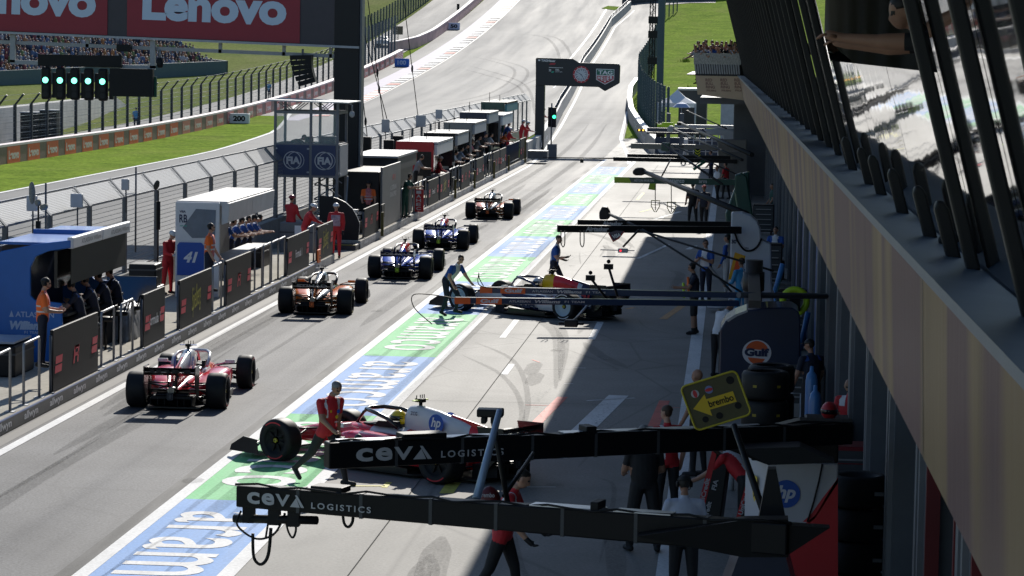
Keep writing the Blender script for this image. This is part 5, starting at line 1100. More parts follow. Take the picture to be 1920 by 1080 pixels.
# near gantry with two black booms
A1, A2 = P(612, 853, 2.62), P(1592, 812, 2.62); B1, B2 = P(450, 928, 2.62), P(1480, 1010, 2.62)
t = thing('pit_gantry', 'nearest pit gantry, two long black booms with white lettering', 'gantry', (1.2, 31.5, 0), 0, 'overhead pit box gantries')
arm(t, A1, A2, .305, .26, .20, arm_blk, top=[(.02, .30), (.43, .58), (.6, .82)], deco=True); arm(t, B1, B2, .225, .31, .20, arm_blk, top=[(.55, .68), (.70, .80)], deco=True)
b = MB(); pts = [PY(u, v, B2.y) for u, v in [(1195, 1006), (1395, 975), (1478, 974), (1478, 1045), (1392, 1045)]]; b.prism(pts, (0, .24, 0)); b.prism([PY(u, v, B2.y) for u, v in [(1479, 985), (1556, 990), (1479, 1040)]], (0, .2, 0)); b.build('boom_root', arm_blk, t)
b = MB(); pts = [PY(u, v, A2.y) for u, v in [(1330, 830), (1500, 788), (1600, 792), (1500, 840), (1480, 870), (1435, 870)]]; b.prism(pts, (0, .3, 0)); b.build('boom_root', arm_blk, t)
b = MB(); x = (B2.x+A2.x)/2; b.prism([PY(1385, 842, 33.6), PY(1500, 838, 33.6), PY(1565, 868, 33.6), PY(1440, 872, 33.6)], (0, .5, 0)); b.build('tower', satin, t); b = MB(); b.prism([PY(1440, 880, 28.2), PY(1455, 880, 28.2), PY(1475, 985, 28.2), PY(1420, 985, 28.2)], (0, .2, 0)); b.build('tower_fin', satin, t)
b = MB(); b.prism([PY(1390, 1030, 29), PY(1470, 1032, 29), PY(1540, 1300, 29), PY(1290, 1300, 29)], (0, 1.6, 0)); b.build('base', navy, t)
for A, B, f0, f1, f2, f3, h in ((A1, A2, .045, .185, .20, .315, .155), (B1, B2, .022, .10+.035, .147, .26, .125)):
    lw_ = (f1-f0)/3.9; o_ = MB(); p0, p1 = on_arm(A, B, .22, f0), on_arm(A, B, .22, f1); xd = (p1-p0).normalized(); up = V((0, 0, 1)); up = (up-xd*up.dot(xd)).normalized(); W4 = (p1-p0).length/4
    for k, (c_, ww) in enumerate((('c', .86), ('e', .86), ('V', .98))): letter(o_, c_, p0+xd*(W4*(k+.48)), xd, up, W4*ww, h, bold=.03)
    flat(o_, p0+xd*(W4*3.4), xd, up, [(-W4*.42, -h/2), (W4*.25, -h/2), (-W4*.0, h*.28)]); flat(o_, p0+xd*(W4*3.4), xd, up, [(W4*.33, -h/2), (W4*.55, -h/2), (W4*.06, h/2), (-W4*.08, h/2)])
    o_.build('lettering', ink_grey, t); arm_text(t, A, B, .22, f2, f3, 'LOGISTICS', h*.52, ink_grey, -.03, spacing=1.4)
b = MB()                                       # boxes clamped along the booms
for (A, B, f0, f1, dz, h) in ((A1, A2, .13, .21, .185, .07), (B1, B2, .145, .205, .145, .06), (A1, A2, .47, .49, .18, .09), (B1, B2, .66, .675, .18, .10)):
    p, q_ = V(A).lerp(B, f0), V(A).lerp(B, f1); d = (q_-p); n = V((-d.y, d.x, 0)).normalized()*.12
    b = MB(); b.prism([p-n+V((0, 0, dz-h/2)), q_-n+V((0, 0, dz-h/2)), q_+n+V((0, 0, dz-h/2)), p+n+V((0, 0, dz-h/2))], (0, 0, h)); b.build('clamp_box', black, t, bevel=.01)
p, q_ = V(B1).lerp(B2, -.0), V(B1).lerp(B2, .15); b = MB(); b.tube(p+V((-.06, 0, -.25)), q_+V((0, 0, -.2)), .045, n=8); [b.box(c.x-.06, c.x+.06, c.y-.06, c.y+.06, c.z-.28, c.z-.1) for c in (p.lerp(q_, .12), p.lerp(q_, .45), p.lerp(q_, .7))]; b.build('hose_rail', black, t)
yq = B1.y-.12
Hh = lambda *uv: [PY(u, v, yq) for u, v in uv]
hose(t, Hh((452, 958), (445, 985), (480, 1010), (515, 1000), (535, 962))); hose(t, Hh((533, 962), (540, 995), (549, 1008), (555, 990), (548, 960))); hose(t, Hh((474, 1000), (476, 1045), (490, 1058), (503, 1040), (508, 990)), .018)
hose(t, Hh((508, 955), (502, 985), (498, 1010))); hose(t, Hh((642, 955), (645, 980), (653, 988), (661, 978), (662, 955)), .016); hose(t, Hh((640, 930), (637, 957), (650, 966), (663, 950)), .012)
b = MB(); b.box(*sorted((PY(895, 780, 30.4).x, PY(944, 780, 30.4).x)), 30.3, 30.5, PY(920, 781, 30.4).z, PY(920, 766, 30.4).z); [b.box(PY(u, 790, 30.4).x-.03, PY(u, 790, 30.4).x+.03, 30.3, 30.5, PY(u, 793, 30.4).z, PY(u, 780, 30.4).z) for u in (908, 926)]; b.build('signal_light', satin, t, bevel=.015)
b = MB(); b.tube(PY(937, 770, 30.0), PY(893, 936, 29.2), .035, .045, 8); b.build('light_pole', mat('pale blue pole', (.35, .45, .58), .4, .3, var=.05), t)
for pq in ((PY(893, 936, 29.2), PY(895, 960, 29.2), .04), (PY(925, 790, 30.4), PY(955, 960, 30.6), .03), (PY(1000, 850, 32), PY(945, 930, 30.6), .025)): b = MB(); b.tube(*pq); b.build('stay_rod', black, t)
c = PY(918, 945, 30.6); b = MB(); b.ball(c, .13, .08, .20, 12, 8); o = b.build('brake_lamp', mat('lamp red', (.12, .008, .008), .4, var=0), t); text('brembo', PY(913, 928, 30.5), (1, 0, 0), (0, 0, 1), .17, .05, ink_grey, t)
c = PY(672, 822, 32.6); b = MB(); b.ball(c, .05, .05, .055, 10, 8); b.build('sensor_ball', dgrey, t)
# yellow edged board with arrow
yb_ = 31.0; t = thing('arrow_board', 'tilted yellow edged board with a yellow arrow and word on it', 'sign', tuple(PY(1380, 800, yb_)))
corners = [(1276, 726), (1380, 694), (1408, 776), (1306, 808)]; pc = [PY(u, v, yb_) for u, v in corners]; cen = sum(pc, V((0, 0, 0)))/4
X_ = (pc[1]-pc[0]).normalized(); U_2 = (pc[0]-pc[3]).normalized(); W_, Hh_ = (pc[1]-pc[0]).length, (pc[0]-pc[3]).length
rp = []
for sx, sy in ((1, 1), (-1, 1), (-1, -1), (1, -1)):
    for k in range(5):
        a = {(1, 1): 0, (-1, 1): 90, (-1, -1): 180, (1, -1): 270}[(sx, sy)]+22.5*k; rp.append(cen+X_*(sx*(W_/2-.06)+.06*math.cos(R(a)))+U_2*(sy*(Hh_/2-.06)+.06*math.sin(R(a))))
b = MB(); b.prism(rp, (0, .03, 0)); b.build('board', mat('board olive', (.09, .08, .03), .5, var=.2), t)
b = MB(); b.path([p+V((0, -.004, 0)) for p in rp]+[rp[0]+V((0, -.004, 0))], .012, 6); b.build('edging', mat('edge yellow', (.55, .45, .03), .5, var=.1), t)
b = MB(); L2 = lambda x, y: (x*W_, y*Hh_)
flat(b, cen, X_, U_2, [L2(-.42, -.03), L2(-.15, .2), L2(-.15, .09), L2(.33, .09), L2(.33, -.15), L2(-.15, -.15), L2(-.15, -.29)], 0); letter(b, 'brembo', cen+X_*(.08*W_)-U_2*(.03*Hh_), X_, U_2, .44*W_, .15*Hh_, 1, bold=.02, off=.012)
for x, y, r_, mi in ((-.3, .27, .07, 2), (-.05, .27, .07, 3), (.35, .33, .07, 1), (-.03, -.33, .06, 1), (.33, -.24, .06, 1), (-.28, -.32, .055, 1)): disc(b, cen+X_*x*W_+U_2*y*Hh_, X_, U_2, r_*W_, r_*W_, mi, .008, 16)
disc(b, cen-X_*.3*W_+U_2*.27*Hh_, X_, U_2, .035*W_, .07*W_, 4, .012, 12); disc(b, cen-X_*.05*W_+U_2*.27*Hh_, X_, U_2, .07*W_, .03*W_, 4, .012, 12)
b.build('printed_arrow', [mat('arrow yellow', (.75, .5, .02), .5, var=0), black, ink_grey, mat('sticker blue', (.2, .25, .5), .5, var=0), ink_red], t)
b = MB(); b.tube(PY(1376, 797, yb_+.05), PY(1440, 985, 30.2), .035, .04, 8); b.build('pole', satin, t)
# Williams style gantry: two blue booms with orange tips
t = thing('pit_gantry', 'pit gantry with two dark blue booms and orange tips', 'gantry', (.4, 54.5, 0), 0, 'overhead pit box gantries'); bnavy = mat('boom navy', (.014, .032, .085), .3, coat=.3, var=.08)
for (u0, v0, u1, v1, k) in ((900, 543, 1418, 553, 0), (852, 563, 1385, 564, 1)):
    A = P(u0, v0, 2.5); B = P(u1, v1, 2.5); B.y = A.y+ (B.y-A.y)*.6
    arm(t, A, B, .125, .11, .12, bnavy); f = lambda u: (u-u0)/(u1-u0)
    b = MB()
    for g0, g1, mi in ((0, .055 if k else .045, 0), (.075, .165, 0)):
        p0, p1 = on_arm(A, B, .14, g0), on_arm(A, B, .14, g1); h = V((0, 0, .0625)); o_ = V((0, -.006, 0)); b.add([p0+o_-h, p1+o_-h, p1+o_+h, p0+o_+h], [(0, 1, 2, 3)], mi)
    b.build('orange_band', mat('boom orange', (.72, .12, .015), .45, var=.05), t)
    arm_text(t, A, B, .14, .09, .155, 'Gulf', .082, mat('pale ink', (.55, .57, .62), .5, var=0), bold=.05); arm_text(t, A, B, .14, .19, .265, 'ATLASSIAN', .045, ink_grey); arm_text(t, A, B, .14, .28, .37, 'Williams', .062, ink_grey, bold=.04, shear=.2); arm_text(t, A, B, .14, .385, .455, 'F1 TEAM', .04, ink_grey)
    w0 = PY(775 if k else 898, 553 if k else 512, A.y-.6); hose(t, [A+V((.1, 0, .02)), w0.lerp(A, .5)+V((0, 0, .05)), w0, w0+V((.02, .05, -.25)), w0+V((.35, .1, -.55)) if k else w0+V((.5, .1, -.3))], .010, 'whip_aerial')
b = MB(); xx = .27; b.tube((xx, 60.3, 0), (xx, 60.3, 2.85), .19, n=16); b.tube((xx, 60.3, 2.2), (xx, 60.3, 2.6), .23, n=16); b.box(xx-.12, xx+.12, 53.6, 60.3, 2.44, 2.58); b.build('tower', mat('tower brown grey', (.05, .045, .042), .5, .3, var=.15), t)
c = P(1071, 606, 1.3); c = PY(1071, 606, 54.0); b = MB(); b.box(c.x-.13, c.x+.13, c.y-.1, c.y+.1, c.z-.07, c.z+.07); b.box(c.x-.25, c.x+.25, c.y-.05, c.y+.05, c.z-.03, c.z+.02); b.build('signal_light', satin, t, bevel=.03)
b = MB(); b.tube(c, PY(1108, 566, 54), .022); b.build('stay_rod', steel, t)
for u, v, u2_, v2_ in ((1107, 521, 1139, 562), (1141, 500, 1158, 556)): 
    c = PY(u, v, 54.6); b = MB(); b.box(c.x-.09, c.x+.09, c.y-.06, c.y+.06, c.z-.05, c.z+.05); b.ball(c+V((0, 0, .1)), .04); b.tube(c, PY(u2_, v2_, 54.6), .025); b.build('camera_mast', black, t)
b = MB(); b.tube(PY(1385, 553, 55), PY(1590, 556, 58), .06); b.build('wall_strut', dsteel, t)
# white cowl gantry with black booms
t = thing('pit_gantry', 'pit gantry with two black booms on a big white rounded tower', 'gantry', (.1, 76, 0), 0, 'overhead pit box gantries')
for (u0, v0, u1, v1) in ((1083, 418, 1388, 420), (1045, 428.5, 1390, 427)):
    A = P(u0, v0, 2.5); B = P(u1, v1, 2.5); B.y = (A.y+B.y)/2; arm(t, A, B, .19, .19, .15, arm_blk); arm_text(t, A, B, .15, .15, .275, 'Airtasker', .13, ink_grey, bold=.04, shear=.2)
yt = 76.3; prof = [(1371, 399), (1392, 399), (1408, 404), (1420, 415), (1426, 430), (1428, 450), (1446, 458), (1448, 560), (1448, 640), (1362, 640), (1366, 560), (1370, 450)]
b = MB(); b.prism([PY(u, v, yt) for u, v in prof], (0, .7, 0)); o = b.build('tower', mat('cowl white', (.52, .53, .58), .4, var=.06), t, bevel=.05)
text('30', PY(1376, 453, yt), (1, 0, 0), (0, 0, 1), .14, .11, ink_navy, t, bold=.05)
hose(t, [PY(u, v, yt-.05) for u, v in [(1377, 433), (1383, 452), (1395, 468), (1408, 470), (1420, 462), (1428, 447)]], .028, 'spiral_hose')
text('VISA', PY(1400, 465, yt-.09), (1, 0, 0), (0, 0, 1), .12, .04, ink_navy, t)
for u in (1055, 1091): hose(t, [PY(u-3, 433, 73.6), PY(u-3, 455, 73.6), PY(u+1, 463, 73.6), PY(u+4, 455, 73.6), PY(u+4, 433, 73.6)], .014)
for p in [((1200, 432), (1450, 508)), ((1204, 430), (1390, 548)), ((1330, 500), (1372, 548)), ((1198, 431), (1168, 463))]:
    b = MB(); b.tube(PY(*p[0], 74), PY(*p[1], 74 if p[1][0] < 1300 else 72), .03, n=6); b.build('stay_rod', satin, t)
c = PY(1168, 470, 74); b = MB(); b.box(c.x-.13, c.x+.13, c.y-.05, c.y+.05, c.z-.055, c.z+.055); b.box(c.x-.6, c.x+.3, c.y+.1, c.y+.12, c.z-.012, c.z+.012); o = b.build('signal_light', lgrey, t, bevel=.03); b = MB(); disc(b, (c.x-.06, c.y-.055, c.z), (1, 0, 0), (0, 0, 1), .025, .025); b.build('red_lamp', mat('red lamp', (.8, .02, .03), .4, var=0, emit=(1, .03, .05), es=1.5), t)
c = PY(1156, 443, 74); t2 = thing('flag', 'red edged dark flag hanging from the middle gantry boom', 'flag', tuple(c)); b = MB(); b.add([PY(u, v, 74) for u, v in [(1141, 437), (1156, 432), (1170, 434), (1160, 447), (1150, 453)]], [(0, 1, 2, 3, 4)]); b.build('cloth', navy, t2); b = MB(); b.path([PY(u, v, 73.97) for u, v in [(1141, 437), (1150, 453), (1160, 447), (1170, 434)]], .018, 5); b.build('edging', red, t2); b = MB(); letter(b, 'VISA', PY(1156, 442, 73.95), (1, 0, .35), (-.35, 0, 1), .22, .1, bold=.03); b.build('lettering', ink_white, t2)
def boxcam(u0, u1, v0, v1, y, eu, ev, ey, r0, r1, label, m=satin, hexa=False, grp='camera and lamp booms'):
    p0, p1 = PY(u0, v1, y), PY(u1, v0, y); t = thing('camera_boom', label, 'boom', tuple(p0), 0, grp)
    b = MB(); 
    if hexa: cx, cz = (p0.x+p1.x)/2, (p0.z+p1.z)/2; w_, h_ = (p1.x-p0.x)/2, (p1.z-p0.z)/2; b.prism([(cx-w_, y, cz-h_*.6), (cx-w_, y, cz+.2*h_), (cx-.5*w_, y, cz+h_), (cx+.4*w_, y, cz+h_), (cx+w_, y, cz+.3*h_), (cx+w_, y, cz-.5*h_), (cx+.3*w_, y, cz-h_), (cx-.6*w_, y, cz-h_)], (0, .35, 0))
    else: b.box(p0.x, p1.x, y, y+.3, p0.z, p1.z)
    b.build('head', m, t, bevel=.04)
    b = MB(); b.tube(((p1.x+p0.x)/2+(p1.x-p0.x)*.3, y+.15, (p0.z+p1.z)/2), PY(eu, ev, ey), r0, r1, 8); b.build('pole', black, t); return t
boxcam(1186, 1212, 315, 329, 92, 1400, 402, 80, .07, .10, 'thick black boom with faceted head slanting across the green gantry', hexa=True)
boxcam(1123, 1144, 388, 414, 80, 1208, 432, 75, .045, .05, 'short rod with a big black box above the middle gantry', hexa=True)
boxcam(1239, 1256, 268, 283, 106, 1355, 345, 100, .03, .03, 'thin boom carrying a dark green box', dgreen)
boxcam(1269, 1280, 229, 235, 140, 1410, 290, 112, .07, .10, 'long dark boom at the far gantries with a flat black head')
boxcam(1251, 1266, 236, 248, 138, 1392, 300, 112, .05, .06, 'dark boom below a rounded pale grey head', lgrey, True)
boxcam(1286, 1292, 207, 211, 160, 1362, 241, 140, .03, .04, 'faint thin boom farthest up the lane')
# green gantry
t = thing('pit_gantry', 'pit gantry with a racing green boom and lime tip', 'gantry', (.2, 103, 0), 0, 'overhead pit box gantries')
A, B = P(1152, 337, 2.5), P(1400, 337, 2.5); B.y = A.y; arm(t, A, B, .22, .22, .2, dgreen)
b = MB(); h = V((0, 0, .108)); p0, p1, p2 = on_arm(A, B, .2, .0), on_arm(A, B, .2, .13), on_arm(A, B, .2, .11); o_ = V((0, -.006, 0)); b.add([p0+o_-h, p1+o_-h, p2+o_+h, p0+o_+h], [(0, 1, 2, 3)]); b.build('lime_tip', mat('lime', (.30, .42, .02), .45, var=0), t)
arm_text(t, A, B, .2, .15, .30, 'ASTON-MARTIN', .09, ink_grey); arm_text(t, A, B, .2, .42, .53, 'aramco', .11, ink_white, bold=.02); arm_text(t, A, B, .2, .64, .70, 'arm', .10, ink_grey, bold=.02)
b = MB(); b.prism([PY(u, v, 103) for u, v in [(1383, 337), (1392, 325), (1405, 322), (1408, 470), (1365, 470), (1360, 400)]], (0, .8, 0)); b.build('tower', dgreen, t, bevel=.05); b = MB(); b.prism([PY(u, v, 101) for u, v in [(1378, 328), (1390, 324), (1400, 330), (1412, 405), (1385, 410), (1377, 360)]], (0, .4, 0)); b.build('tower_fairing', dgreen, t, bevel=.05)
for u, v in ((1229, 384), (1259, 387)):
    b = MB(); p = PY(u, v, 100); b.tube(PY(u-.5, 345, 100), p+V((0, 0, -.2)), .016, n=5); b.build('hanger', black, t)
    b = MB(); w_, h_ = .15, .15; pts = [(-w_, h_), (w_, h_), (w_, -.05), (.03, -.25), (-.03, -.25), (-w_, -.05)]; pts = [(p.x+x, p.y, p.z+z) for x, z in pts]; b.path(pts+[pts[0]], .016, 6); b.tube((p.x-w_, p.y, p.z), (p.x+w_, p.y, p.z), .01, n=5); b.build('gun_cradle', mat('cradle olive', (.30, .28, .03), .5, var=.1), t)
b = MB(); b.prism([PY(u, v, 100.5) for u, v in [(1218, 344), (1230, 344), (1230, 357), (1215, 355)]], (0, .02, 0)); b.build('lime_flag', mat('lime', (.3, .42, .02), .5), t)
for p in [((1256, 270), (1388, 330)), ((1240, 268), (1352, 345)), ((1257, 300), (1241, 330))]: b = MB(); b.tube(PY(*p[0], 104), PY(*p[1], 101), .028, n=6); b.build('stay_rod', satin, t)
c = PY(1311, 311, 104); b = MB(); b.tube(PY(1300, 318, 104), PY(1322, 303, 104), .05); b.tube(PY(1300, 312, 104), PY(1318, 300, 104), .02); b.build('wheel_gun', mat('gun green', (.01, .16, .07), .4, var=0), t)
# black gantry farther on
t = thing('pit_gantry', 'pit gantry with two black booms and a thin aerial over the lane', 'gantry', (-.3, 121, 0), 0, 'overhead pit box gantries')
for (u0, v0, u1, v1) in ((1176, 292, 1370, 294), (1150, 298, 1382, 299)):
    A, B = P(u0, v0, 2.5), P(u1, v1, 2.5); B.y = A.y; arm(t, A, B, .17, .17, .16, arm_blk)
c0, c1 = PY(1150, 297, 120), PY(1018, 295, 120); b = MB(); b.tube(c0, c1, .03, .015, 6); c = PY(1091, 299, 120); b.box(c.x-.07, c.x+.07, 119.95, 120.05, c.z-.14, c.z+.02); b.build('aerial', black, t)
b = MB(); b.prism([PY(u, v, 121.5) for u, v in [(1362, 284), (1400, 284), (1400, 395), (1380, 395), (1375, 300)]], (0, .6, 0)); b.build('tower', mat('tower taupe', (.13, .125, .12), .5, var=.1), t)
c = PY(1308, 286, 121); b = MB(); b.prism([(c.x-.12, 121, c.z+.16), (c.x+.12, 121, c.z+.16), (c.x+.12, 121, c.z-.12), (c.x, 121, c.z-.22), (c.x-.12, 121, c.z-.12)], (0, .03, 0)); b.build('sign_plate', black, t); b = MB()
for k in range(3): z = c.z+.1-.11*k; b.add([(c.x-.12, 120.99, z+.05), (c.x, 120.99, z-.04), (c.x+.12, 120.99, z+.05), (c.x+.12, 120.99, z), (c.x, 120.99, z-.09), (c.x-.12, 120.99, z)], [(0, 1, 2, 3, 4, 5)])
b.build('chevron', mat('chevron yellow', (.62, .62, .02), .5, var=0), t)
# grey gantry and the last ones
t = thing('pit_gantry', 'pit gantry with one deep grey boom lettered in black', 'gantry', (-.6, 139, 0), 0, 'overhead pit box gantries')
A, B = P(1183, 273.5, 2.5), P(1345, 273.5, 2.5); B.y = A.y; arm(t, A, B, .26, .26, .25, mat('boom taupe', (.18, .175, .165), .5, var=.06)); arm_text(t, A, B, .25, .50, .62, 'QATAR', .1, black, bold=.03)
b = MB(); b.prism([PY(u, v, 139) for u, v in [(1345, 262), (1400, 262), (1400, 360), (1350, 360)]], (0, .8, 0)); b.build('tower', mat('boom taupe', (.18, .175, .165), .5), t, bevel=.04)
t = thing('pit_gantry', 'dark blue lettered pit gantry boom beside a white rounded tower', 'gantry', (-1, 158, 0), 0, 'overhead pit box gantries')
A, B = P(1213, 243, 2.4), P(1355, 243, 2.4); B.y = A.y; arm(t, A, B, .24, .24, .3, navy); A2_, B2_ = P(1213, 249, 2.2), P(1355, 249, 2.2); B2_.y = A2_.y; arm(t, A2_, B2_, .12, .12, .3, dgrey)
b = MB(); b.prism([PY(u, v, 157) for u, v in [(1320, 244), (1345, 241), (1365, 243), (1398, 250), (1398, 330), (1357, 330), (1355, 254), (1330, 253)]], (0, 1, 0)); b.build('tower', lgrey, t, bevel=.06)
c = PY(1202, 244, 158); b = MB(); b.box(c.x-.22, c.x+.22, 158, 158.1, c.z-.07, c.z+.07); b.build('lamp_box', black, t); b = MB(); [disc(b, (c.x+d, 158, c.z), (1, 0, 0), (0, 0, 1), .05, .05) for d in (-.1, .12)]; b.build('amber_lamp', mat('amber lamp', (.9, .5, .05), .4, var=0, emit=(1, .55, .08), es=2), t)
t = thing('pit_gantry', 'pale grey flat topped gantry boom, last before the barrier end', 'gantry', (-1, 170, 0), 0, 'overhead pit box gantries')
A, B = P(1265, 236, 2.4), P(1390, 236, 2.4); B.y = A.y; arm(t, A, B, .2, .2, .6, lgrey); b = MB(); b.prism([PY(u, v, 169) for u, v in [(1375, 234), (1398, 240), (1398, 320), (1380, 320)]], (0, .8, 0)); b.build('tower', lgrey, t)
c0, c1 = PY(1232, 238, 172), PY(1262, 230, 172); b = MB(); b.box(c0.x, c1.x, 172, 172.2, c0.z, c1.z-.1); b.box(c0.x+.3, c1.x, 172.0, 172.2, c1.z-.1, c1.z); tag(b.build('lime_board', flu_yellow), 'small lime board by the end of the dark blue barrier', 'sign')
# ------------------------------------------------------------------ cabinets, tyres and gear in front of the garages
t = thing('pit_cabinet', 'white and red cabinet with a round blue emblem and yellow shield', 'cabinet', (.7, 36.4, 0)); y0 = 35.6
xa, xb = PY(1440, 900, y0).x, PY(1571, 900, y0).x; zt = PY(1500, 868, y0).z
b = MB(); b.box(xa, xb, y0, y0+1.3, 0, zt); b.build('body', mat('cabinet white', (.50, .50, .54), .45, var=.05), t, bevel=.02)
b = MB(); b.prism([(xa, y0, zt), (xa, y0+1.3, zt), (xa-.28, y0+1.3, zt+.02), (xa-.28, y0+.9, zt)], (0, 0, -1.9)); b.build('side_wing', mat('cabinet white', (.5, .5, .54), .45), t)
b = MB(); b.box(xa-.22, xb, y0+.05, y0+1.25, zt+.003, zt+.24); b.build('top', satin, t, bevel=.02)
b = MB(); fz = lambda u, v: PY(u, v, y0-.004); b.add([fz(*p) for p in [(1512, 980), (1530, 965), (1550, 930), (1571, 895), (1571, 1200), (1480, 1200), (1480, 985)]], [tuple(range(7))]); b.build('red_panel', red, t)
b = MB(); b.add([fz(*p) for p in [(1505, 978), (1520, 965), (1545, 930), (1571, 897), (1571, 906), (1550, 938), (1528, 972), (1518, 980)]], [tuple(range(8))], 0); c = fz(1474, 926); disc(b, c, (1, 0, 0), (0, 0, 1), .178, .178, 1, .006); letter(b, 'hp', (c.x, c.y, c.z), (1, 0, 0), (0, 0, 1), .24, .22, 2, bold=.035, off=.012, shear=.25); b.build('emblem', [ink_red, ink_blue, mat('pale white', (.6, .62, .7), .5, var=0)], t)
b = MB(); c = V((xa-.145, y0+.43, PY(1425, 925, y0).z)); dX = V((.27, -.9, 0)).normalized(); sh = [(-.10, .16), (.10, .16), (.10, -.03), (.06, -.13), (0, -.18), (-.06, -.13), (-.10, -.03)]; flat(b, c, dX, (0, 0, 1), sh, 0, .02); flat(b, c, dX, (0, 0, 1), [(-.03, -.12), (.03, -.1), (.01, -.02), (.05, .06), (.01, .1), (-.04, .03), (-.01, -.05)], 1, .026); b.build('shield', [yellow, black], t)
b = MB(); b.path([PY(u, v, y0-.03) for u, v in [(1542, 870), (1536, 900), (1526, 940), (1514, 978)]], .012, 6); b.build('coil_cable', black, t)
tyre_prof = lambda r, w_: [(r*.64, -w_*.46), (r*.80, -w_*.5), (r*.93, -w_*.46), (r, -w_*.36), (r, w_*.36), (r*.93, w_*.46), (r*.80, w_*.5), (r*.64, w_*.46)]
def tyre(x, y, z, r, w_, label, ax='z', grp='spare tyres by the garages'):
    t = thing('spare_tyre', label, 'tyre', (x, y, z), 0, grp); b = MB(); b.lathe(tyre_prof(r, w_), (x, y, z), ax, 32); b.build('tyre', rubber, t)
    b = MB(); b.lathe([(.001, -.05), (r*.5, -.06), (r*.64, -w_*.44), (r*.64, w_*.44), (r*.5, .06), (.001, .05)], (x, y, z), ax, 20); b.build('rim', satin, t)
    if ax == 'z': b = MB(); [b.add([(x+r*1.004*math.sin(a0+da), y-r*1.004*math.cos(a0+da), z+dz) for da, dz in ((0, -.02), (.17, -.02), (.17, .02), (0, .02))], [(0, 1, 2, 3)]) for a0 in (-.55, .5, 1.5, -1.6)]; b.build('marking', mat('dull yellow', (.35, .26, .02), .6, var=.1), t)
ty0 = 43.6; c = PY(1436, 700, ty0); 
for k, lab in enumerate(['lowest tyre of the stack before the dark blue cabinet', 'second tyre from below before the dark blue cabinet', 'third tyre from below before the dark blue cabinet', 'top tyre of the front stack before the dark blue cabinet']): tyre(c.x, ty0+.3, .69+.45*k+.10, .37, .44, lab)
for k, lab in enumerate(['lowest tyre of the rear stack against the dark blue cabinet', 'middle tyre of the rear stack against the dark blue cabinet', 'third tyre of the rear stack against the dark blue cabinet', 'top tyre of the rear stack against the dark blue cabinet']): tyre(c.x+.10, ty0+1.15, .69+.45*k+.10, .37, .44, lab)
c = PY(1612, 890, 37.0); blanket = mat('blanket', (.012, .012, .014), .75, var=.3, bump=.4)
for k, lab in enumerate(['lowest wrapped wheel beside the white and red cabinet', 'second wrapped wheel beside the white and red cabinet', 'third wrapped wheel beside the white and red cabinet', 'topmost wrapped wheel beside the white and red cabinet']):
    t = thing('wrapped_wheel', lab, 'wheel', (c.x, 37.4, .22+.44*k), 0, 'wheels in heating covers'); b = MB(); b.lathe([(.0, -.2), (.32, -.21), (.38, -.17), (.385, 0), (.38, .17), (.33, .21), (.25, .19), (.2, .14), (0, .13)], (c.x, 37.4, .22+.44*k), 'z', 28); b.build('cover', blanket, t); b = MB(); a = -1.2; b.box(c.x+.2, c.x+.32, 37.0, 37.02, .2+.44*k, .25+.44*k); b.build('strap', mgrey, t)
for k in range(4):
    c2 = PY(1755, 1030+k*15, 31.5+.0); tyre(c2.x-.02, 31.2-.34*k, .36, .36, .3, ['farthest upright tyre of the row at the lower right', 'second farthest upright tyre in the row at the lower right', 'third upright tyre in the row at the lower right', 'nearest upright tyre of the row at the lower right'][k], 'y')
t = thing('pit_cabinet', 'dark blue rounded cabinet with a white, orange and blue round sign', 'cabinet', (.2, 58.5, 0)); y0 = 57.6
prof = [(1349, 720), (1350, 618), (1360, 602), (1378, 590), (1400, 582), (1440, 577), (1486, 577), (1498, 585), (1501, 600), (1501, 720)]; pp = [PY(u, v, y0) for u, v in prof]; pp[0].z = 0; pp[-1].z = 0
b = MB(); b.prism(pp, (0, 1.5, 0)); b.build('body', navy, t, bevel=.03)
c = PY(1419, 661, y0); b = MB(); disc(b, c, (1, 0, 0), (0, 0, 1), .295, .26, 0, .006, 32); letter(b, 'Gulf', (c.x, c.y, c.z+.005), (1, 0, 0), (0, 0, 1), .50, .17, 2, bold=.06, off=.016)
disc(b, c, (1, 0, 0), (0, 0, 1), .24, .24, 1, .011, 20, .03, .47); disc(b, (c.x, c.y, c.z), (1, 0, 0), (0, 0, 1), .2, .24, 1, .011, 20, .57, .93); b.build('emblem', [mat('cab white', (.62, .63, .66), .5, var=0), mat('emblem orange', (.62, .10, .015), .5, var=0), ink_navy], t)
b = MB(); b.add([PY(u, v, y0-.004) for u, v in [(1362, 600), (1380, 589), (1402, 581), (1402, 585), (1382, 593), (1365, 604)]], [tuple(range(6))]); b.build('highlight_strip', lgrey, t)
c = PY(1490, 565, 62); t = thing('life_ring_hose', 'bright lime coiled air hose on a stand behind the blue cabinet', 'hose', (c.x, 62, 0)); b = MB(); n = 24; b.path([(c.x+.26*math.cos(6.283*k/n-1.2), 62, c.z+.26*math.sin(6.283*k/n-1.2)) for k in range(n-2)], .075, 8); b.build('coil', flu_yellow, t); b = MB(); b.tube((c.x, 62.1, 0), (c.x, 62.1, c.z), .04); b.box(c.x-.12, c.x+.12, 61.85, 62.05, c.z-.2, c.z+.1); b.build('stand', black, t)
for k, (u, v, h_) in enumerate([(1425, 545, .5), (1463, 520, .6), (1510, 620, .8)]):
    c = PY(u, v, 64-2*k); b = MB(); b.tube((c.x-.1, c.y, c.z-h_/2), (c.x+.05, c.y, c.z+h_/2), .06, n=10); b.tube((c.x-.1, c.y, 0), (c.x-.1, c.y, c.z-h_/2), .03); tag(b.build('jack_handle', [mat('jack blue', (.05, .2, .5), .4, var=.1)]), ['blue jack handle leaning by the brown grey tower', 'pale blue upright handle before the garage piers', 'pale blue post by the capped man in dark team kit'][k], 'handle')
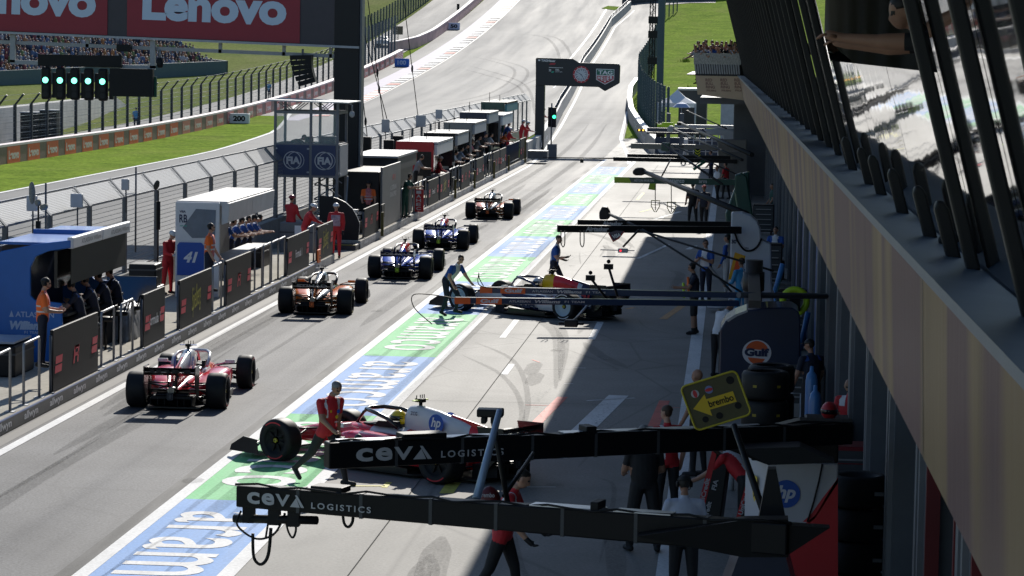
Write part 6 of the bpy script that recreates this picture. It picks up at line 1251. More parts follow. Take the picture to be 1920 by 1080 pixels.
c = PY(1555, 780, 49.0); t = thing('driver_helmet', 'red racing helmet resting on the gear at the garage front', 'helmet', tuple(PY(1555, 770, 46.5))); b = MB(); b.ball((0, 0, 0), .14, .15, .15, 16, 10); b.build('shell', red, t, local=True); b = MB(); b.ball((0, -.01, 0), .145, .15, .12, 16, 6, 0, None, .42, .62); b.build('visor', gblack, t, local=True)
b = MB(); cc = PY(1555, 800, 46.5); b.box(cc.x-.4, cc.x+.35, 46.2, 47, 0, PY(1555, 784, 46.5).z); tag(b.build('gear_trolley', satin, bevel=.03), 'black gear trolley carrying the red helmet', 'trolley')
c = PY(1490, 770, 48); b = MB(); b.path([(c.x-.1, 48, 0), (c.x-.1, 48, c.z+.3), (c.x+.1, 48, c.z+.3), (c.x+.1, 48, 0)], .02, 6); b.box(c.x-.08, c.x+.08, 47.98, 48.03, c.z-.1, c.z+.12); tag(b.build('trolley_frame', steel), 'steel trolley handle frame before the tyres', 'frame')
# red wing covers standing on the floor near the cabinet
def nosewing(corn, y, label, txt, tp):
    t = thing('front_wing', label, 'wing', tuple(PY(*corn[0], y))); b = MB(); pp = [PY(u, v, y) for u, v in corn]; b.prism(pp, (.05, .25, 0)); b.build('flap', carbon, t, bevel=.02)
    b = MB(); b.prism([pp[0]+V((0, -.004, 0)), pp[1]+V((0, -.004, 0)), pp[1].lerp(pp[2], .28)+V((0, -.004, 0)), pp[0].lerp(pp[-1], .28)+V((0, -.004, 0))], (0, -.01, 0)); b.build('red_edge', red, t)
    a, c = pp[0], pp[1]; d = (c-a); 
    for (f, g, s, w_) in tp: p = a+d*f+(pp[2]-pp[1])*g; text(s, p+V((0, -.02, 0)), d, V((-d.z, 0, d.x)), w_, .07, ink_grey, t, bold=.03)
nosewing([(1302, 975), (1335, 845), (1365, 868), (1350, 980)], 41.5, 'red and black front wing leaning upright between crew and cabinet', '', [(.42, .14, 'UniCredit', .45), (.18, .55, 'UniCredit', .40), (.62, .6, 'FIA', .16)])
nosewing([(1376, 985), (1405, 885), (1420, 900), (1404, 990)], 40.5, 'second red front wing half hidden behind the cabinet with shield', '', [(.5, .3, 'UniCredit', .4)])
for k, (u, v, y, w_) in enumerate([(1372, 864, 46, 1.0), (1350, 577, 73, 1.1)]):
    c = P(u, v, .5) if not k else P(u, v, .12); b = MB(); b.lathe([(.0, 0), (w_*.32, 0), (w_*.34, .04), (w_*.3, .07), (0, .07)], (c.x, c.y, c.z), n=24); b.tube((c.x, c.y, 0), (c.x, c.y, c.z), .05); tag(b.build('wheel_stand', [lgrey]), ['round pale stand behind the leaning red wing', 'low round dark stand at the crew\'s feet by the white tower'][k], 'stand')

# clutter along the garage fronts
for k, (u, y, zt_, lab, m) in enumerate([(1452, 66, 1.05, 'low black tool cabinet behind the blue cabinet', satin), (1478, 69, 1.5, 'tall dark tool cabinet left of the blue garage door', satin), (1508, 55, 1.15, 'grey tool cabinet by the person in team cap', dgrey), (1585, 43.5, 1.25, 'dark red tool cabinet at the garage doorway', mat('tool red', (.22, .015, .02), .4, var=.1)), (1640, 41, .95, 'low black cabinet beside the wrapped wheels', satin), (1436, 88, 1.3, 'dark cabinet right of the green tower', satin), (1424, 112, 1.2, 'farthest dark cabinet before the ribbed block', satin)]):
    x = PY(u, 700, y).x; w_ = .42; t = thing('tool_cabinet', lab, 'cabinet', (x, y, 0)); b = MB(); b.box(x-w_, x+w_, y, y+.7, .12, zt_); b.build('body', m, t, bevel=.03)
    b = MB(); n = max(3, int(zt_/.22)); [b.box(x-w_+.04, x+w_-.04, y-.018, y-.002, .16+i*(zt_-.2)/n, .14+(i+1)*(zt_-.2)/n) for i in range(n)]; b.build('drawer_front', dgrey, t)
    b = MB(); [b.box(x-w_+.12, x+w_-.12, y-.035, y-.02, .20+i*(zt_-.2)/n, .225+i*(zt_-.2)/n) for i in range(n)]; b.build('drawer_handle', steel, t)
    for sx in (-1, 1): b = MB(); b.lathe([(0, -.03), (.06, -.03), (.06, .03), (0, .03)], (x+sx*(w_-.1), y+.2, .06), 'x', 12); b.build('castor', black, t)
for k, (u, y, lab) in enumerate([(1462, 61, 'blue gas bottle next to the lime hose'), (1530, 50, 'blue gas bottle near the garage pier, nearer of two'), (1522, 53, 'blue gas bottle near the garage pier, farther of two')]):
    x = PY(u, 700, y).x; b = MB(); b.lathe([(0, 0), (.11, 0), (.115, .05), (.115, 1.15), (.09, 1.27), (.04, 1.33), (.035, 1.42), (0, 1.43)], (x, y, 0), n=16); tag(b.build('gas_bottle', mat('bottle blue', (.06, .2, .45), .35, coat=.2, var=.05)), lab, 'gas bottle', 'gas bottles by the garages')
for k, (u, v, y, lab) in enumerate([(1545, 850, 44.5, 'looped black air hose hanging at the garage doorway'), (1470, 640, 63, 'looped black air hose on the floor by the blue cabinet')]):
    p = PY(u, v, y); p.z = .9 if k == 0 else .03; b = MB(); b.path([p+(V((.28*math.cos(i*.5), .02*i*.2, .34*math.sin(i*.5))) if k == 0 else V((.35*math.cos(i*.5), .35*math.sin(i*.5), .01+.002*i))) for i in range(38)], .018, 6); tag(b.build('air_hose', black), lab, 'hose')
t = thing('team_panel', 'orange and yellow panel leaning on the white rounded tower', 'panel', tuple(PY(1375, 525, 75))); b = MB(); b.prism([PY(u, v, 75) for u, v in [(1365, 525), (1378, 473), (1398, 480), (1392, 505), (1380, 522)]], (0, .05, 0)); b.build('board', mat('panel yellow', (.75, .36, .01), .45, var=.05), t); b = MB(); b.prism([PY(u, v, 74.97) for u, v in [(1374, 512), (1381, 485), (1394, 490), (1387, 514)]], (0, .02, 0)); b.build('print', mat('panel orange', (.8, .09, .01), .45, var=.05), t)
b = MB(); b.prism([PY(u, v, 75) for u, v in [(1412, 492), (1420, 488), (1428, 505), (1426, 522), (1415, 520)]], (0, .05, 0)); tag(b.build('team_panel', mat('panel orange', (.8, .09, .01), .45)), 'small orange panel right of the crew in blue overalls', 'panel')
# ------------------------------------------------------------------ racing cars (local axes: x right, y forward, rear axle at y = 0)
def paint(n, c, rough=.22): return mat('paint '+n, c, rough, coat=.35, var=.03, spec=.5)
p_red = paint('red', (.70, .014, .024)); p_white = paint('white', (.70, .70, .72)); p_orange = paint('orange', (.90, .20, .015)); p_black = paint('black', (.012, .012, .014))
p_blue = paint('blue', (.03, .10, .62)); p_dblue = paint('dark blue', (.010, .018, .07)); p_yel = paint('yellow', (.78, .46, .01)); p_sheen = paint('red sheen', (.70, .05, .13)); p_silver = paint('silver blue', (.25, .36, .46))
def interp(keys, n):
    out = []; y0, y1 = keys[0][0], keys[-1][0]
    for i in range(n+1):
        y = lerp(y0, y1, i/n)
        for k in range(len(keys)-1):
            a, b = keys[k], keys[k+1]
            if (a[0] <= y <= b[0]) or (a[0] >= y >= b[0]):
                t = 0 if a[0] == b[0] else (y-a[0])/(b[0]-a[0]); t = t*t*(3-2*t)*.5+t*.5
                out.append([lerp(p, q, t) for p, q in zip(a, b)]); break
    return out
def superring(x0, y, w, zb, zt, e, n=20):
    r = []; zc, h = (zb+zt)/2, (zt-zb)/2
    for i in range(n):
        t = 2*math.pi*i/n; c, s = math.cos(t), math.sin(t)
        r.append((x0+w*math.copysign(abs(c)**e, c), y, zc+h*math.copysign(abs(s)**e, s)))
    return r
def wheel(car, x, y, w_, r, side, stripe, cover=None):
    wg = sub('wheel', car); c = (x, y, r)
    b = MB(); b.lathe([(r*.66, -w_*.44), (r*.74, -w_*.5), (r*.86, -w_*.5), (r*.95, -w_*.44), (r*.99, -w_*.34), (r, -w_*.2), (r, w_*.2), (r*.99, w_*.34), (r*.95, w_*.44), (r*.86, w_*.5), (r*.74, w_*.5), (r*.66, w_*.44)], c, 'x', 40)
    b.build('tyre', rubber, wg, local=True)
    b = MB(); s = side; b.lathe([(.0, s*w_*.30), (.035, s*w_*.33), (.04, s*w_*.40), (.015, s*w_*.42)], c, 'x', 16, 2); b.lathe([(.06, s*w_*.30), (r*.4, s*w_*.22), (r*.60, s*w_*.36), (r*.67, s*w_*.45)], c, 'x', 32, 1 if cover else 0); b.lathe([(.0, -s*w_*.2), (r*.67, -s*w_*.40)], c, 'x', 24, 0)
    for k in range(7 if not cover else 0):
        a = k*.898; M = Matrix.Translation(c) @ Matrix.Rotation(a, 4, 'X'); b.box(min(s*w_*.24, s*w_*.34), max(s*w_*.24, s*w_*.34), -.018, .018, .07, r*.6, 0, M)
    b.lathe([(r*.625, s*w_*.445), (r*.675, s*w_*.465)], c, 'x', 32, 1 if cover else 0)
    b.build('rim', [black, cover or satin, mat('nut yellow', (.5, .42, .05), .4, var=0)], wg, local=True)
    b = MB(); X_ = s*(w_*.505)
    for a0 in (.9, 4.0):
        o = [(x+X_, y+r*q*math.cos(a0+k*.09), r+r*q*math.sin(a0+k*.09)) for q in (.80, .855) for k in range(14)]; b.add(o, [(k, k+1, 15+k, 14+k) for k in range(13)])
    b.build('marking', stripe, wg, local=True)
def race_car(label, loc, rz, L):
    car = thing('racing_car', label, 'race car', loc, rz, 'racing cars in the pit lane')
    m = L['mats']; cf = L['col']
    def B(mb, name, mats, bev=0.): return mb.build(name, mats, car, local=True, bevel=bev)
    # central body and nose
    b = MB(); ks = [(-.62, .07, .24, .38, .9), (-.3, .13, .16, .46, .8), (.3, .26, .12, .56, .75), (.9, .36, .10, .64, .7), (1.35, .38, .10, .70, .65), (1.75, .37, .10, .70, .6), (2.2, .34, .14, .69, .6), (2.7, .28, .20, .64, .6), (3.3, .21, .26, .56, .65), (3.9, .15, .24, .42, .7), (4.35, .11, .18, .29, .8), (4.48, .05, .19, .25, .9)]
    b.loft([superring(0, *k[:2], k[2], k[3], k[4]) for k in interp(ks, 56)], 0, True, True, True, lambda c: cf('tub', c)); B(b, 'monocoque', m)
    b = MB(); ks = [(1.34, .13, .62, .96, .7), (1.28, .15, .60, 1.045, .7), (1.1, .15, .58, 1.06, .75), (.7, .13, .5, 1.0, .8), (.2, .10, .42, .88, .85), (-.2, .06, .40, .74, .9), (-.5, .025, .42, .60, .9)]
    b.loft([superring(0, *k[:2], k[2], k[3], k[4]) for k in interp(ks, 34)], 0, True, True, True, lambda c: cf('cover', c)); b.prism([(-.012, .55, .9), (-.012, -.48, .56), (-.012, -.62, .66), (-.012, -.55, .78), (-.012, .45, .97)], (.024, 0, 0), cf('fin', V((0, 0, .7)))); B(b, 'engine_cover', m)
    b = MB(); b.lathe([(.0, 0), (.105, 0)], (0, 1.346, .86), 'y', 16); B(b, 'air_intake', black)
    for s in (-1, 1):
        b = MB(); ks = [(2.18, .56, .17, .36, .60, .5), (2.05, .56, .20, .30, .62, .5), (1.6, .55, .25, .18, .63, .55), (1.0, .50, .27, .14, .60, .6), (.5, .40, .24, .12, .52, .65), (.1, .28, .15, .12, .42, .75), (-.15, .20, .08, .16, .34, .85)]
        b.loft([superring(s*k[1], k[0], k[2], k[3], k[4], k[5]) for k in interp(ks, 34)], 0, True, True, True, lambda c: cf('pod', c)); B(b, 'sidepod', m)
        b = MB(); b.box(s*.56-.15, s*.56+.15, 2.175, 2.19, .40, .57); B(b, 'radiator_inlet', black)
    b = MB(); fl = [(.42, 2.75), (.62, 2.45), (.78, 2.0), (.80, .62), (.62, .46), (.56, -.2), (.52, -.52)]; b.prism([(x, y, .05) for x, y in fl]+[(-x, y, .05) for x, y in fl[::-1]], (0, 0, .03))
    for s in (-1, 1): b.prism([(s*.79, 1.9, .08), (s*.80, .7, .08), (s*.80, .7, .16), (s*.79, 1.9, .20)], (s*.012, 0, 0)); b.prism([(s*.55, 2.5, .08), (s*.7, 2.1, .08), (s*.7, 2.1, .3), (s*.55, 2.5, .33)], (s*.012, 0, 0))
    B(b, 'floor', carbon)
    b = MB(); b.prism([(-.40, -.35, .08), (-.40, -.78, .27), (-.40, -.78, .32), (-.40, -.3, .30)], (.8, 0, 0)); [b.prism([(x-.006, -.3, .07), (x-.006, -.80, .14), (x-.006, -.80, .28), (x-.006, -.3, .3)], (.012, 0, 0)) for x in (-.41, -.26, -.13, .13, .26, .41)]; b.prism([(-.32, -.55, .12), (-.32, -.75, .34), (-.32, -.6, .38), (-.32, -.4, .3)], (.64, 0, 0)); B(b, 'diffuser', black)
    b = MB(); b.tube((0, -.35, .40), (0, -.82, .44), .075, .065, 14); b.tube((0, -.82, .44), (0, -.83, .44), .05, .05, 14); B(b, 'exhaust', mat('exhaust', (.25, .23, .2), .35, .8, var=.2))
    b = MB(); b.box(-.06, .06, -.90, -.84, .26, .40, 0); [b.box(*q, -.905, -.9, *z, 1) for q, z in (((-.06, .06), (.385, .40)), ((-.06, .06), (.26, .275)), ((-.06, -.045), (.26, .40)), ((.045, .06), (.26, .40)))]; b.box(-.03, .03, -.904, -.9, .29, .37, 1); B(b, 'rain_light', [black, L.get('lamp', mgrey)])
    # rear wing
    b = MB()
    def foil(y0, z0, ch, ang, th, x0, x1, mi, camber=.0):
        pr = [(0, 0), (.2, th), (.5, th*1.1), (1, .006), (.6, -th*.4), (.2, -th*.6)]; c, s = math.cos(R(ang)), math.sin(R(ang))
        b.prism([(x0, y0-(p*ch*c-q*s), z0+(p*ch*s+q*c)) for p, q in pr], (x1-x0, 0, 0), mi)
    foil(-.55, .72, .30, 14, .035, -.50, .50, 0); foil(-.80, .80, .17, 36, .022, -.50, .50, 0); foil(-.45, .36, .20, 22, .02, -.46, .46, 1)
    B(b, 'rear_wing', [L['wing'], carbon])
    if L.get('wtext'): text(L['wtext'], (0, -.865, .845), (1, 0, 0), (0, -.62, .78), .80, .10, L.get('wink', ink_grey), car, local=True, bold=.03, off=.03)
    for s in (-1, 1):
        b = MB(); pr = [(-.46, .92), (-.98, .93), (-.98, .62), (-.86, .44), (-.72, .30), (-.60, .24), (-.52, .30), (-.58, .50)]; b.prism([(s*.50, y, z) for y, z in pr], (s*.018, 0, 0), 0); B(b, 'endplate', [L.get('plate', carbon)])
        b = MB(); b.tube((s*.07, -.6, .42), (s*.09, -.68, .78), .018, .018, 8); B(b, 'wing_pylon', carbon)
    # front wing
    b = MB()
    for k, (y0, z0, ch) in enumerate([(4.62, .13, .24), (4.42, .17, .20), (4.26, .215, .17), (4.13, .265, .15)]):
        for s in (-1, 1):
            rr = []
            for i in range(9):
                t = i/8; x = s*lerp(.06, .95, t); sw = -.28*t*t; lift = .03*math.sin(t*3.1)+(-.03*k*t*.6 if k else 0); c = ch*(1-.25*t)
                rr.append([(x, y0+sw, z0+lift), (x, y0+sw-c*.4, z0+lift+.028), (x, y0+sw-c, z0+lift+.05), (x, y0+sw-c*.5, z0+lift+.004)])
            b.loft(rr, 1 if k == 3 else 0, True)
    B(b, 'front_wing', [carbon, L.get('fw', carbon)])
    for s in (-1, 1): b = MB(); b.prism([(s*.95, 4.42, .10), (s*.95, 3.78, .09), (s*.96, 3.80, .33), (s*.955, 4.1, .36), (s*.95, 4.38, .2)], (s*.015, 0, 0)); B(b, 'front_endplate', carbon)
    # halo, cockpit, driver
    b = MB(); pts = [(-.36, 1.28, .70), (-.37, 1.5, .84), (-.33, 1.8, .91), (-.22, 2.08, .93), (0, 2.2, .925), (.22, 2.08, .93), (.33, 1.8, .91), (.37, 1.5, .84), (.36, 1.28, .70)]; b.path(pts, .034, 10); b.path([(0, 2.2, .925), (0, 2.33, .84), (0, 2.48, .64)], .026, 8); B(b, 'halo', L.get('halo', carbon))
    b = MB(); b.loft([superring(0, y, w_, z-.02, z+.02, .7, 16) for y, w_, z in ((1.36, .2, .70), (1.6, .27, .705), (1.95, .25, .70), (2.2, .16, .685))], 0, True); B(b, 'cockpit_rim', black)
    for s in (-1, 1): b = MB(); b.prism([(s*.24, 1.3, .69), (s*.24, 1.85, .69), (s*.24, 1.75, .78), (s*.24, 1.35, .80)], (s*.07, 0, 0)); B(b, 'headrest', L.get('rest', black))
    b = MB(); b.ball((0, 1.58, .80), .125, .145, .14, 16, 12, 0); b.ball((0, 1.585, .805), .128, .148, .13, 16, 5, 1, None, .38, .60); B(b, 'driver_helmet', [L['helmet'], gblack])
    b = MB(); b.tube((0, 1.12, 1.03), (0, 1.12, 1.13), .03); b.box(-.05, .05, 1.05, 1.2, 1.11, 1.17); b.box(-.17, -.05, 1.1, 1.16, 1.135, 1.15, 1); b.box(.05, .17, 1.1, 1.16, 1.135, 1.15, 1); [b.tube((x, 1.13, 1.16), (x, 1.13, 1.23), .008, n=5) for x in (-.09, 0, .05, .1)]; B(b, 'camera_pod', [black, L.get('pod', flu_yellow)])
    for s in (-1, 1):
        b = MB(); b.tube((s*.36, 2.12, .62), (s*.62, 2.1, .70), .012); b.box(min(s*.60, s*.80), max(s*.60, s*.80), 2.06, 2.14, .68, .745); B(b, 'mirror', L.get('mirror', carbon), .015)
    # suspension, brake ducts, wheels
    b = MB()
    for s in (-1, 1):
        for (p, q) in (((.12, .25, .46), (.70, .04, .50)), ((.12, -.25, .44), (.70, -.03, .50)), ((.14, .3, .26), (.70, .05, .22)), ((.12, -.35, .26), (.70, -.04, .22)), ((.1, -.05, .36), (.72, 0, .36)), ((.12, .1, .5), (.66, 0, .25)),
                       ((.22, 3.1, .52), (.76, 3.38, .54)), ((.18, 3.6, .48), (.76, 3.42, .54)), ((.24, 3.0, .3), (.76, 3.38, .2)), ((.16, 3.7, .3), (.76, 3.42, .2)), ((.2, 3.35, .5), (.74, 3.4, .24)), ((.18, 3.66, .4), (.76, 3.55, .38))): b.tube((s*p[0], p[1], p[2]), (s*q[0], q[1], q[2]), .017, n=6)
    B(b, 'suspension', carbon)
    b = MB()
    for s in (-1, 1): b.lathe([(.0, 0), (.19, 0), (.21, s*.1), (.0, s*.1)], (s*.62, 0, .36), 'x', 18); b.lathe([(.0, 0), (.19, 0), (.21, s*.1), (.0, s*.1)], (s*.68, 3.4, .36), 'x', 18); b.prism([(s*.60, .12, .30), (s*.60, .34, .36), (s*.60, .34, .56), (s*.60, .12, .58)], (s*.05, 0, 0)); b.prism([(s*.66, 3.58, .24), (s*.66, 3.82, .28), (s*.66, 3.8, .5), (s*.66, 3.56, .56)], (s*.03, 0, 0))
    B(b, 'brake_duct', black)
    st = L.get('stripe', ink_red)
    for s in (-1, 1): wheel(car, s*.80, 0, .40, .36, s, st, L.get('cover')); wheel(car, s*.83, 3.4, .33, .355, s, st, L.get('cover'))
    for d in L.get('decals', []): d(car)
    return car
def tx(s, c, xd, ud, w_, h_, m, **k): return lambda car: text(s, c, xd, ud, w_, h_, m, car, local=True, **k)
def hp_logo(sd):                             # round blue emblem on both flanks of the engine cover
    def f(car):
        b = MB(); X_ = (0, sd, 0); c = (sd*.165, .64, .82); up = V((-.03*sd, 0, 1))
        disc(b, c, X_, up, .155, .155, 0, .02, 24); letter(b, 'hp', c, X_, up, .20, .20, 1, bold=.03, off=.028, shear=.25); b.build('emblem', [ink_blue, ink_white], car, local=True)
    return f
LATW = ((0, -1, 0), (.25, 0, 1)); RATW = ((0, 1, 0), (-.25, 0, 1))
def ferr(part, c):
    if part == 'cover': return 1 if c.z > .5-(.0) and c.y > .05 else (2 if c.y < -.2 else 0)
    if part == 'fin': return 0
    if part == 'tub': return 1 if (1.2 < c.y < 1.9 and c.z > .45) else (2 if c.z < .14 else 0)
    return 2 if c.z < .20 else (0 if c.y < 1.3 or c.z < .5 else 3)  # upper front of the pods: pinkish sheen painted in as colour
ferrari = dict(mats=[p_red, p_white, p_black, p_sheen], col=ferr, wing=p_black, helmet=mat('helmet red', (.6, .03, .04), .25, coat=.4, var=0), halo=p_white, stripe=ink_red, pod=mat('pod blue', (.15, .25, .55), .4, var=0), lamp=dgrey, mirror=p_white, plate=carbon, wtext='IBM', wink=dgrey,
    decals=[hp_logo(-1), hp_logo(1)])
ferrari2 = dict(ferrari, helmet=mat('helmet yellow', (.80, .60, .02), .25, coat=.4, var=0), pod=flu_yellow, halo=p_black, wtext='hp',
    decals=[hp_logo(-1), hp_logo(1), tx('IBM', (-.375, 1.42, .52), (0, -1, 0), (.1, 0, 1), .32, .12, ink_navy, bold=.03, off=.02), tx('ZYN', (-.375, 1.95, .54), (0, -1, 0), (.1, 0, 1), .22, .08, ink_red, bold=.03, off=.02), tx('ZCG', (-.155, 1.12, .94), (0, -1, 0), (.1, 0, 1), .14, .06, ink_navy, off=.012), tx('44', (-.06, -.05, .60), (0, -1, -.25), (.1, -.25, 1), .26, .15, ink_white, bold=.05, off=.06, shear=.2), tx('V-Power', (-.53, -.74, .75), (0, -1, 0), (0, 0, 1), .36, .06, yellow, off=.012)])
def mcl(part, c):
    if part == 'cover': return 2 if c.y > .9 else (0 if c.y < .75 and c.z < .74 else 1)
    if part == 'pod': return 0 if c.y < .8 or (c.y < 1.9 and c.z > .5) else 1
    if part == 'fin': return 1
    return 0 if c.y > 2.4 and c.z > .4 else 1
mclaren = dict(mats=[p_orange, p_black, p_silver], col=mcl, wing=p_black, helmet=mat('helmet pale', (.5, .55, .6), .25, coat=.4, var=0), stripe=yellow, pod=lgrey, lamp=flu_orange, mirror=p_orange, plate=carbon, wtext='ETIHAD', wink=ink_grey, fw=p_orange)
mclaren2 = dict(mclaren, helmet=mat('helmet blue', (.10, .25, .5), .25, coat=.4, var=0), pod=mat('pod pale', (.5, .55, .6), .4, var=0), wtext='')
def rbr(part, c):
    if part == 'cover': return 1 if (c.y > .50 and c.z > .70) else (0 if c.z > .45 else 2)
    if part == 'tub': return 3 if c.y > 3.9 else (0 if c.z > .2 else 2)
    if part == 'pod': return 0 if c.z > .22 else 2
    return 2
redbull = dict(mats=[p_blue, p_red, p_dblue, p_yel], col=rbr, wing=p_dblue, helmet=mat('helmet white', (.7, .7, .72), .25, coat=.4, var=0), stripe=yellow, pod=lgrey, lamp=flu_yellow, mirror=p_dblue, plate=p_dblue, wtext='ORACLE', wink=ink_grey)
redbull2 = dict(redbull, helmet=mat('helmet orange', (.75, .25, .05), .25, coat=.4, var=0), pod=black)
def vis(part, c):
    if part == 'cover': return 1 if c.y > .98 else (2 if (c.y > .25 and c.z > .64+.12*math.sin(c.y*9)) else (3 if c.y < .1 and c.z > .5 else 0))
    if part == 'tub': return 0 if c.z > .30 else 3
    if part == 'pod': return 0 if (abs(c.z-.36) < .12+.06*math.sin(c.y*3) and c.y > .5) or c.z > .56 else 3
    return 3
def bull(car):                               # charging animal emblem on the engine cover, both sides
    for sd in (-1, 1):
        b = MB(); X_ = (0, sd, 0); c = (sd*.15, .62, .74); up = V((-.06*sd, 0, 1))
        pts = [(-.34, .06), (-.30, .12), (-.22, .09), (-.12, .13), (.02, .12), (.14, .07), (.24, .09), (.30, .05), (.24, .02), (.30, -.06), (.22, -.03), (.14, -.05), (.12, -.13), (.06, -.06), (-.08, -.04), (-.10, -.12), (-.16, -.05), (-.24, -.01), (-.28, .02)]
        flat(b, c, X_, up, pts, 0, .025); letter(b, 'Red Bull', (c[0], c[1]+.25*sd*-1, c[2]-.15), X_, up, .32, .09, 0, bold=.04, off=.05); b.build('emblem', [p_red], car, local=True)
vcarb = dict(mats=[p_white, p_yel, p_red, p_dblue], col=vis, wing=p_black, helmet=mat('helmet bright', (.7, .7, .72), .25, coat=.4, var=0), stripe=ink_white, cover=mat('wheel pale blue', (.45, .55, .60), .4, var=.05), pod=black, lamp=dgrey, mirror=p_white, plate=p_black, halo=p_dblue, wtext='', fw=p_white,
    decals=[bull, tx('VISA', (-.815, 1.3, .34), (0, -1, 0), (.05, 0, 1), .62, .22, ink_navy, bold=.05, off=.02, shear=.2), tx('41', (-.1, -.05, .58), (0, -1, -.2), (.1, -.2, 1), .25, .14, ink_red, bold=.05, off=.03), tx('VISA', (-.53, -.74, .78), (0, -1, 0), (0, 0, 1), .18, .06, ink_grey, off=.012)])
race_car('red and white racing car nearest in the lane, blue emblems on its engine cover', (-11.14, 55.3, 0), R(1.2), ferrari)
race_car('orange and black racing car with silver blue air intake, second in the queue', (-11.42, 75.35, 0), R(1.0), mclaren)
race_car('dark blue racing car with red air intake and white helmet, third in the queue', (-10.60, 87.4, 0), R(0), redbull)
race_car('dark blue racing car with red air intake and orange helmet, fourth in the queue', (-10.72, 100.3, 0), R(0), redbull2)
race_car('orange and black racing car leading the queue, farthest up the lane', (-10.62, 118.4, 0), R(-.5), mclaren2)
def place(front, rear, L, label):            # pixel contact points of the two left wheels
    f, r = P(*front), P(*rear); d = (f-r); d.z = 0; yaw = math.atan2(-d.x, d.y); lx = V((math.cos(yaw), math.sin(yaw), 0))
    mid = (f+r)/2; dn = d.normalized(); o = mid-dn*1.7*1.07+lx*.80*1.07; c = race_car(label, (o.x, o.y, 0), yaw, L); c.scale = (1.07, 1.07, 1.07)
place((540, 866), (815, 905), ferrari2, 'red and white racing car with a yellow helmet, pulling out of its pit box')
place((860, 582), (1071, 602), vcarb, 'white and navy racing car with yellow and red engine cover and pale wheel discs')
# ------------------------------------------------------------------ people
skinA = mat('skin', (.50, .28, .19), .55, var=.06); skinB = mat('skin tan', (.36, .19, .12), .55, var=.06)
hairD = mat('hair dark', (.018, .014, .011), .6, var=.3, scale=30); hairG = mat('hair grey', (.22, .21, .20), .6, var=.3, scale=30); hairB = mat('hair brown', (.06, .035, .02), .6, var=.3, scale=30)
cblack = mat('cloth black', (.012, .012, .014), .75, var=.25, scale=6, bump=.7); cnavy = mat('cloth navy', (.012, .016, .035), .75, var=.2, scale=6, bump=.7); cred = mat('cloth red', (.55, .022, .03), .7, var=.12, scale=6, bump=.7); cwhite = mat('cloth white', (.68, .68, .70), .7, var=.08, scale=6, bump=.7)
cpale = mat('cloth pale blue', (.50, .53, .64), .7, var=.08, scale=6, bump=.7); corange = mat('cloth orange', (.95, .17, .025), .7, var=.08, scale=6, bump=.7); cblue = mat('cloth blue', (.02, .09, .36), .7, var=.1, scale=6, bump=.7); cgreen = mat('cloth green', (.01, .07, .05), .7, var=.1, scale=6, bump=.7); cpink = mat('cloth bib', (.62, .20, .22), .7, var=.4, scale=14, bump=.7); cgrey = mat('cloth grey', (.25, .25, .27), .7, var=.1, scale=6, bump=.7); cyel = mat('cloth yellow', (.6, .5, .03), .7, var=.1, bump=.7); csuit = mat('suit cream', (.55, .53, .50), .7, var=.15, scale=4, bump=.7); cdenim = mat('cloth denim', (.06, .10, .2), .75, var=.1, bump=.7); glove = mat('glove', (.01, .01, .012), .6, var=.1); cbib = mat('marshal bib', (.45, .33, .40), .7, var=.5, scale=12); ccyan = mat('cloth cyan', (.06, .30, .55), .7, var=.1, bump=.7)
def capsule(b, p0, p1, r0, r1, mi, n=10, fl=1.0, side=None):
    p0, p1 = V(p0), V(p1); d = p1-p0; L_ = d.length; d.normalize(); a = (side-d*side.dot(d)).normalized() if side else d.orthogonal().normalized(); c = d.cross(a); rr = []
    for t, s in ((-1, .05), (-.8, .6), (-.45, .89), (0, 1)): rr.append((p0+d*(t*r0), r0*s))
    for k in range(1, 3): rr.append((p0+d*(L_*k/3), lerp(r0, r1, k/3)))
    for t, s in ((0, 1), (.45, .89), (.8, .6), (1, .05)): rr.append((p1+d*(t*r1), r1*s))
    b.loft([[q+a*(r*math.cos(6.2832*j/n))+c*(fl*r*math.sin(6.2832*j/n)) for j in range(n)] for q, r in rr], mi, True)
def dvec(p, o): return V((math.sin(o), math.sin(p)*math.cos(o), -math.cos(p)*math.cos(o)))
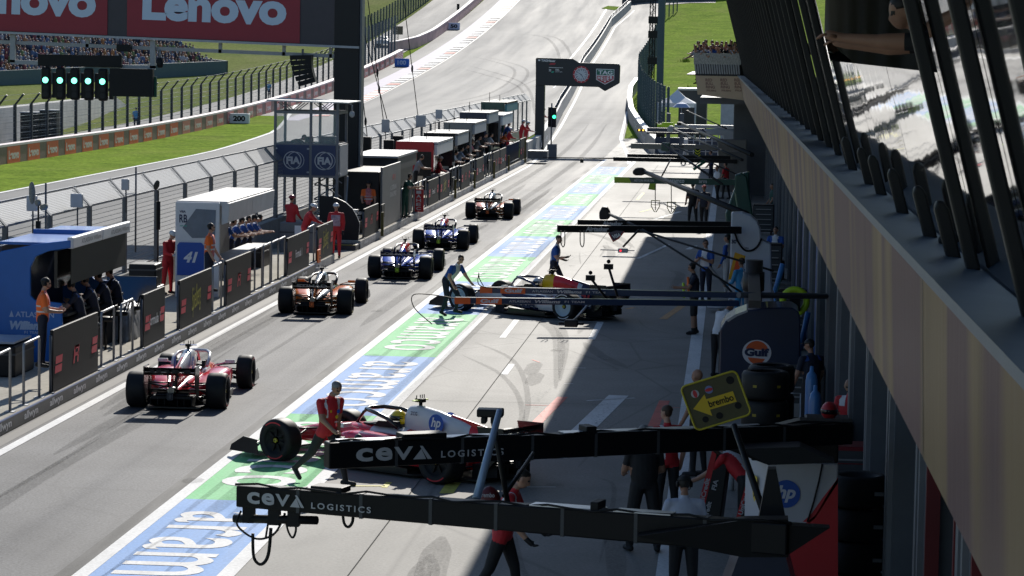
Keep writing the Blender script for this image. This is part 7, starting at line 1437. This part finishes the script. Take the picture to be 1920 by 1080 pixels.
def person(label, loc, rz, pose, fit, h=1.78, vox=.016, fingers=True, group=None, kids=()):
    """one continuous skin grown over tapered limbs (voxel remesh), coloured by the nearest limb"""
    k = h/1.78; g = lambda n, d: R(pose.get(n, d)) if not isinstance(d, tuple) else tuple(R(x) for x in pose.get(n, d))
    lean = g('lean', 2); turn = g('turn', 0); head = g('head', (0, 0)); la, ra = g('la', (5, 8, 12)), g('ra', (5, 8, 12)); ll, rl = g('ll', (2, 3, 3)), g('rl', (-2, 4, 3))
    pel = V((0, 0, 0)); sp = V((0, math.sin(lean), math.cos(lean))); sx = V((math.cos(turn), math.sin(turn), 0)); fwd = V((-math.sin(turn), math.cos(turn)*math.cos(lean), -math.sin(lean)))
    chest = pel+sp*.30; neck = pel+sp*.525; up2 = (sp+V((0, math.sin(head[0]), 0))).normalized(); hd = neck+up2*.17+V((0, .02, 0))
    S = {}; segs = []                          # segs: (name, p0, p1, r0, r1)
    hips = {s: pel+V((s*.095, 0, -.02)) for s in (-1, 1)}
    sh = {s: pel+sp*.455+sx*(s*.20) for s in (-1, 1)}
    feet = []
    for s, q in ((-1, ll), (1, rl)):
        p, kn, out = q; th = hips[s]+dvec(p, s*out)*.43; an = th+dvec(p-kn, s*out*.5)*.42; fd = V((s*.18, math.cos(p-kn)*1.0, math.sin(min(0, p-kn))*.75)).normalized()
        heel = an-fd*.05+V((0, 0, -.045)); toe = an+fd*.155+V((0, 0, -.055)); feet += [heel, toe]
        segs += [('thigh', hips[s], th, .102, .072), ('shin', th, an, .068, .046), ('shoe', heel, toe, .046, .040)]
    hands = {}
    for s, q in ((-1, la), (1, ra)):
        p, out, el = q[:3]; inn = q[3] if len(q) > 3 else -out*.3; e = sh[s]+dvec(p, s*out)*.285; w_ = e+dvec(p+el, s*inn)*.255; hand = w_+dvec(p+el+R(8), s*inn)*.085
        segs += [('upper', sh[s], e, .068, .052), ('fore', e, w_, .048, .033), ('hand', w_, hand, .036, .035)]; hands[s] = (w_, hand, s)
    segs += [('neck', neck-sp*.03, neck+up2*.06, .056, .052), ('head', hd, hd+up2*.03, .085, .085)]
    tk = fit.get('bulk', 1.0); rings = [(-.07, .160, .115), (.0, .180, .130), (.10, .172*tk, .128*tk), (.18, .178*tk, .132*tk), (.30, .200, .142), (.40, .205, .125), (.47, .155, .095), (.53, .065, .06)]
    b = MB(); n = 16; rl_ = []
    for z, a, c in rings:
        t_ = max(0, z)/.5; xx = (V((1, 0, 0))*(1-t_)+sx*t_).normalized(); rl_.append([pel+sp*z+xx*(a*math.cos(6.2832*j/n))+fwd*(c*math.sin(6.2832*j/n)) for j in range(n)])
    b.loft(rl_, 0, True)
    for nm, p0, p1, r0, r1 in segs:
        if nm == 'head': continue
        capsule(b, p0, p1, r0*(1.06 if nm in ('thigh', 'shin') and fit.get('loose') else 1), r1*(1.25 if nm in ('thigh', 'shin') and fit.get('loose') else 1), 0)
    yaw = head[1]; HM = Matrix.Rotation(yaw, 4, 'Z') @ Matrix.Rotation(-head[0]-lean*.5, 4, 'X')
    hp = lambda x, y, z: hd+HM @ V((x, y, z))
    b.ball(hp(0, -.008, .03), .077, .096, .098, 14, 10, 0, HM); b.ball(hp(0, .022, -.035), .058, .066, .07, 12, 8, 0, HM); capsule(b, hp(0, .085, .012), hp(0, .100, -.018), .011, .016, 0, 8)
    capsule(b, hp(-.022, .083, -.05), hp(.022, .083, -.05), .008, .008, 0, 6)
    for s in (-1, 1): b.ball(hp(s*.079, -.005, .0), .012, .022, .03, 8, 6, 0, HM); b.ball(hp(s*.03, .078, .022), .014, .012, .009, 8, 6, 0, HM); capsule(b, sh[s]-sx*(s*.10), sh[s]+sp*.0, .075, .062, 0)
    me = bpy.data.meshes.new('p'); me.from_pydata(b.v, [], b.f); o = bpy.data.objects.new('p', me); COL.objects.link(o)
    md = o.modifiers.new('r', 'REMESH'); md.mode = 'VOXEL'; md.voxel_size = vox; md.use_smooth_shade = True
    sm_ = o.modifiers.new('s', 'SMOOTH'); sm_.factor = .5; sm_.iterations = 2
    dg = bpy.context.evaluated_depsgraph_get(); m2 = bpy.data.meshes.new_from_object(o.evaluated_get(dg)); bpy.data.objects.remove(o); bpy.data.meshes.remove(me); m2.name = 'person'
    nv = len(m2.polygons); cen = np.empty(nv*3, 'f'); m2.polygons.foreach_get('center', cen); cen = cen.reshape(-1, 3)
    segs2 = segs+[('torso', pel, pel+sp*.45, .13, .13), ('torso', pel+sp*.4-sx*.12, pel+sp*.4+sx*.12, .09, .09)]
    D = []; T = []
    for nm, p0, p1, r0, r1 in segs2:
        a = np.array(p0); d = np.array(p1)-a; L2 = max(1e-6, (d*d).sum()); t_ = np.clip(((cen-a) @ d)/L2, 0, 1); ds = np.linalg.norm(cen-(a+t_[:, None]*d), axis=1)-(r0+(r1-r0)*t_); D.append(ds); T.append(((cen-a) @ d)/L2)
    D = np.array(D); T = np.array(T); best = D.argmin(0)
    ml = []; idx = np.zeros(nv, 'i')
    def mi(m):
        if m not in ml: ml.append(m)
        return ml.index(m)
    sk_ = fit.get('skin', skinA); spn = np.array(sp); sxn = np.array(sx); fwn = np.array(fwd); hdn = np.array(hd); Hn = np.array(HM.to_3x3())
    for i in range(nv):
        nm = segs2[best[i]][0]; t_ = T[best[i], i]; c = cen[i]
        if nm == 'torso':
            z = c @ spn; x = c @ sxn; hm = fit.get('hem', -.06); m = fit['top'] if z > hm else fit['legs']
            if z > hm and fit.get('pat'): m = fit['pat'](x, c @ fwn, z) or m
        elif nm == 'upper': m = fit.get('sleeve', fit['top']) if t_ < fit.get('sl', .72) else sk_
        elif nm == 'fore': m = fit.get('sleeve', fit['top']) if fit.get('long') and t_ < .92 else sk_
        elif nm == 'hand': m = fit.get('glove', sk_)
        elif nm == 'thigh': m = fit['top'] if fit.get('hem') and t_ < .2 else fit['legs']
        elif nm == 'shin': m = sk_ if fit.get('shorts') and t_ > .12 and t_ < .82 else (fit.get('sock', cblack) if fit.get('shorts') and t_ >= .82 else fit['legs'])
        elif nm == 'shoe': m = fit.get('shoes', cblack)
        elif nm == 'head':
            l = (c-hdn) @ Hn; m = sk_
            hr = fit.get('hair', hairD)
            if hr and (l[2] > .062+max(0, -l[1])*-.9 + (.03 if l[1] > .06 else 0)) and not (l[1] > .045 and l[2] < .075): m = hr
            elif hr and l[1] < -.03 and l[2] > -.045: m = hr
            elif fit.get('beard') and l[2] < -.045 and l[1] > -.02: m = fit['beard']
            elif abs(l[2]-.022) < .012 and l[1] > .065 and .012 < abs(l[0]) < .05: m = hairD
        else: m = fit.get('collar', sk_) if t_ < .1 else sk_
        idx[i] = mi(m)
    # fingers
    fb = MB(); 
    if fingers:
        for w_, hand, s in hands.values():
            d = (hand-w_).normalized(); sd_ = d.cross(fwd).normalized() if abs(d.dot(fwd)) < .9 else sx; nrm = sd_.cross(d)
            for f, (off, ln) in enumerate(((-.026, .062), (-.009, .075), (.009, .070), (.025, .055))):
                a = hand+sd_*off+d*.012; m_ = a+(d+nrm*.35).normalized()*ln*.55; e = m_+(d*.6+nrm*.8).normalized()*ln*.5; fb.path([a, m_, e], .009, 6, 0, [.010, .009, .006])
            a = w_+d*.035+sd_*(-.030*s); fb.path([a, a+(d*.7-sd_*s*.7).normalized()*.035, a+(d*.9-sd_*s*.55+nrm*.3).normalized()*.07], .01, 6, 0, [.012, .011, .008])
    vs = np.empty(len(m2.vertices)*3, 'f'); m2.vertices.foreach_get('co', vs); vs = vs.reshape(-1, 3).tolist(); fs = [tuple(p.vertices) for p in m2.polygons]; bpy.data.meshes.remove(m2)
    o0 = len(vs); gm = mi(fit.get('glove', sk_)); zmin = min(v[2] for v in vs); allv = vs+[tuple(v) for v in fb.v]
    me = bpy.data.meshes.new('person'); me.from_pydata([((x)*k, y*k, (z-zmin)*k) for x, y, z in allv], [], fs+[tuple(o0+i for i in f) for f in fb.f])
    for m in ml: me.materials.append(m)
    me.polygons.foreach_set('material_index', list(idx)+[gm]*len(fb.f)); me.polygons.foreach_set('use_smooth', [True]*len(me.polygons)); me.update()
    ob = put('person', me); ob.location = loc; ob.rotation_euler = (0, 0, rz); WM[ob.name] = Matrix.LocRotScale(V(loc), Euler((0, 0, rz)), None); tag(ob, label, 'person', group)
    Q = lambda p: V((p.x*k, p.y*k, (p.z-zmin)*k)); HQ = lambda x, y, z: Q(hp(x, y, z))
    ht = fit.get('hat')
    if ht == 'helmet':
        b = MB(); b.ball(HQ(0, -.006, .045), .108, .125, .098, 16, 8, 0, HM, 0, .56); b.prism([HQ(x*.1, .10+.05*(1-abs(x)), .045) for x in (-.9, -.5, 0, .5, .9)]+[HQ(.5*.1, .06, .05), HQ(-.05, .06, .05)], (0, 0, .012)); b.build('helmet', fit.get('hatm', white), ob, local=True)
    elif ht == 'cap':
        b = MB(); b.ball(HQ(0, -.008, .045), .086, .104, .085, 14, 7, 0, HM, 0, .52); b.prism([HQ(x*.075, .09+.075*(1-x*x), .055) for x in (-1, -.6, -.2, .2, .6, 1)]+[HQ(.05, .06, .06), HQ(-.05, .06, .06)], (0, 0, .01)); b.build('cap', fit.get('hatm', cblack), ob, local=True)
    elif fit.get('hair', hairD) is not None and vox < .02:
        b = MB(); b.ball(HQ(0, -.018, .045), .083, .098, .088, 14, 8, 0, HM, 0, .52); b.build('hair', fit.get('hair', hairD), ob, local=True)
    if fit.get('phones'):
        b = MB(); [b.lathe([(0, -.02), (.036, -.018), (.04, 0), (.036, .018), (0, .02)], HQ(s*.088, -.005, .005), 'x', 12) for s in (-1, 1)]; b.path([HQ(.09*math.cos(a), -.005, .01+.125*math.sin(a)) for a in [.2+.34*i for i in range(9)]], .01, 6); b.path([HQ(.09, 0, -.01), HQ(.08, .06, -.05), HQ(.04, .10, -.055)], .006, 5); b.build('headset', black, ob, local=True)
    if fit.get('glasses'):
        b = MB(); [b.box(HQ(s*.032, .1, .022).x-.024, HQ(s*.032, .1, .022).x+.024, HQ(0, .093, 0).y, HQ(0, .098, 0).y, HQ(0, 0, .012).z, HQ(0, 0, .034).z) for s in (-1, 1)]; b.build('sunglasses', black, ob, local=True)
    for f in kids: f(ob, Q, hp, sp, sx, fwd, hands)
    return ob
def stand_at(u, v, floor, h): return P(u, v, floor+h)   # where someone of that height stands whose head top is seen at (u, v)
def pp_(label, u, v, floor, h, rz, pose, fit, eff=None, X=None, **k):
    q = P(u, v, floor+(eff or h*.985))
    if X is not None: q = PX(u, v, X); floor = q.z-(eff or h*.985)
    return person(label, (q.x, q.y, floor), R(rz), pose, fit, h, **k)
hivis = lambda x, y, z: (cwhite if (.13 < z < .17 or .25 < z < .28) else cpink if abs(x) < .10 and y > 0 else None)
marsh = dict(top=cred, legs=cred, long=True, sl=2, hat='helmet', hatm=white, shoes=cblack, glove=mat('white glove', (.5, .5, .52), .6, var=0))
bib = lambda x, y, z: (cbib if .08 < z < .44 and abs(x) < .15 else None)
vest = dict(top=corange, legs=cnavy, pat=hivis, phones=True, hair=hairD, glasses=True)
rbfit = dict(top=cwhite, legs=cnavy, sleeve=cblue, pat=lambda x, y, z: (cblue if abs(x) > .115+.03*math.sin(z*12) or z < .07 else None), hair=hairD)
STD = {}; LEANF = dict(lean=18, la=(35, 10, 40), ra=(35, 10, 45))
W = {}
# people on the pit wall
pp_('person in an orange hi vis vest and ear defenders behind the nearest black panel', 80, 524, .3, 1.80, -75, dict(la=(12, 12, 75, -25), ra=(12, 10, 70, -25), head=(8, -10)), vest, X=-14.0)
pp_('person in red overalls and white helmet looking down beside the white stand', 315, 433, .3, 1.78, -120, dict(lean=8, la=(25, 10, 60), ra=(20, 8, 60), head=(22, 0)), marsh, vox=.018)
pp_('person in an orange vest and dark trousers standing before the white stand crew', 393, 421, .3, 1.80, -95, dict(la=(5, 8, 30), ra=(5, 8, 20)), vest, X=-13.85, vox=.018)
for i, (u, v) in enumerate([(418, 409), (433, 407), (446, 405), (457, 403), (467, 402)]):
    pp_('blue and white crew member at the white stand desk, %s from the orange vest' % ['first', 'second', 'third', 'fourth', 'fifth'][i], u, v, .3, 1.78, -85, dict(lean=24, la=(40, 12, 50), ra=(45, 10, 45), head=(10, rnd.uniform(-25, 25))), dict(rbfit, hat='cap' if i % 2 else None, phones=True), eff=1.70, vox=.02, group='crew lined up at the white stand')
pp_('person in red overalls and white helmet leaning forward on the black panel', 572, 384, .3, 1.78, -70, dict(lean=20, la=(42, 10, 25), ra=(42, 10, 25), head=(10, -25)), dict(marsh, glasses=True), eff=1.70, vox=.018)
pp_('person in red overalls and dark red helmet behind the leaning marshal', 546, 368, .3, 1.80, -30, dict(la=(30, 15, 60), ra=(10, 12, 40)), dict(marsh, hatm=mat('helmet maroon', (.28, .02, .03), .3, coat=.3, var=0), glove=glove), vox=.02)
pp_('person in red overalls, grey bib and white helmet standing in the kerb opening', 631, 383, .02, 1.86, 175, dict(la=(-5, 10, 15), ra=(12, 10, 25), ll=(8, 6, 3), rl=(-6, 4, 3), head=(4, 20)), dict(marsh, pat=bib, glove=glove, glasses=True), vox=.018)
pp_('person in an orange vest and black cap behind the panel beside the dark container', 691, 341, .3, 1.80, 190, dict(la=(8, 10, 25), ra=(15, 10, 45)), dict(vest, hat='cap', legs=cblack), vox=.02)
pp_('person in a dark green team shirt resting arms on the railing', 760, 327, .3, 1.80, -110, dict(lean=16, la=(40, 10, 60), ra=(40, 10, 60)), dict(top=cgreen, legs=cgreen, hat=None, phones=True), eff=1.74, vox=.02)
pp_('person in red overalls and white helmet before the red stand', 821, 294, .3, 1.80, -90, dict(lean=8, la=(25, 8, 40), ra=(25, 8, 40)), marsh, vox=.022)
for i, (u, v, f, lab) in enumerate([(780, 291, dict(top=cgrey, legs=cblack, phones=True), 'person with headphones seated at the end of the red stand'), (846, 282, dict(top=cwhite, legs=cblack, phones=True), 'person in white leaning at the red stand desk'), (858, 276, dict(top=cpale, legs=cblack), 'person in pale blue behind the one in white at the red stand'), (868, 270, dict(top=cblack, legs=cblack, hat='cap'), 'person in black at the far end of the red stand'), (877, 262, dict(vest, top=cpink), 'person in a pink bib between the red and beige stands'), (891, 255, dict(top=cgrey, legs=cblack), 'person in a grey shirt seated under the beige roof'), (903, 250, dict(top=cblack, legs=cblack), 'person in black seated under the beige roof'), (914, 250, dict(top=cwhite, legs=cblack), 'person in white at the beige stand corner'), (947, 230, dict(top=cblue, legs=cnavy), 'person in dark blue at the sloping roofed stand'), (941, 247, dict(vest), 'person in an orange vest beside the red marshal far up the wall')]):
    pp_(lab, u, v, .3, 1.76, -80+rnd.uniform(-25, 25), dict(lean=18, la=(35, 10, 50), ra=(35, 10, 50), head=(8, rnd.uniform(-20, 20))), f, eff=1.7, X=-14.05, vox=.026, fingers=False)
for i, (u, v, lab) in enumerate([(952, 241, 'person in red overalls and white helmet beside the orange vest far up the wall'), (977, 226, 'taller person of two in red overalls watching from the picket rail'), (986, 229, 'shorter person of two in red overalls watching from the picket rail'), (1008, 210, 'person in red overalls and pale helmet by the clock sign column'), (1015, 204, 'person in a red bib farthest along the pit wall')]):
    pp_(lab, u, v, .3 if i < 3 else .8, 1.8, -75, dict(lean=12, la=(35, 10, 45), ra=(35, 10, 45)), dict(marsh, hatm=white if i != 4 else satin), eff=1.74, X=-14.0, vox=.026, fingers=False)
cb = PY(1013, 226, 175); b = MB(); b.box(cb.x-.7, cb.x+.5, 174.4, 176, .3, .79); tag(b.build('platform_step', mgrey), 'grey box step under the marshals by the clock sign column', 'step')
for i, yy_ in enumerate((60.9, 62.2, 63.5, 64.6)):
    person('dark shirted crew member seated under the blue stand, %s from its near end' % ['first', 'second', 'third', 'fourth'][i], (-14.45, yy_, .62), R(98+6*i), dict(lean=14, la=(38, 10, 50), ra=(35, 12, 55), ll=(80, 80, 8), rl=(82, 78, 8), head=(8, 12*i-20)), dict(top=cnavy, legs=cblack, hair=[hairD, hairB][i % 2], phones=True, pat=lambda x, y, z: (cblue if z > .42 and abs(x) > .1 else None)), 1.78, .018, True, 'crew seated under the blue stand')
# man at the tower desk, marshals beyond the track
fz_ = PY(580, 330, 100.6).z; q = PY(543, 262, 101.8)
person('dark clad person bending over inside the glass cabin of the tower', (q.x-.1, 101.8, fz_), R(-90), dict(lean=62, la=(70, 10, 10), ra=(65, 10, 15), head=(-10, 0)), dict(top=cblack, legs=cblack, hair=hairD), 1.8, .022, False)
q = PX(255, 234, -46.5); person('person in a light blue vest walking on the service road behind the catch fence', (q.x, q.y, Z(q.y)), R(10), dict(ll=(12, 8, 2), rl=(-8, 6, 2)), dict(top=ccyan, legs=cnavy, hair=hairD), 1.8, .026, False)
q = PX(505, 150, -45.8); person('person in a light blue vest standing far behind the catch fence', (-45.8, q.y, Z(q.y)), R(150), {}, dict(top=ccyan, legs=cnavy), 1.8, .03, False)
# pit crews
def held_pad(ob, Q, hp, sp, sx, fwd, hands):
    w_, hd_, s = hands[-1]; c = Q(hd_); b = MB(); b.box(c.x-.05, c.x+.05, c.y-.02, c.y+.10, c.z-.20, c.z+.02); o = tag(b.build('tyre_pad', [satin], bevel=.01), 'dark pad held in the hand of the walking man in red', 'pad'); o.matrix_world = WM[ob.name].copy()
fred = dict(hem=-.12, top=cred, legs=cblack, hair=hairG, beard=hairG, skin=skinB, pat=lambda x, y, z: (cwhite if (abs(abs(x)-.12-.06*(z-.3)) < .028 and z > .22) else None), collar=cred, glasses=True)
def chest_marks(ob, Q, hp, sp, sx, fwd, hands):
    b = MB(); f = lambda x, z: Q(V(sp)*z+V(sx)*x+V(fwd)*.155)
    c = f(-.07, .33); disc(b, c, -sx, V((0, 0, 1)), .035, .035, 0, .004, 14); c = f(-.05, .24); disc(b, c, -sx, V((0, 0, 1)), .032, .03, 1, .006, 10); letter(b, 'IBM', f(-.05, .16), -sx, V((0, 0, 1)), .07, .025, 2, off=.012); c = f(.08, .34); disc(b, c, -sx, V((0, 0, 1)), .018, .025, 1, .006, 10)
    b.build('badge', [ink_blue, yellow, ink_white], ob, local=True)
q = P(600, 908, 0); person('grey haired person in a red team polo striding past the parked red car', (q.x+.1, q.y, 0), R(-122), dict(lean=9, turn=-14, la=(-16, 9, 20), ra=(20, 11, 34), ll=(27, 12, 3), rl=(-30, 20, 3), head=(28, -12)), fred, 1.84, .013, True, None, (held_pad, chest_marks))
q = P(966, 878, 1.86); person('dark haired person in a red team shirt walking at the bottom of the picture', (q.x-.15, q.y, 0), R(-95), dict(lean=14, la=(25, 8, 22), ra=(12, 12, 28), ll=(18, 10, 3), rl=(-18, 14, 3), head=(20, 5)), dict(hem=-.14, top=cred, legs=cblack, hair=hairD, glove=glove, sleeve=cred, pat=lambda x, y, z: (cwhite if abs(abs(x)-.14) < .025 and z > .33 else None)), 1.92, .013)
q = P(845, 592, 0); person('crew member in blue and white stooping to push beside the white car\'s front wheel', (q.x-.1, q.y, 0), R(-120), dict(lean=38, la=(32, 6, 14), ra=(5, 30, 20), ll=(34, 40, 4), rl=(10, 30, 4), head=(-8, -45)), dict(rbfit, hair=hairB, glove=skinA), 1.80, .015)
q = P(1040, 441, 1.76); person('crew member in blue and white jogging behind the yellow and red engine cover', (q.x, q.y, 0), R(-95), dict(lean=8, la=(-15, 8, 85), ra=(10, 8, 85), ll=(28, 30, 3), rl=(-12, 40, 3), head=(4, -20)), dict(rbfit, hair=hairB, beard=hairB, glove=glove), 1.82, .016)
q = P(1205, 1035, 0); person('person in black shirt and shorts, seen from behind under the near boom', (q.x, q.y, 0), R(15), dict(la=(10, 14, 60, -10), ra=(10, 14, 60, -10), ll=(4, 3, 8), rl=(-4, 3, 8), head=(18, 0)), dict(top=cblack, legs=cblack, shorts=True, hair=hairG, loose=True, bulk=1.15, skin=skinB), 1.86, .014)
q = P(1246, 765, 1.80); person('person in red shirt with white stripes and black trousers facing away', (q.x+.06, q.y, 0), R(30), dict(la=(8, 10, 25), ra=(-6, 16, 18), head=(5, 25)), dict(hem=-.12, top=cred, legs=cblack, hair=hairB, pat=lambda x, y, z: (cwhite if abs(x+.12) < .03 else None)), 1.83, .015)
q = P(1307, 893, 0); person('bald person in black standing behind the tilted arrow board', (q.x, q.y, 0), R(60), dict(la=(5, 8, 25), ra=(5, 8, 25)), dict(top=cblack, legs=cblack, hair=None, skin=skinB), 1.84, .016)
q = P(1285, 896, 1.78); person('person in a white shirt with a black headset, back to the camera', (q.x, q.y, 0), R(8), dict(la=(22, 14, 75, -20), ra=(22, 14, 75, -20), head=(14, 0)), dict(top=cpale, legs=cblack, hair=hairD, phones=True, hat='cap', skin=skinB, sl=.9), 1.80, .014)
q = P(1357, 566, 1.70); person('person in a white shirt stooping beside the dark blue cabinet', (q.x-.1, q.y, 0), R(-40), dict(lean=28, la=(5, 6, 15), ra=(15, 8, 20), head=(20, 0)), dict(top=cwhite, legs=cblack, hair=hairD, skin=skinB), 1.82, .016)
def harness(ob, Q, hp, sp, sx, fwd, hands):
    b = MB(); f = lambda x, z, y=.15: Q(V(sp)*z+V(sx)*x+V(fwd)*y)
    b.path([f(-.02, .46), f(-.10, .28), f(-.16, .06)], .035, 6, 0); b.path([f(-.2, .02, .2), f(.12, .10, .25)], .035, 6, 0); b.path([f(-.18, -.02, .26), f(.10, .30, .26)], .038, 6, 1); b.build('safety_strap', [flu_orange, flu_yellow], ob, local=True)
q = P(1300, 627, 0); person('person in black shorts with bright orange and lime straps holding gear', (q.x, q.y, 0), R(95), dict(la=(30, 10, 60), ra=(30, 10, 50), head=(10, 0)), dict(top=cnavy, legs=cblack, shorts=True, hair=hairD, phones=True, skin=skinB, loose=True), 1.84, .016, True, None, (harness,))
q = P(1325, 452, 1.80); person('crew member in blue and white with folded arms by the striped lane', (q.x, q.y, 0), R(150), dict(la=(22, 14, 95, -45), ra=(22, 14, 90, -45), head=(4, 40)), dict(rbfit, skin=skinB), 1.84, .016)
suit = lambda x, y, z: (cwhite if abs(x) < .06+.05*math.sin(z*9) else None)
for i, (u, v, lab) in enumerate([(1392, 487, 'crew member in blue and white overalls nearest the brown grey tower'), (1420, 478, 'crew member in blue overalls partly hidden by the brown grey tower'), (1404, 474, 'short haired crew member between the two in blue overalls')]):
    q = P(u, v, 1.76); person(lab, (q.x, q.y, 0), R(40+25*i), dict(la=(15, 10, 50), ra=(15, 10, 50)), dict(top=ccyan if i < 2 else cblue, legs=ccyan if i == 0 else cnavy, long=True, sl=2, pat=suit, hair=hairB if i != 1 else hairD, skin=skinB), 1.8, .018)
q = P(1366, 441, 1.80); person('driver in a cream racing suit beside the white rounded tower', (q.x, q.y, 0), R(70), dict(la=(5, 8, 20), ra=(5, 8, 20)), dict(top=csuit, legs=csuit, long=True, sl=2, hair=hairD, skin=skinB, sleeve=cblue), 1.82, .018)
q = P(1455, 433, 1.55); person('crew member in blue and white seated right of the white tower', (q.x, q.y, .28), R(165), dict(la=(20, 10, 60), ra=(25, 12, 40), ll=(85, 80, 6), rl=(85, 80, 8)), dict(rbfit, skin=skinB), 1.82, .018)
b = MB(); b.box(q.x-.3, q.x+.3, q.y-.2, q.y+.4, 0, .62); tag(b.build('tool_chest', satin, bevel=.03), 'black tool chest under the seated crew member', 'chest')
q = P(1523, 640, 1.84); person('person in black team shirt and cap before the garage piers', (q.x, q.y, 0), R(35), dict(la=(8, 14, 25), ra=(5, 12, 20), head=(12, 30)), dict(top=cnavy, legs=cblack, hat='cap', hatm=satin, skin=skinB, pat=lambda x, y, z: (cblue if z > .43 and abs(x) > .1 else None)), 1.88, .016)
q = P(1607, 712, 1.80); person('bald bearded person in red team shirt at the garage doorway', (q.x-.1, q.y, 0), R(160), dict(la=(15, 10, 60), ra=(15, 10, 60), head=(18, 10)), dict(top=cred, legs=cblack, hair=None, beard=hairD, skin=skinB, pat=lambda x, y, z: (cwhite if z > .36 and x > .06 else None)), 1.82, .016)
q = P(1404, 836, 1.5); person('person in red and white bending behind the white and red cabinet', (q.x, q.y, 0), R(60), dict(lean=45, la=(40, 10, 20), ra=(40, 10, 30)), dict(top=cred, legs=cblack, skin=skinB, pat=lambda x, y, z: (cwhite if abs(x) < .08 else None)), 1.8, .016)
for i, (u, v, lab, f, rz) in enumerate([(1300, 343, 'person in dark clothes with a pale towel, left of a pair up the lane', dict(top=cblack, legs=cblack), 20), (1321, 348, 'person in dark clothes and red cap, right of a pair up the lane', dict(top=cnavy, legs=cblack, hat='cap', hatm=cred), 160), (1334, 283, 'person in bright blue far up the lane beside the grey tower', dict(top=cblue, legs=cnavy), 90), (1346, 312, 'person in white far up the lane by the black gantry', dict(top=cwhite, legs=cblack), 120), (1362, 305, 'person in red far up the lane by the black gantry', dict(top=cred, legs=cblack), 60), (1450, 345, 'person in dark green before the garages up the lane', dict(top=cgreen, legs=cgreen), 100)]):
    q = P(u, v, 1.78); person(lab, (q.x, q.y, 0), R(rz), dict(la=(8, 10, 25), ra=(8, 10, 30), ll=(8, 4, 3), rl=(-8, 4, 3)), dict(f, skin=skinB), 1.8, .022)
# spectators leaning out of the terrace
def leaner(label, y, hgt, pose, fit, xo=0., rz=90):
    person(label, (bx(y)+1.0+xo, y, hgt), R(rz), pose, fit, 1.78, .016)
leaner('dark silhouetted spectator leaning out between the mullions with both arms stretched', 18.4, ZL-.05, dict(lean=42, la=(90, 4, 4), ra=(82, 4, 12), head=(-5, 30)), dict(top=cblack, legs=cblack, skin=skinB, sl=.5), -.52, 82)
leaner('spectator holding up a phone farther along the terrace', 41.0, ZL-.30, dict(lean=30, la=(105, 8, 20), ra=(85, 8, 40), head=(-5, 20)), dict(top=cnavy, legs=cblack, skin=skinB, sl=.6), -.15, 80)
# crowd of the end balcony
base_ = []
for i, f in enumerate([dict(top=cwhite, legs=cblack), dict(top=cblack, legs=cblack), dict(top=cblue, legs=cblack), dict(top=cnavy, legs=cblack, hat='cap'), dict(top=cgrey, legs=cblack, hair=hairB)]):
    base_.append(person('spectator on the end balcony', (0, -50, -20), 0, dict(lean=10, la=(60+10*i, 12, 70), ra=(50, 10, 60-10*i), head=(5, 10*i-20)), f, 1.75, .03, False, 'spectators on the end balcony'))
used = [False]*5; words_ = ['white', 'black', 'blue', 'navy and cap', 'grey']
for i in range(26):
    k = rnd.choice((0, 1, 1, 2, 3, 3, 4)); row, col = divmod(i, 13); x = lerp(xl+.08, xr+.35, (col+.5*(row % 2))/13); y = yb+.35+.55*row; zz = ZL+.02-.42+.16*row+rnd.uniform(-.05, .05)
    o = base_[k] if not used[k] else dup(base_[k]); used[k] = True; o.location = (x, y, zz); o.rotation_euler = (0, 0, R(150+rnd.uniform(-40, 60)))
    o['label'] = 'spectator in %s, %s row of end balcony, number %d from free end' % (words_[k], ['front', 'back'][row], col+1)
for k in range(5):
    if not used[k]: bpy.data.objects.remove(base_[k])
